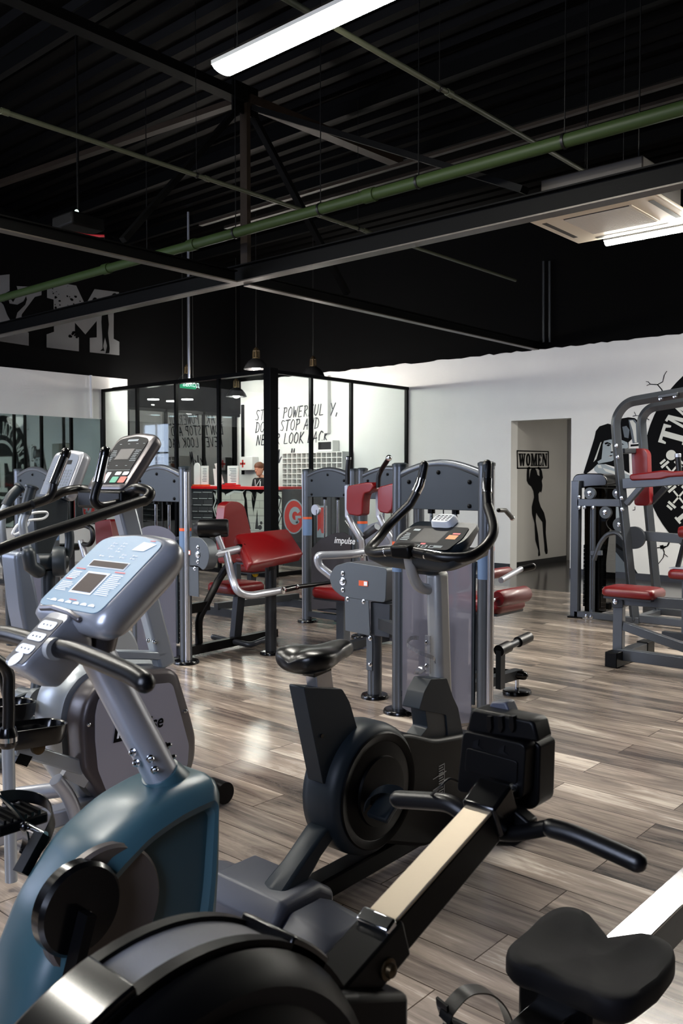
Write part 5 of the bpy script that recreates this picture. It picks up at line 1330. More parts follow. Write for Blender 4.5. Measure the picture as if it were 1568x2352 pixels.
# dip arms
bar('dip_arm', [xb(1432, 1111), xb(1610, 1098)], .07, .10, up=(0, 0, 1))
bar('dip_brace', [xb(1438, 1158), xb(1474, 1116)], .05, .06)
bar('dip_brace', [PX(1495, 1155, X9 - .2), PX(1530, 1118, X9 - .2)], .05, .06, 'framed')
bar('rear_cross_beam', [PX(1428, 1036, XS + .1), PX(1462, 1036, X9 - .3)], .05, .07, 'framed')
bz_ = XS + .25
pts = fillet([PX(x, y, bz_) for x, y in ((1449, 1036), (1455, 1030), (1478, 1030), (1486, 1040), (1488, 1102), (1452, 1104))], .04, 3, True)
B().prism(pts, (.10, 0, 0)).build('back_pad', 'red', ms, bevel=.02, segs=3)
pts = fillet([PX(x, y, bz_ + .05) for x, y in ((1470, 1118), (1490, 1112), (1492, 1155), (1485, 1162), (1456, 1161), (1455, 1140))], .03, 3, True)
B().prism(pts, (.10, 0, 0)).build('lower_back_pad', 'red', ms, bevel=.02, segs=3)
pts = fillet([xb(x, y) for x, y in ((1449, 1090), (1490, 1085), (1525, 1080), (1540, 1083), (1600, 1081), (1600, 1093), (1540, 1096), (1520, 1101), (1452, 1104))], .02, 2, True)
B().prism([p + V((-.06, 0, 0)) for p in pts], (.13, 0, 0)).build('elbow_pad', 'red', ms, bevel=.018, segs=3)
a = xb(1560, 1092); c = xb(1556, 1050)
B().tube([a, c], .026, 12).build('dip_grip', 'rubber', ms); B().lathe(c, (0, 0, 1), [(.03, 0), (.03, .03), (.026, .034)], 14).build('grip_cap', 'silver', ms)
bar('lower_arm', [PX(1456, 1229, XS + .1), PX(1600, 1240, XS + .1)], .06, .09, up=(0, 0, 1))
c = PX(1456, 1235, XS + .02); B().lathe(c, (-1, 0, 0), [(.11, -.02), (.11, .02)], 24).build('pivot_disc', 'framed', ms)
a = PX(1560, 1222, XS - .02); roller(ms, 'knee_roller', a, a + V((0, -.4, .02)), .055, 'red')
bar('base_beam', [(XS, xb(1470, 1440).y, .06), (XS, xb(1640, 1440).y, .06)], .075, .07, up=(0, 0, 1))
bar('base_beam', [(X9, PX(1500, 1412, X9).y + .1, .06), (X9, PX(1640, 1412, X9).y, .06)], .075, .07, up=(0, 0, 1))
bar('cross_foot', [(XS, xb(1458, 1432).y, .045), (X9, PX(1512, 1412, X9).y, .045)], .07, .06, up=(0, 0, 1))

# ---- front bench station at right
pb = PZ(1412, 1518)
XBn = 6.35
bs = thing('leg_extension_bench', 'grey bench machine with flat red seat and black rubber foot at right edge', 'weight machine', (XBn, 2.9, 0))
def bx(px, py, x=XBn): return PX(px, py, x)
def bbar(nm, pts, w, h, mtl='frame', up=(1, 0, 0)): return B().beam(pts[0], pts[1], w, h, up).build(nm, mtl, bs, bevel=.004)
yv = bx(1421, 1450).y
bbar('front_post', [(XBn, yv, .1), (XBn, yv, bx(1421, 1385).z)], .075, .06)
f0, f1 = PZ(1395, 1512, .055), PZ(1458, 1478, .055)
B().beam((f0.x - .02, yv, .055), (f0.x + .62, yv, .055), .085, .10).build('cross_foot', 'framed', bs, bevel=.004)
B().beam((f0.x - .06, yv, .058), (f0.x + .18, yv, .058), .095, .114).build('rubber_end', 'black', bs, bevel=.006)
B().beam((f0.x + .52, yv, .058), (f0.x + .66, yv, .058), .095, .114).build('rubber_end', 'black', bs, bevel=.006)
bbar('base_beam', [(XBn, yv, .085), (XBn, yv - 1.5, .085)], .07, .085, up=(0, 0, 1))
bbar('diagonal_strut', [bx(1432, 1437), bx(1640, 1512)], .05, .065, up=(0, 0, 1))
bbar('seat_beam', [bx(1424, 1377), bx(1640, 1392)], .07, .075, up=(0, 0, 1))
pts = [bx(x, y, XBn - .05) for x, y in ((1405, 1368), (1422, 1372), (1430, 1380), (1430, 1396), (1405, 1396))]
B().prism(pts, (.10, 0, 0)).build('post_bracket', 'framed', bs, bevel=.004)
b = B(); bolt(b, bx(1413, 1382, XBn - .052), (-1, 0, 0), .013); b.build('bolt', 'chrome', bs)
s0, s1 = bx(1392, 1357), bx(1512, 1362)
cushion(bs, 'seat', ((XBn + .03), (s0.y + s1.y) / 2, (s0.z + s1.z) / 2), (.28, abs(s0.y - s1.y), .075), RI)
# second red seat and gas spring further right
st = thing('adductor_machine', 'grey machine cut by the right edge with a red seat plate and black spring', 'weight machine', tuple(PZ(1580, 1400)))
XK = 7.6
a = PX(1533, 1317, XK)
cushion(st, 'seat', (XK + .12, a.y - .22, a.z), (.3, .44, .085), RI)
B().span((XK + .0, a.y - .44, a.z + .045), (XK + .24, a.y - .01, a.z + .052)).build('seat_plate', 'silver', st)
B().cyl(PX(1556, 1302, XK + .1), PX(1572, 1240, XK + .1), .022).build('spring_strut', 'blackgloss', st)
b = B(); bolt(b, PX(1556, 1304, XK + .1), (0, 0, 1), .02); b.build('bolt', 'chrome', st)
B().beam((XK + .1, PX(1566, 1380, XK).y, .02), (XK + .1, PX(1566, 1380, XK).y, a.z - .05), .06, .06, (1, 0, 0)).build('seat_post', 'frame', st)
B().beam((XK + .1, PX(1566, 1380, XK).y + .2, .03), (XK + .1, PX(1566, 1380, XK).y - .6, .03), .07, .06).build('floor_beam', 'framed', st)
# ------------------------------------------------------------------ rowing machine (heading +X, plane Y = YR)
YR = .745
rw = thing('rowing_machine', 'black rowing machine in the foreground with silver mesh flywheel band and angled monitor arm', 'rowing machine', (1.4, YR, 0))
fc, fr_ = (.568, .628), .280
B().arcband(fc, fr_ - .015, fr_, YR - .012, YR + .05, -200, 160, 96).build('mesh_band', mat('perforated_silver_mesh', (120, 120, 124), .4, .6, bump=.6, bscale=1100), rw)
for y0, y1 in ((YR - .030, YR - .012), (YR + .05, YR + .066)):
    B().arcband(fc, fr_ - .06, fr_ + .006, y0, y1, -200, 160, 96).build('band_rim', 'black', rw)
for s, yb_ in ((-1, YR - .034), (1, YR + .066)):
    prof = [(fr_ - .002, 0), (fr_ - .012, .022), (fr_ - .03, .036), (fr_ - .05, .030), (fr_ - .065, .040), (fr_ - .1, .062), (fr_ * .4, .085), (.03, .09)]
    B().lathe((fc[0], yb_, fc[1]), (0, s, 0), prof, 72).build('flywheel_cover', 'black', rw)
a0 = 103
B().arcband(fc, fr_ - .02, fr_ + .016, YR - .028, YR + .056, a0, a0 + 24, 14).build('band_clamp', 'blackgloss', rw, bevel=.003)
B().arcband(fc, fr_ - .02, fr_ + .006, YR - .022, YR + .048, a0 + 24, a0 + 60, 16).build('damper_plate', 'chrome', rw)
b = B(); bolt(b, (fc[0] + (fr_ + .01) * math.cos(math.radians(a0 + 20)), YR - .03, fc[1] + (fr_ - .02) * math.sin(math.radians(a0 + 20))), (0, -1, 0), .006); b.build('bolt', 'chrome', rw)
B().arcband(fc, fr_ - .01, fr_ + .014, YR - .03, YR + .062, 42, 58, 10).build('band_clamp', 'blackgloss', rw, bevel=.003)
# body and arm
A0, A1 = PY(866, 2118, YR), PY(1108, 1850, YR)
d = (A1 - A0).normalized(); up_ = V((-d.z, 0, d.x))
B().prism([(.62, YR - .05, .30), (.62, YR - .05, .80), (.75, YR - .05, .80), (.925, YR - .05, .725), (.925, YR - .05, .30)], (0, .11, 0)).build('drive_housing', 'black', rw, bevel=.01)
B().beam(A0 - d * .35 - up_ * .03, A0 + d * .02 - up_ * .03, .062, .058, up_).build('lower_arm', 'black', rw, bevel=.004)
B().beam(A0 - up_ * .032, A1 - up_ * .032, .045, .058, up_).build('arm_core', 'black', rw, bevel=.004)
B().beam(A0 - up_ * .0, A1 - up_ * .0, .048, .006, up_).build('arm_top_strip', 'anod', rw, bevel=.002)
B().beam(A0 - d * .012, A0 + d * .010 + up_ * .004, .056, .014, up_).build('arm_clip', 'chrome', rw, bevel=.003)
b = B(); bolt(b, A0 - d * .03 - up_ * .04 + V((0, -.031, 0)), (0, -1, 0), .010); b.build('bolt', 'brass', rw)
B().beam(A1 - d * .01 - up_ * .02, A1 + d * .05 - up_ * .012, .062, .06, up_).build('arm_bracket', 'blackgloss', rw, bevel=.005)
# monitor seen from behind
XM = 1.25
bk = [PX(x, y, XM) for x, y in ((1062, 1678), (1207, 1710), (1202, 1834), (1168, 1826), (1120, 1812), (1052, 1815))]
bk = [PX(x, y, XM) for x, y in ((1062, 1678), (1207, 1710), (1200, 1836), (1047, 1820))]
o = B().prism(fillet(bk, .012, 3, True), (.035, 0, 0)).build('monitor_back_shell', 'black', rw, bevel=.004)
q = lambda p, dx: V((XM - dx, p.y, p.z))
def mx_(pts, dx): return [q(PX(x, y, XM), dx) for x, y in pts]
B().prism(fillet(mx_([(1072, 1716), (1190, 1748), (1188, 1802), (1068, 1770)], .003), .006, 2, True), (.004, 0, 0)).build('battery_door', 'black', o, bevel=.0015)
for (cx_, cy_) in ((1097, 1708), (1156, 1722)):
    B().prism(mx_([(cx_ - 10, cy_ + 8), (cx_ - 8, cy_ - 6), (cx_ + 4, cy_ - 10), (cx_ + 2, cy_ + 4), (cx_ + 12, cy_ + 12)], .002), (.003, 0, 0)).build('hook_slot', 'paintblack', o, smooth=False)
b = B(); bolt(b, q(PX(1180, 1811, XM), .001), (-1, 0, 0), .006); b.build('bolt', 'chrome', o)
fp = fillet([PX(x, y, XM + .05) for x, y in ((1074, 1690), (1230, 1700), (1258, 1712), (1255, 1850), (1225, 1868), (1100, 1840))], .018, 4, True)
B().prism([V((XM + .035, p.y, p.z)) for p in fillet([PX(x, y, XM + .035) for x, y in ((1066, 1684), (1222, 1702), (1240, 1712), (1236, 1850), (1216, 1862), (1066, 1826))], .018, 4, True)], (.055, 0, 0)).build('monitor_front_shell', 'black', rw, bevel=.006)
B().prism(fillet([PX(x, y, XM + .088) for x, y in ((1090, 1700), (1235, 1722), (1232, 1840), (1090, 1812))], .01, 3, True), (.004, 0, 0)).build('monitor_screen', 'screengrey', rw)
B().prism([PX(x, y, XM + .012) for x, y in ((1070, 1682), (1078, 1636), (1086, 1628), (1218, 1655), (1226, 1664), (1236, 1706)) ], (.05, 0, 0)).build('monitor_top_hood', 'black', rw, bevel=.005)
B().prism([PX(x, y, XM + .045) for x, y in ((1118, 1630), (1128, 1612), (1160, 1613), (1172, 1640))], (.03, 0, 0)).build('ribbed_clip', 'footplastic', rw, bevel=.003)
b = B()
for k in range(3):
    x = 1122 + k * 26; b.prism([PX(xx, yy, XM + .004) for xx, yy in ((x - 5, 1645), (x + 4, 1646), (x + 6, 1672), (x + 1, 1684), (x - 5, 1672))], (.012, 0, 0))
b.build('clip_hooks', 'blackgloss', rw)
B().tube(spline([PX(1050, 1795, XM - .02), PX(1030, 1790, XM - .06), PX(1010, 1808, XM - .08), PX(988, 1830, XM - .03), PX(990, 1850, XM - .03)], 5), .0025, 6).build('sensor_cable', 'rope', rw)
# handle
XH = 1.22
hp = [PX(914, 1836, XH), PX(985, 1840, XH), PX(1030, 1846, XH), PX(1068, 1870, XH), PX(1110, 1905, XH), PX(1170, 1915, XH), PX(1222, 1908, XH), PX(1265, 1902, XH), PX(1320, 1918, XH), PX(1400, 1952, XH), PX(1462, 1980, XH)]
hd = B().tube(spline(hp, 4), .0125, 14, 'round').build('handle', 'black', rw)
for seg_, rr in ((hp[:4], .0155), (hp[7:], .0150)):
    B().tube(spline(seg_, 4), rr, 16, 'round').build('handle_grip', 'rubber', hd)
B().prism([PX(x, y, XH + .01) for x, y in ((1110, 1862), (1180, 1860), (1215, 1890), (1210, 1925), (1180, 1945), (1135, 1945), (1112, 1915))], (.03, 0, 0)).build('handle_cradle', 'black', rw, bevel=.004)
# rail, seat, feet
RZ_ = .470
B().span((.95, YR - .042, RZ_ - .09), (2.95, YR + .020, RZ_ - .004)).build('rail_core', 'black', rw, bevel=.003)
B().span((1.0, YR - .046, RZ_ - .006), (2.93, YR + .024, RZ_)).build('rail_top', mat('polished_rail_steel', (222, 222, 224), .16, 1.0), rw, bevel=.002)
sc_ = V((1.485, YR - .040, .548))
def seat_pt(u, v_, top=True):
    # u along Y (-1..1), v along X (-1..1)
    hx, hy = .128, .128
    k = 1.0
    notch_b = .045 * math.exp(-(u / .38) ** 2); notch_f = .028 * math.exp(-(u / .42) ** 2)
    x = v_ * hx
    if v_ > 0: x -= notch_b * v_ ** 2
    else: x += notch_f * v_ ** 2
    y = u * hy * (1 - .06 * v_ ** 2) * (1.04 if v_ > 0 else 1.0)
    rr_ = max(abs(u), abs(v_))
    z = -.014 * (math.exp(-((abs(u) - .48) / .34) ** 2 - ((v_ + .05) / .6) ** 2)) - .012 * math.exp(-(u / .22) ** 2) * (.5 + abs(v_)) + .010 * max(0, v_) ** 2
    return V((x, y, z))
b = B(); n = 18; rings = []
def squircle(t): 
    c, s_ = math.cos(t), math.sin(t); e = .38
    return (abs(c) ** e * (1 if c >= 0 else -1), abs(s_) ** e * (1 if s_ >= 0 else -1))
m = 56
for kf, dz in ((.72, -.052), (.95, -.045), (1.0, -.034), (1.0, -.012), (.985, -.003), (.95, .002), (.82, .003), (.62, .002), (.42, 0), (.22, 0), (.06, 0)):
    rg = []
    for k in range(m):
        u, v_ = squircle(2 * PI * k / m); p = seat_pt(u * kf, v_ * kf)
        if dz < -.02: p.z = seat_pt(u, v_).z * .6
        rg.append(sc_ + p + V((0, 0, dz)))
    rings.append(rg)
b.loft(rings); b.build('seat', 'seatfoam', rw, angle=50)
B().span((1.40, YR - .085, RZ_ - .05), (1.58, YR + .06, RZ_ + .035)).build('seat_carriage', 'black', rw, bevel=.008)
# foot straps
sy = YR + .10
pts = [PY(x, y, sy) for x, y in ((1020, 2345), (1030, 2318), (1062, 2282), (1090, 2272), (1122, 2278), (1150, 2305), (1168, 2345), (1180, 2400))]
B().band(spline(pts, 5), (.006, .026, .004), .003).build('foot_strap', 'rubber', rw)
pts = [PY(x, y, sy + .01) for x, y in ((1015, 2300), (1018, 2322), (1030, 2352), (1060, 2400))]
B().band(spline(pts, 4), (.004, .026, .004), .005).build('strap_buckle', 'blackgloss', rw)
for s in (-1, 1):
    B().prism([(1.18, YR + s * .10 - .05, .34), (1.30, YR + s * .10 - .05, .56 - .12), (1.32, YR + s * .10 - .05, .42), (1.20, YR + s * .10 - .05, .30)], (0, .1, 0)).build('footrest', 'black', rw, bevel=.006)
B().beam((1.24, YR - .1, .40), (1.24, YR + .1, .40), .03, .03).build('footrest_axle', 'framed', rw)
B().beam((.80, YR, .40), (.72, YR, .03), .07, .06, (1, 0, 0)).build('front_leg', 'black', rw); B().span((.66, YR - .3, 0), (.74, YR + .3, .04)).build('front_foot', 'black', rw, bevel=.01)
B().beam((2.86, YR - .01, .40), (2.93, YR - .01, .03), .06, .05, (1, 0, 0)).build('rear_leg', 'black', rw); B().span((2.89, YR - .22, 0), (2.97, YR + .2, .04)).build('rear_foot', 'black', rw, bevel=.01)

# ------------------------------------------------------------------ teal exercise bike (heading +X, plane Y=1.47)
YT = 1.47
tb = thing('exercise_bike', 'teal blue exercise bike with silver console in the left foreground', 'exercise bike', (1.0, YT, 0))
prof = [(.72, .06), (.705, .20), (.722, .38), (.762, .53), (.815, .635), (.90, .728), (1.0, .778), (1.09, .797), (1.175, .800), (1.186, .785), (1.186, .62), (1.180, .50), (1.19, .40), (1.23, .10), (1.23, .06)]
prof3 = fillet([V((x, 0, z)) for x, z in prof], .03, 3, True)
yn, yf = YT - .10, YT + .10
b = B(); rings = []
cx_, cz_ = .98, .40
for y, ins in ((yf, .035), (yf - .012, .012), (yf - .035, 0), (yn + .06, 0), (yn + .03, .006), (yn + .012, .02), (yn, .045)):
    rg = []
    for p in prof3:
        d_ = V((cx_ - p.x, 0, cz_ - p.z)); L_ = d_.length
        rg.append(V((p.x, y, p.z)) + d_ / L_ * ins)
    rings.append(rg)
# recessed side: step in
for y, ins in ((yn + .004, .060), (yn + .02, .072)):
    rg = []
    for p in prof3:
        d_ = V((cx_ - p.x, 0, cz_ - p.z)); L_ = d_.length
        rg.append(V((p.x, y, p.z)) + d_ / L_ * ins)
    rings.append(rg)
b.loft(rings); b.build('shroud', 'teal', tb, angle=30)
dc = PY(252, 2098, yn)
B().lathe((dc.x, yn + .03, dc.z), (0, -1, 0), [(.122, 0), (.122, .016), (.116, .022), (.098, .018), (.02, .016)], 56).build('side_disc', mat('brown_grey_side_disc', (86, 78, 74), .4, .2), tb)
dc2 = PY(194, 2093, yn - .015)
B().lathe((dc2.x, yn + .02, dc2.z), (0, -1, 0), [(.083, 0), (.083, .022), (.076, .030), (.02, .028)], 48).build('crank_disc', 'blackgloss', tb)
b = B(); bolt(b, (dc2.x + .01, yn - .008, dc2.z - .012), (0, -1, 0), .005); b.build('bolt', 'chrome', tb)
B().beam((dc2.x, yn - .025, dc2.z), (dc2.x - .05, yn - .025, dc2.z - .16), .02, .03, (0, 1, 0)).build('crank_arm', 'black', tb)
B().span((dc2.x - .10, yn - .14, dc2.z - .19), (dc2.x + .0, yn - .04, dc2.z - .165)).build('pedal', 'black', tb, bevel=.006)
# post
P0_, P1_ = PY(372, 1782, YT), PY(222, 1500, YT)
B().tube([P0_ - (P1_ - P0_).normalized() * .08, P0_, P1_], [.036, .036, .034], 28).build('console_post', 'silver', tb)
B().lathe(P0_ - (P1_ - P0_).normalized() * .004, (P1_ - P0_), [(.0365, 0), (.0375, .004), (.0365, .008)], 24).build('post_ring', 'chrome', tb)
dirp = (P1_ - P0_).normalized()
# collar cone flowing into the shroud
cb_ = B(); rings = []
for k, (t_, ra, rb_) in enumerate(((.012, .040, .040), (.0, .046, .045), (-.05, .052, .06), (-.12, .045, .09), (-.2, .012, .06))):
    c = P0_ + dirp * t_ ; xax = dirp.cross(V((0, 1, 0))).normalized(); 
    rings.append([c + V((0, 1, 0)) * (ra * math.cos(a)) + xax * (rb_ * math.sin(a)) for a in [2 * PI * j / 24 for j in range(24)]])
cb_.loft(rings); cb_.build('post_collar', 'teal', tb, angle=60)
b = B()
for px, py in ((343, 1742), (353, 1768), (307, 1727), (315, 1752), (381, 1714), (391, 1741)):
    c = PY(px, py, YT - .031 if px in (343, 353) else YT - .012); nrm = V((0, -1, 0)) if px in (343, 353) else (V((-.9, -.3, 0)) if px < 330 else V((.9, -.3, .2)))
    bolt(b, c, nrm, .0055)
b.build('bolt', 'chrome', tb)
# console
w = .104
BL, BR = V((.882, YT + w, 1.172)), V((.882, YT - w, 1.172)); TL, TR = V((1.035, YT + w, 1.294)), V((1.035, YT - w, 1.294))
ux = V((0, -1, 0)); uy = (TL - BL).normalized(); un = ux.cross(uy).normalized()
if un.z < 0: un = -un
def cq(u, v_, h=0.0): return BL + ux * (u * 2 * w) + uy * (v_ * (TL - BL).length) + un * h     # u,v in 0..1 on the face
def rr_outline(m_, r=.03, bulge=.012):
    o_ = [cq(0, 0) + (-ux - uy) * m_, cq(1, 0) + (ux - uy) * m_, cq(1, 1) + (ux + uy) * m_, cq(.5, 1) + uy * (m_ + bulge), cq(0, 1) + (-ux + uy) * m_]
    return fillet(o_, r, 5, True)
b = B(); b.loft([[p + un * h for p in rr_outline(m_, r_)] for h, m_, r_ in ((-.075, -.012, .03), (-.055, .012, .035), (-.03, .022, .04), (-.010, .020, .04), (0, .008, .035), (.003, .002, .03))])
b.build('console_shell', 'consilver', tb, angle=50)
b = B(); b.prism(fillet([cq(.0, .0, .0035), cq(1, 0, .0035), cq(1, .98, .0035), (cq(.5, 1.06, .0035)), cq(0, .98, .0035)], .02, 4, True), un * .0015); fc_ = b.build('console_face', 'tealc', tb)
def quad(b, u0, v0, u1, v1, h=.0058, sl=0): b.flat([cq(u0, v0, h), cq(u1, v0, h), cq(u1 + sl, v1, h), cq(u0 + sl, v1, h)])
b = B(); quad(b, .20, .56, .80, .665); quad(b, .30, .20, .66, .50); b.build('display_border', 'white', fc_, smooth=False, fix=False)
b = B(); quad(b, .215, .572, .785, .653, .0064); b.build('text_display', 'lcd', fc_, smooth=False, fix=False)
b = B(); quad(b, .325, .225, .635, .475, .0064); b.build('graph_display', 'lcd', fc_, smooth=False, fix=False)
b = B(); rnd = random.Random(4)
for k in range(5): quad(b, .06, .47 - k * .022, .06 + .14 + rnd.random() * .06, .482 - k * .022)
for k in range(6): quad(b, .05, .32 - k * .022, .05 + .14 + rnd.random() * .08, .332 - k * .022)
for k in range(12): quad(b, .70, .48 - k * .024, .70 + .15 + rnd.random() * .08, .492 - k * .024)
for k in range(6): 
    c = cq(.20 + k * .125, .065, .006); b.flat([c + ux * (.011 * math.cos(a)) + uy * (.007 * max(0, math.sin(a))) for a in [j * PI / 6 for j in range(7)]])
quad(b, .08, .07, .14, .078)
for u0, v0, n_ in ((.24, .72, 1), (.40, .72, 1), (.57, .72, 2), (.74, .72, 2), (.26, .83, 3), (.42, .80, 4)):
    for k in range(n_):
        quad(b, u0 + .02, v0 + k * .04, u0 + .065, v0 + .01 + k * .04); c = cq(u0, v0 + .006 + k * .04, .006); b.flat([c + ux * (.0022 * math.cos(a)) + uy * (.0022 * math.sin(a)) for a in [j * PI / 4 for j in range(8)]])
b.build('printed_text', 'white', fc_, smooth=False, fix=False)
b = B(); b.flat([cq(.63, .84, .006), cq(.82, .84, .006), cq(.92, .95, .006), cq(.70, .97, .006)]); b.build('graph_print', 'white', fc_, smooth=False, fix=False)
b = B(); quad(b, .78, .985, .86, .997); quad(b, .06, .515, .22, .53); quad(b, .055, .365, .16, .38); quad(b, .70, .52, .86, .535); quad(b, .42, .11, .54, .122); b.build('red_print', 'redprint', fc_, smooth=False, fix=False)
b = B(); b.tube([cq(.10, -.03, .0), cq(.3, -.015, .004), cq(.6, -.04, .004), cq(.78, -.08, .0)], .006, 8, 'round'); b.build('book_ledge', 'conbrown', tb)
# keypad tongue
K = [PY(108, 1412, YT + .036), PY(154, 1421, YT - .034), PY(43, 1533, YT - .034), PY(10, 1521, YT + .036)]
mt, mb = (K[0] + K[1]) / 2, (K[2] + K[3]) / 2; hw_ = .036
K = [V((mt.x, YT + hw_, mt.z)), V((mt.x, YT - hw_, mt.z)), V((mb.x, YT - hw_, mb.z)), V((mb.x, YT + hw_, mb.z))]
kn = (K[1] - K[0]).cross(K[3] - K[0]).normalized()
if kn.z < 0: kn = -kn
K0 = [K[0] + (K[0] - K[3]) * .10, K[1] + (K[1] - K[2]) * .10, K[2], K[3]]
rr_ = fillet(K0, .018, 4, True)
cen = sum(K0, V()) / 4
b = B(); b.loft([[cen + (p - cen) * s_ - kn * h + V((0.012, 0, 0)) * (h / .07) for p in rr_] for h, s_ in ((.078, .78), (.06, .97), (.01, 1.02), (.002, 1.0), (0, .96))]); b.build('keypad_housing', 'consilver', tb, angle=50)
cen2 = sum(K, V()) / 4
pp = B(); pp.prism([cen2 + (p - cen2) * .90 + kn * .0005 for p in fillet(K, .008, 3, True)], kn * .0012); kp = pp.build('keypad_face', 'footplastic', tb)
def kq(u, v_): return (K[3] * (1 - u) + K[2] * u) * (1 - v_) + (K[0] * (1 - u) + K[1] * u) * v_ + kn * .003
for v0, sz in ((.80, .17), (.56, .16), (.31, .17)):
    B().flat(fillet([kq(.14, v0 - sz / 2), kq(.86, v0 - sz / 2), kq(.86, v0 + sz / 2), kq(.14, v0 + sz / 2)], .008, 3, True)).build('key_label', 'white', kp, smooth=False, fix=False)
    b = B()
    for u_ in (.33, .5, .67):
        c = kq(u_, v0) + kn * .0006; e1 = (K[1] - K[0]).normalized() * .0016; e2 = (K[0] - K[3]).normalized() * .0016; b.flat([c - e1 - e2, c + e1 - e2, c + e1 + e2, c - e1 + e2])
    b.build('key_marks', 'murdk', kp, smooth=False, fix=False)
c = kq(.5, .10); e1 = (K[1] - K[0]).normalized(); e2 = kn.cross(e1)
B().flat([c + e1 * (.016 * math.cos(a)) + e2 * (.016 * math.sin(a)) for a in [j * PI / 10 for j in range(20)]]).build('round_key', 'white', kp, smooth=False, fix=False)
B().tube([P1_, P1_.lerp(cq(.5, .3, -.06), .9)], [.033, .036], 18).build('console_neck', 'conbrown', tb)
# handlebars
H0 = PY(122, 1492, YT - .05)
hb_ = [V((H0.x + .01, YT + .26, H0.z - .01)), V((H0.x + .02, YT + .15, H0.z)), H0 + V((.012, .03, 0)), H0 + V((.012, -.04, .002)), PY(215, 1512, YT - .16), PY(300, 1548, YT - .27), PY(332, 1568, YT - .31)]
B().tube(spline(hb_, 5), .0175, 18, 'round').build('handlebar', 'rubber', tb)
a = PY(124, 1490, YT - .045); B().tube([a + V((0, .006, 0)), a + V((0, -.008, 0))], .0205, 20).build('grip_collar', 'beige', tb)
# pedal with strap on the far side
yp = YT + .24
pc = PY(28, 1880, yp)
B().span((pc.x - .055, yp - .05, pc.z - .012), (pc.x + .055, yp + .05, pc.z + .012)).build('pedal', 'black', tb, bevel=.005)
b = B()
for k in range(6): 
    x = pc.x - .04 + k * .015; b.span((x - .003, yp - .048, pc.z + .01), (x + .003, yp + .048, pc.z + .02))
b.build('pedal_tread', 'blackgloss', tb)
loop = [PY(x, y, yp + dy) for x, y, dy in ((4, 1832, .045), (40, 1828, .045), (85, 1834, .03), (112, 1850, 0), (122, 1880, -.03), (105, 1925, -.05), (72, 1960, -.05), (50, 1965, -.05))]
st_ = B().band(spline(loop, 6), (-.004, .004, .028), .003).build('pedal_strap', 'rubber', tb)
loop2 = [PY(x, y, yp - .055) for x, y in ((-10, 1822), (15, 1842), (40, 1870), (52, 1892), (60, 1930), (52, 1962))]
B().band(spline(loop2, 5), (.0, .024, .0), .004).build('strap_clip', 'blackgloss', tb)
B().ball(PY(56, 1898, yp - .07), .010, 10).build('strap_button', 'blackgloss', tb)
B().beam((dc2.x, YT + .11, dc2.z), (pc.x, YT + .12, pc.z), .02, .03, (0, 1, 0)).build('crank_arm', 'black', tb); B().cyl((pc.x, YT + .11, pc.z), (pc.x, yp, pc.z), .008).build('pedal_axle', 'chrome', tb)
B().span((1.18, YT - .26, 0), (1.27, YT + .26, .07)).build('front_foot', 'consilver', tb, bevel=.02)
B().beam((.8, YT, .08), (.05, YT, .06), .10, .08).build('rear_frame', 'consilver', tb, bevel=.01); B().span((.0, YT - .24, 0), (.08, YT + .24, .06)).build('rear_foot', 'consilver', tb, bevel=.02)
B().beam((.42, YT, .08), (.30, YT, .78), .06, .06, (1, 0, 0)).build('seat_post', 'consilver', tb, bevel=.008)

def saddle(t, c, s=1.0, name='saddle'):
    """wide rear at -X, nose towards +X"""
    c = V(c); rings = []
    for u, hw, zt, zb_ in ((-.125, .02, .0, -.02), (-.12, .055, .012, -.035), (-.10, .082, .026, -.046), (-.06, .094, .030, -.050), (-.02, .088, .024, -.048), (.02, .068, .016, -.040), (.05, .050, .018, -.038), (.08, .040, .024, -.034), (.108, .036, .026, -.030), (.124, .028, .020, -.026), (.132, .012, .008, -.014)):
        rg = []; n = 20
        for k in range(n):
            a = 2 * PI * k / n; y = hw * math.cos(a); sn = math.sin(a)
            z = zt * (abs(sn) ** .55) if sn > 0 else zb_ * (abs(sn) ** .7)
            if sn > 0 and u < .04: z -= .014 * math.exp(-(y / .018) ** 2) * min(1, (.06 - u) / .1)
            rg.append(c + V((u, y, z)) * s)
        rings.append(rg)
    return B().loft(rings).build(name, 'leather', t, sub=1, angle=80)
saddle(tb, (.28, YT, .84))

# ------------------------------------------------------------------ dark grey upright bike (heading +X, Y=1.95)
YU = 1.95
ub = thing('exercise_bike', 'dark grey upright exercise bike with black saddle in the middle of the picture', 'exercise bike', (2.4, YU, 0))
# rear foot cover
b = B()
def footring(y, x0, x1, z): return [V((x0, y, .0)), V((x0 - .0, y, z * .55)), V((x0 + .05, y, z)), V((x1 - .06, y, z)), V((x1, y, z * .7)), V((x1, y, 0))]
b.loft([footring(y, x0, x1, z) for y, x0, x1, z in ((2.20, 1.80, 2.05, .10), (2.17, 1.78, 2.06, .135), (1.87, 1.78, 2.06, .135), (1.85, 1.79, 2.05, .12))]); b.build('rear_foot_cover', 'footplastic', ub, bevel=.008)
for y0, y1 in ((2.20, 2.36), (1.66, 1.85)):
    B().loft([footring(y, 1.82, 2.03, z) for y, z in ((y0, .085), (y1 - (.02 if y1 > 2 else 0), .08), (y1, .06))] if y1 > 2 else [footring(y, 1.80, 2.04, z) for y, z in ((y0, .06), (y0 + .02, .08), (y1, .10))]).build('foot_end_cap', 'footplastic', ub, bevel=.01)
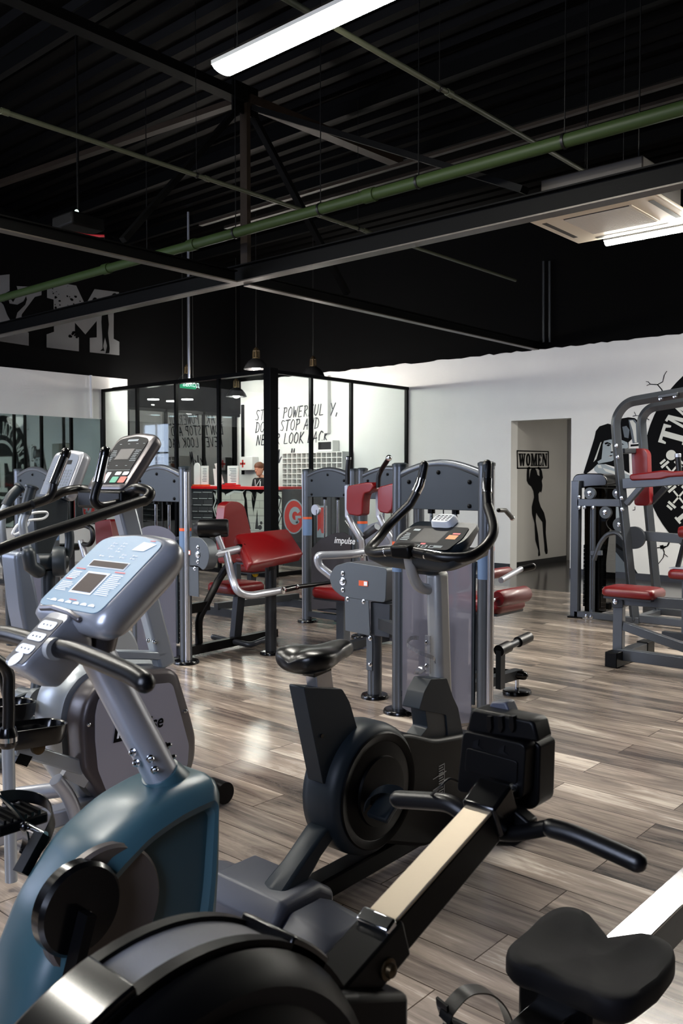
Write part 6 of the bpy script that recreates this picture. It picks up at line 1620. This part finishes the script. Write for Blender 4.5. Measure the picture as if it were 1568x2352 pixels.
# rear strut
pts = [PY(x, y, YU - .045) for x, y in ((655, 1990), (708, 1998), (830, 1880), (760, 1830))]
b = B(); b.loft([[V((1.93 + dx, YU + yy, zz)) for dx, yy in ((-.06, -.05), (.06, -.05), (.09, 0), (.06, .05), (-.06, .05), (-.08, 0))] for dx0, zz in ((0, .12),)] + [[V((1.93 + t_ * .20 + dx * sc2, YU + yy * sc2, .13 + t_ * .14)) for dx, yy in ((-.055, -.045), (.055, -.045), (.08, 0), (.055, .045), (-.055, .045), (-.075, 0))] for t_, sc2 in ((.05, 1.05), (.4, .9), (1.0, .95))])
b.build('rear_strut', 'bikeplastic', ub, bevel=.01)
# wheel body
cw = V((2.30, YU, .35))
B().lathe((cw.x, YU - .085, cw.z), (0, 1, 0), [(.18, 0), (.205, .004), (.222, .02), (.228, .05), (.228, .12), (.222, .15), (.205, .166), (.18, .17)], 64).build('wheel_housing', 'bikeplastic', ub)
B().lathe((cw.x, YU - .086, cw.z), (0, -1, 0), [(.20, 0), (.195, .006), (.17, .002), (.168, -.0), (.12, .006), (.118, .016), (.03, .02)], 56).build('side_cover', 'black', ub)
for s in (-1, 1):
    cr0 = V((cw.x + .02, YU + s * .11, cw.z)); cr1 = cr0 + (V((-.095, 0, -.015)) if s < 0 else V((.1, 0, .02)))
    B().beam(cr0, cr1, .018, .028, (0, 1, 0)).build('crank_arm', 'black', ub); B().cyl(cr0 + V((0, -s * .03, 0)), cr0 + V((0, s * .012, 0)), .022).build('crank_hub', 'chrome', ub)
    pdl = B().box(cr1 + V((0, s * .06, 0)), (.10, .085, .022), RY(-35)).build('pedal', 'bikeplastic', ub, bevel=.006)
    lp = [cr1 + V((-.045, s * .02, .0)), cr1 + V((-.04, s * .03, .04)), cr1 + V((-.005, s * .06, .062)), cr1 + V((.04, s * .09, .045)), cr1 + V((.05, s * .10, .0))]
    B().band(spline(lp, 5), (.03, 0, .02), .004).build('pedal_strap', 'bikeplastic', pdl)
# frame between wheel and front
pts = [(2.36, .52), (2.50, .50), (2.66, .44), (2.98, .40), (3.02, .30), (3.0, .06), (2.6, .05), (2.3, .16)]
B().prism(fillet([V((x, YU - .07, z)) for x, z in pts], .04, 4, True), (0, .14, 0)).build('front_body', 'black', ub, bevel=.015, segs=3)
B().span((2.93, YU - .26, 0), (3.03, YU + .26, .09)).build('front_foot', 'footplastic', ub, bevel=.02)
B().beam((2.02, YU, .06), (2.7, YU, .08), .08, .07).build('floor_beam', 'black', ub, bevel=.008)
b = B(); yd = YU - .0715; c = PY(1012, 1792, yd)
for k in range(12): b.beam(c + V((-.012, 0, .055 - k * .0095)), c + V((.020 - .006 * (k % 2), 0, .057 - k * .0095)), .001, .0035, (0, 0, 1))
b.beam(c + V((.023, 0, -.055)), c + V((.023, 0, .06)), .001, .002, (1, 0, 0)); b.beam(c + V((-.05, 0, .016)), c + V((.035, 0, .026)), .001, .003, (0, 0, 1)); b.beam(c + V((-.05, 0, -.026)), c + V((.03, 0, -.016)), .001, .003, (0, 0, 1))
b.build('pale_decal', 'beige', ub, smooth=False)
# seat tube
ys_ = YU - .034
pts = fillet([PY(x, y, ys_) for x, y in ((697, 1578), (786, 1582), (803, 1612), (832, 1712), (776, 1790), (742, 1802))], .01, 3, True)
B().prism(pts, (0, .068, 0)).build('seat_tube_cover', 'bikeplastic', ub, bevel=.006)
B().beam(PY(738, 1600, YU), PY(730, 1535, YU), .05, .075, (1, 0, 0)).build('seat_post', 'alu', ub, bevel=.003)
B().beam(PY(728, 1546, YU), PY(727, 1533, YU), .055, .085, (1, 0, 0)).build('seat_clamp', 'blackgloss', ub, bevel=.003)
b = B(); c = PY(738, 1690, ys_ - .001); b.cyl(c, c + V((0, -.004, 0)), .007, seg=10); b.build('screw_cap', 'blackgloss', ub)
sp_ = PY(715, 1505, YU); saddle(ub, (sp_.x + .035, YU, sp_.z + .003), 1.14)
# front post
F0, F1_ = PY(1012, 1600, YU), PY(1003, 1310, YU)
B().beam(F0 + (F0 - F1_).normalized() * .05, F1_, .065, .085, (1, 0, 0)).build('front_post', 'beige', ub, bevel=.022, segs=4)
pts = [PY(x, y, YU - .04) for x, y in ((990, 1560), (1026, 1558), (1040, 1600), (1052, 1626), (1066, 1700), (1064, 1745), (1034, 1748), (1024, 1642), (962, 1630), (974, 1590))]
B().prism(fillet(pts, .006, 3, True), (0, .08, 0)).build('post_cover', 'bikeplastic', ub, bevel=.012, segs=3)
q0 = PY(965, 1722, YU - .05)
B().prism(fillet([PY(x, y, YU - .035) for x, y in ((976, 1628), (1034, 1636), (1040, 1700), (990, 1790), (935, 1730), (982, 1672))], .01, 3, True), (0, .07, 0)).build('lower_neck', 'plate', ub, bevel=.01)
# bottle cage
bc = PY(1000, 1500, YU + .0)
cg = [V((bc.x - .05, YU + .045, bc.z + .06)), V((bc.x - .09, YU + .05, bc.z + .065)), V((bc.x - .13, YU + .04, bc.z + .05)), V((bc.x - .14, YU + .0, bc.z + .035)), V((bc.x - .125, YU - .03, bc.z + .02)), V((bc.x - .08, YU - .045, bc.z + .0)), V((bc.x - .05, YU - .035, bc.z - .02))]
co = B().band(spline(cg, 5), (0, 0, .016), .003).build('bottle_cage', 'clear', ub)
B().span((bc.x - .055, YU - .012, bc.z - .07), (bc.x - .047, YU + .012, bc.z + .075)).build('cage_bracket', 'clear', co)
b = B(); bolt(b, (bc.x - .056, YU, bc.z + .05), (-1, 0, 0), .005); bolt(b, (bc.x - .056, YU, bc.z - .04), (-1, 0, 0), .005); b.build('bolt', 'chrome', co)
B().band(spline([V((bc.x - .05, YU + .02, bc.z - .06)), V((bc.x - .09, YU + .02, bc.z - .07)), V((bc.x - .12, YU, bc.z - .05)), V((bc.x - .11, YU - .02, bc.z - .03))], 4), (0, .02, 0), .003).build('cage_foot', 'clear', co)
# curved bracket from handle to post
cv = [V((2.60, YU + .02, 1.145)), V((2.615, YU + .02, 1.08)), V((2.66, YU + .02, 1.005)), V((2.78, YU + .01, .985))]
B().tube(fillet(cv, .06, 5), .021, 14).build('handle_stem', 'beige', ub)
# console
def cu_(x, y, z): return V((x, y, z))
ang = math.radians(27); ex = V((math.cos(ang), 0, math.sin(ang))); en = V((-math.sin(ang), 0, math.cos(ang))); C0 = V((2.665, YU + .02, 1.152))
def kc(u, v_, h=0): return C0 + V((0, -1, 0)) * u + ex * v_ + en * h    # u right, v up the panel
b = B(); b.loft([fillet([kc(-.10 * s_, -.02, h), kc(.10 * s_, -.02, h), kc(.165 * s_, .08, h), kc(.150 * s_, .215 * s_, h), kc(-.150 * s_, .215 * s_, h), kc(-.165 * s_, .08, h)], .03, 4, True) for h, s_ in ((-.10, .55), (-.06, .85), (-.02, 1.0), (0, .98))]); b.build('console_shell', 'plate', ub, angle=45)
b = B(); b.prism(fillet([kc(-.13, .0, .0005), kc(.13, .0, .0005), kc(.145, .09, .0005), kc(.13, .17, .0005), kc(-.13, .17, .0005), kc(-.145, .09, .0005)], .015, 3, True), en * .003); cf = b.build('console_face', 'panelblack', ub)
def kquad(b, u0, v0, u1, v1, h=.0042): b.flat([kc(u0, v0, h), kc(u1, v0, h), kc(u1, v1, h), kc(u0, v1, h)])
b = B(); kquad(b, -.07, .045, .055, .15); b.build('display', 'screen', cf, smooth=False, fix=False)
b = B(); rnd = random.Random(6)
for k in range(3):
    for s_ in (-1, 1): kquad(b, s_ * .075 - .02 + .0, .012 + k * .0, s_ * .075 + .02, .028)
for k in range(5): kquad(b, -.128, .055 + k * .012, -.128 + .02 + rnd.random() * .022, .060 + k * .012)
for u_ in (-.055, -.02, .015, .05): kquad(b, u_ - .012, .008, u_ + .012, .026)
kquad(b, -.11, .128, -.08, .142)
b.build('printed_keys', 'murlt', cf, smooth=False, fix=False)
b = B()
for u_ in (-.055, -.02, .015, .05): kquad(b, u_ - .008, .011, u_ + .008, .023, .0048)
b.build('key_centres', 'panelblack', cf, smooth=False, fix=False)
b = B(); kquad(b, .075, .078, .118, .108); b.build('orange_print', mat('orange_print', (232, 120, 40), .5), cf, smooth=False, fix=False)
b = B(); kquad(b, .085, .114, .118, .124); kquad(b, -.012, .03, .01, .04); b.build('red_print', 'redprint', cf, smooth=False, fix=False)
b = B(); b.loft([fillet([kc(-.045 * s_ + .0, .160 + .0, h), kc(.045 * s_ + .0, .160, h), kc(.045 * s_ + .0, .160 + .07 * s_, h), kc(-.045 * s_ + .0, .160 + .07 * s_, h)], .02, 4, True) for h, s_ in ((0, 1.08), (.022, 1.0), (.03, .9))]); vg = b.build('fan_vent', 'white', ub, angle=50)
b = B()
for i in range(4):
    for j in range(4): kquad(b, -.033 + i * .018, .172 + j * .011, -.020 + i * .018, .178 + j * .011, .0305)
b.build('vent_slots', 'panelblack', vg, smooth=False, fix=False)
# handlebars
yc = YU + .02
right = [(2.575, 0, 1.155), (2.585, -.08, 1.145), (2.60, -.16, 1.135), (2.655, -.235, 1.14), (2.74, -.255, 1.18), (2.80, -.245, 1.235), (2.855, -.185, 1.315), (2.885, -.16, 1.39), (2.905, -.150, 1.475)]
for s in (1, -1):
    P = [V((x, yc + s * -y * -1 if s < 0 else yc - y, z)) for x, y, z in right] if False else [V((x, yc + (y if s > 0 else -y), z)) for x, y, z in right]
    hb2 = B().tube(spline(P[:7], 5), .0195, 16).build('handlebar', 'rubber', ub)
    B().tube(spline(P[6:], 5), [.0185] * len(spline(P[6:], 5)), 16, 'round').build('bar_end', 'plate' if False else 'rubber', ub)
    a, c = P[7].lerp(P[6], .35), P[7].lerp(P[8], .35)
    B().tube([a, P[7], c], .0205, 16).build('pulse_sensor', 'chrome', hb2)
    a, c = P[1], P[2]; B().tube([a.lerp(c, .1), a.lerp(c, .9)], .0203, 16).build('pulse_sensor', 'chrome', hb2)
    B().box(P[8].lerp(P[7], .15) + V((-.018, 0, -.01)), (.008, .014, .05)).build('thumb_switch', 'plate', hb2, bevel=.003)
B().box((2.575, yc, 1.152), (.06, .09, .05), RY(-10)).build('handlebar_clamp', 'black', ub, bevel=.01)
B().loft([fillet([V((x0, yc - hw, z)), V((x1, yc - hw, z + .03)), V((x1, yc + hw, z + .03)), V((x0, yc + hw, z))], .05, 5, True) for z, x0, x1, hw in ((1.068, 2.68, 2.78, .10), (1.080, 2.63, 2.82, .17), (1.105, 2.60, 2.84, .215), (1.125, 2.595, 2.84, .22))]).build('console_underside', 'plate', ub, angle=50)
# ------------------------------------------------------------------ stepper behind the teal bike (heading +X, plane Y=3.15)
YSn, YSc = 3.0, 3.15
stp = thing('stair_stepper', 'silver stepper with lilac grey side panel, black pedals and long black handrails', 'stepper', (1.9, YSc, 0))
out = [(229, 1572), (262, 1552), (300, 1540), (398, 1537), (412, 1548), (440, 1640), (453, 1691), (452, 1740), (441, 1777), (425, 1800), (300, 1850), (252, 1850), (232, 1828), (203, 1785), (194, 1764), (188, 1664), (199, 1615)]
P = fillet([PY(x, y, YSn) for x, y in out], .03, 3, True)
cx3 = PY(320, 1690, YSn)
def insr(y, ins): 
    r_ = []
    for p in P:
        d_ = V((cx3.x - p.x, 0, cx3.z - p.z)); r_.append(V((p.x, y, p.z)) + d_.normalized() * ins)
    return r_
B().loft([insr(YSn, .022), insr(YSn + .012, .004), insr(YSn + .03, 0), insr(YSn + .10, 0), insr(YSn + .13, .01), insr(YSn + .15, .03)]).build('side_shroud', 'brownframe', stp, angle=50)
B().loft([insr(YSn + .15, -.004), insr(YSn + .17, -.018), insr(YSn + .25, -.03), insr(YSn + .33, -.018), insr(YSn + .35, .02)]).build('rear_shroud', 'silver_lt', stp, angle=50)
inn = [(240, 1590), (268, 1580), (391, 1568), (398, 1576), (434, 1711), (431, 1756), (424, 1768), (262, 1836), (246, 1820), (226, 1770), (219, 1700), (219, 1641), (226, 1608)]
B().prism(fillet([PY(x, y, YSn - .003) for x, y in inn], .015, 3, True), (0, .008, 0)).build('side_panel', 'impanel', stp)
l0 = PY(263, 1697, YSn - .005); l1 = PY(372, 1664, YSn - .005); wd = (l1 - l0).length
B().prism([l0 + V((-.006, 0, -.016)), l0 + V((.082, 0, -.016)), l0 + V((.098, 0, .062)), l0 + V((.008, 0, .062))], (0, -.001, 0)).build('logo_block', 'paintblack', stp, smooth=False)
B().text('im', .078, l0 + V((.006, -.001, 0)), (1, 0, 0), (0, 0, 1), .001, shear=.2, offset=.02).build('logo', 'white', stp, smooth=False, fix=False)
B().text('pulse', .078, l0 + V((.096, 0, 0)), (1, 0, 0), (0, 0, 1), .0005, shear=.2, offset=.02, sxx=.88).build('logo', 'paintblack', stp, smooth=False, fix=False)
B().box(l0 + V((.056, -.001, .056)), (.04, .001, .008)).build('logo_accent', 'mured', stp, smooth=False)
b = B()
for x, y in ((203, 1664), (425, 1633)): bolt(b, PY(x, y, YSn + .0), (0, -1, 0), .006)
b.build('bolt', 'chrome', stp)
# A frame
u0, u1 = PY(378, 1530, YSc - .06), PY(283, 1160, YSc - .06)
B().beam(u0, u1, .06, .085, (1, 0, 0)).build('upright', 'silver_lt', stp, bevel=.012, segs=3)
B().beam(PY(252, 1502, YSc - .06), PY(372, 1505, YSc - .06), .06, .035).build('shelf_bar', 'silver_lt', stp, bevel=.006)
b = B(); bolt(b, PY(340, 1471, YSc - .095), (0, -1, 0), .006); bolt(b, PY(354, 1474, YSc - .095), (0, -1, 0), .006); b.build('bolt', 'chrome', stp)
B().beam(PY(250, 1500, YSc - .06), PY(250, 1560, YSc), .06, .06, (1, 0, 0)).build('rear_strut', 'silver_lt', stp)
# console
def console(t, BLp, BRp, TLp, th, shell, face, m=.02):
    ux = (BRp - BLp); uy = (TLp - BLp); un = ux.cross(uy).normalized()
    if un.z < 0: un = -un
    uxn, uyn = ux.normalized(), uy.normalized()
    def q(u, v_, h=0.0): return BLp + ux * u + uy * v_ + un * h
    def ol(m_): return fillet([q(0, 0) + (-uxn - uyn) * m_, q(1, 0) + (uxn - uyn) * m_, q(1, .95) + (uxn + uyn) * m_, q(.5, 1.02) + uyn * m_, q(0, .95) + (-uxn + uyn) * m_], .035, 5, True)
    B().loft([[p + un * h for p in ol(m_)] for h, m_ in ((-th, -.02), (-th * .75, m * .7), (-th * .4, m), (-.006, m * .9), (.0, m * .4), (.001, -.004))]).build('console_shell', shell, t, angle=50)
    f = B().prism([p + un * .002 for p in ol(-.006)], un * .0015).build('console_face', face, t)
    return q, f, uxn, uyn, un
BLs = PY(205, 1113, 3.25); BRs = V((BLs.x, 3.012, BLs.z)); TLs = PY(277, 1004, 3.25)
q, cf, uxn, uyn, un = console(stp, BLs, BRs, TLs, .065, 'conbrown', 'panelblack')
def qd(b, u0, v0, u1, v1, h=.0045): b.flat([q(u0, v0, h), q(u1, v0, h), q(u1, v1, h), q(u0, v1, h)])
b = B(); qd(b, .30, .50, .72, .72); b.build('display', 'screengrey', cf, smooth=False, fix=False)
b = B(); qd(b, .0, .28, 1.0, .285); rnd = random.Random(8)
for k in range(7): qd(b, .10, .47 + k * .035, .10 + .1 + rnd.random() * .08, .48 + k * .035); qd(b, .78, .47 + k * .035, .78 + .1 + rnd.random() * .08, .48 + k * .035)
for u_ in (.2, .45, .7, .9): qd(b, u_ - .03, .82, u_ + .03, .828)
for u_ in (.22, .5, .78): qd(b, u_ - .03, .37, u_ + .03, .38)
qd(b, .35, .88, .66, .92)
b.build('printed_text', 'murlt', cf, smooth=False, fix=False)
for u_, v_, w_, h_, m_ in ((.07, .19, .16, .07, 'white'), (.62, .18, .17, .07, 'white'), (.84, .18, .17, .07, 'white'), (.07, .04, .13, .08, 'white'), (.36, .02, .13, .22, 'white'), (.60, .03, .19, .12, 'greenkey'), (.84, .03, .19, .12, 'redkey')):
    b = B(); b.flat(fillet([q(u_, v_, .0048), q(u_ + w_, v_, .0048), q(u_ + w_, v_ + h_, .0048), q(u_, v_ + h_, .0048)], .006, 3, True)); b.build('key', m_, cf, smooth=False, fix=False)
B().beam(q(.5, -.06, -.03) + V((0, .16, -.03)), q(.5, -.06, -.03) + V((0, -.16, -.03)), .10, .075).build('console_base', 'black', stp, bevel=.012)
B().beam(q(.5, .1, -.05), u1 + V((0, 0, -.02)), .13, .10, (1, 0, 0)).build('console_neck', 'black', stp, bevel=.012)
# handrails
yn2 = 2.82
rail = [q(.8, -.05, -.06), PY(312, 1122, 2.90), PY(344, 1130, 2.83), PY(335, 1148, yn2), PY(310, 1156, yn2), PY(180, 1200, yn2), PY(0, 1262, yn2)]
a = rail[-1]
tail = [V((a.x - .16, yn2, a.z - .08)), V((a.x - .24, yn2, a.z - .2)), V((a.x - .13, yn2, a.z - .30)), PY(10, 1530, yn2 + .0), PY(20, 1600, yn2), PY(19, 1690, yn2)]
B().tube(spline(rail + tail, 6), .0205, 16).build('handrail', 'rubber', stp)
g0, g1 = PY(18, 1694, yn2), PY(26, 2010, yn2)
B().lathe(g0 + V((0, 0, -.035)), (0, 0, 1), [(.024, 0), (.033, .012), (.033, .05), (.026, .07)], 20).build('rail_joint', 'blackgloss', stp)
B().lathe(g0 + V((0, 0, -.012)), (0, 0, 1), [(.0335, 0), (.0335, .016)], 20).build('joint_ring', 'chrome', stp)
B().tube([g0, g1, (g1.x, g1.y, .03)], .021, 16).build('rail_post', 'silver_lt', stp)
yf2 = 3.48
a = PY(0, 1184, yf2)
rail = [q(.2, -.05, -.06), PY(195, 1124, yf2), PY(150, 1128, yf2), PY(118, 1143, yf2), PY(60, 1164, yf2), a, V((a.x - .2, yf2, a.z - .09)), V((a.x - .28, yf2, a.z - .22)), V((a.x - .12, yf2, a.z - .40)), V((a.x + .02, yf2, .5)), V((a.x + .02, yf2, .04))]
B().tube(spline(rail, 6), .0205, 16).build('handrail', 'rubber', stp)
for nm, pts, yy in (('near', [(292, 1150), (235, 1163), (216, 1150), (219, 1128), (226, 1108)], 2.99), ('far', [(75, 1158), (108, 1146), (120, 1128), (123, 1112)], 3.42)):
    P_ = [PY(x, y, yy) for x, y in pts]
    g = B().tube(spline(P_, 5), .018, 14).build('grip_stem', 'rubber', stp)
    a, c = P_[-1], PY(*((240, 1046) if nm == 'near' else (148, 1048)), yy)
    B().tube([a, c], .021, 16).build('pulse_grip', 'chrome', g)
    B().tube([c, c.lerp(a, -.14)], .022, 16, 'round').build('grip_cap', 'blackgloss', g)
    if nm == 'near': B().ball(c.lerp(a, -.22), .011, 10, (1, 1, .6)).build('red_button', 'redkey', g)
# pedal trays
def tray(cx_, cy_, cz_, L_=.36, W_=.15):
    rot = RY(5)
    def ol(s_, h): 
        pts = fillet([V((-L_/2*s_, -W_/2*s_, h)), V((L_/2*s_, -W_/2*s_, h)), V((L_/2*s_, W_/2*s_, h)), V((-L_/2*s_, W_/2*s_, h))], W_ * .48, 6, True)
        return [V((cx_, cy_, cz_)) + rot @ p for p in pts]
    o = B().loft([ol(.90, -.05), ol(.98, -.03), ol(1.0, .02), ol(.97, .022), ol(.94, .018), ol(.92, -.022)]).build('pedal_tray', 'blackgloss', stp, angle=45)
    b = B()
    for i in range(-5, 6):
        b.box(V((cx_, cy_, cz_)) + rot @ V((i * .026, 0, -.021)), (.003, W_ * .7, .004), rot)
    for j in (-2, -1, 0, 1, 2): b.box(V((cx_, cy_, cz_)) + rot @ V((0, j * .026, -.021)), (L_ * .75, .003, .004), rot)
    b.build('tray_grid', 'footplastic', o)
    return o
tray(1.62, 3.04, .475); tray(1.66, 3.34, .50)
B().beam((1.60, 3.04, .42), (1.98, 3.06, .22), .04, .055).build('pedal_arm', 'silver_lt', stp, bevel=.006)
B().beam((1.66, 3.34, .44), (2.05, 3.30, .26), .04, .055).build('pedal_arm', 'silver_lt', stp, bevel=.006)
a = PY(84, 1716, 3.0); B().lathe(a, (0, -1, 0), [(.025, 0), (.025, .02), (.012, .022)], 18).build('pivot_bushing', 'brass', stp)
B().prism([PY(x, y, 3.02) for x, y in ((34, 1752), (46, 1730), (75, 1738), (62, 1762))], (0, .05, 0)).build('rubber_stop', 'black', stp)
B().tube(fillet([PY(128, 1790, 3.06), PY(160, 1830, 3.06), PY(176, 1880, 3.06), PY(196, 1950, 3.06)], .05, 4), .028, 12).build('frame_tube', 'silver', stp)
B().beam(PY(150, 1765, 3.08), PY(200, 1790, 3.05), .05, .06).build('frame_tube', 'beige', stp)
B().span((1.45, YSc - .04, .03), (2.5, YSc + .04, .10)).build('floor_beam', 'silver', stp, bevel=.01)
a, c = PZ(26, 1828, .06), PZ(150, 1812, .06)
B().tube([a, c, c + (c - a).normalized() * .3], .034, 16, 'round').build('rear_stabiliser', 'silver', stp)
B().tube([(2.47, 3.50, .05), (2.47, 2.96, .05)], .042, 18).build('front_stabiliser', 'silver', stp)
B().tube([(2.47, 2.96, .052), (2.47, 2.86, .052)], .048, 20).build('end_cap', 'black', stp)

# ------------------------------------------------------------------ elliptical trainer further back on the left
YE = 4.35
el = thing('elliptical_trainer', 'grey elliptical trainer with light grey console, behind the stepper at the left edge', 'elliptical trainer', (2.4, YE, 0))
BLe = PY(92, 1135, YE + .15); BRe = V((BLe.x, YE - .12, BLe.z)); TLe = PY(128, 1042, YE + .15)
q, cf, uxn, uyn, un = console(el, BLe, BRe, TLe, .075, 'consilver', 'impanel')
M['slateface'] = mat('slate_console_face', (104, 112, 126), .4)
cf.data.materials[0] = M['slateface']
b = B(); qd(b, .32, .72, .78, .82); b.build('display', 'screen', cf, smooth=False, fix=False)
b = B(); qd(b, .35, .9, .62, .94); b.build('badge', 'murlt', cf, smooth=False, fix=False)
b = B()
for i in range(3):
    for j in range(6): c = q(.66 + i * .10, .22 + j * .07, .005); b.flat([c + uxn * (.009 * math.cos(a)) + uyn * (.006 * math.sin(a)) for a in [k * PI / 4 for k in range(8)]])
for j in range(8): qd(b, .10, .24 + j * .06, .2 + .06 * (j % 3), .25 + j * .06)
b.build('keys', 'murmid', cf, smooth=False, fix=False)
B().beam(q(.0, -.04, -.0), q(1.0, -.04, -.0), .02, .02).build('book_ledge', 'plate', el)
B().prism(fillet([PY(x, y, YE - .09) for x, y in ((78, 1165), (118, 1140), (160, 1150), (158, 1200), (130, 1240), (112, 1290), (85, 1290))], .02, 3, True), (0, .18, 0)).build('console_neck', 'plate', el, bevel=.01)
B().prism(fillet([PY(x, y, YE - .08) for x, y in ((34, 1272), (60, 1264), (80, 1330), (94, 1400), (104, 1480), (66, 1490), (48, 1400))], .03, 3, True), (0, .16, 0)).build('front_column', mat('blue_silver_column', (112, 120, 134), .35, .4), el, bevel=.02, segs=3)
# drink holder rings
for pts in (((28, 1225), (40, 1206), (62, 1196), (96, 1192), (108, 1184), (104, 1176), (70, 1180), (60, 1192), (66, 1200), (52, 1218), (34, 1228), (28, 1225)),):
    B().tube(spline([PY(x, y, YE - .12) for x, y in pts], 4), .007, 8).build('drink_holder', 'white', el)
# moving arms
def arm_(pts, Y, grip, r=.022):
    P_ = [PY(x, y, Y) for x, y in pts]
    B().tube(spline(P_, 5), r, 12).build('moving_arm', 'silver_lt', el)
    g = [PY(x, y, Y) for x, y in grip]
    o = B().tube(spline(g, 4), r + .006, 12).build('arm_grip', 'plate', el)
    B().lathe(g[-1], (g[-1] - g[-2]), [(r + .012, 0), (r + .014, .01), (r + .006, .016)], 14).build('grip_flange', 'plate', o)
arm_([(62, 1175), (52, 1200), (58, 1240), (66, 1275)], YE - .25, [(58, 1182), (64, 1150), (72, 1122)])
arm_([(18, 1155), (4, 1190), (6, 1240), (16, 1275)], YE + .15, [(14, 1162), (26, 1140), (44, 1122)])
hx = PY(70, 1290, YE - .25)
B().tube([PY(66, 1272, YE - .27), PY(70, 1300, YE - .27), PY(88, 1312, YE - .27)], .036, 14, 'round').build('arm_joint', 'plate', el)
c0, c1 = PY(82, 1292, YE - .24), PY(148, 1290, YE - .24)
B().tube([c0, c1], .045, 20).build('pivot_tube', 'plate', el)
B().lathe(PY(136, 1290, YE - .27), (1, -.7, 0), [(.075, -.03), (.08, 0), (.075, .03), (.02, .034)], 26).build('pivot_hub', 'plate', el)
B().tube(spline([PY(157, 1215, YE - .25), PY(160, 1240, YE - .25), PY(154, 1275, YE - .25), PY(134, 1295, YE - .25)], 5), .024, 12).build('linkage_tube', 'plate', el)
B().tube([PY(30, 1300, YE + .1), PY(34, 1480, YE + .1)], .045, 14).build('rear_arm_tube', 'plate', el)
B().tube([PY(12, 1280, YE + .12), PY(20, 1305, YE + .12), PY(40, 1300, YE + .12)], .034, 12, 'round').build('arm_joint', 'plate', el)
B().tube([PY(110, 1310, YE - .24), PY(112, 1400, YE - .24), PY(100, 1470, YE - .24), PY(84, 1600, YE - .3)], .036, 14).build('front_arm_tube', 'plate', el)
a = PY(82, 1612, YE - .32)
B().lathe(a + V((0, .08, 0)), (.15, -1, 0), [(.055, -.06), (.055, .05), (.07, .06), (.07, .10), (.02, .104)], 26).build('foot_joint', 'platel', el)
B().beam(PY(30, 1620, YE - .25), PY(70, 1600, YE - .28), .04, .06).build('foot_arm', 'plate', el)
B().tube([(2.05, YE - .35, .05), (2.05, YE + .35, .05)], .045, 14, 'round').build('rear_foot', 'plate', el)
B().span((2.0, YE - .06, .03), (3.1, YE + .06, .12)).build('floor_beam', 'plate', el, bevel=.01)
B().lathe((2.75, YE - .1, .36), (0, 1, 0), [(.26, 0), (.28, .02), (.28, .18), (.26, .2)], 40).build('drive_shroud', 'silver_lt', el)
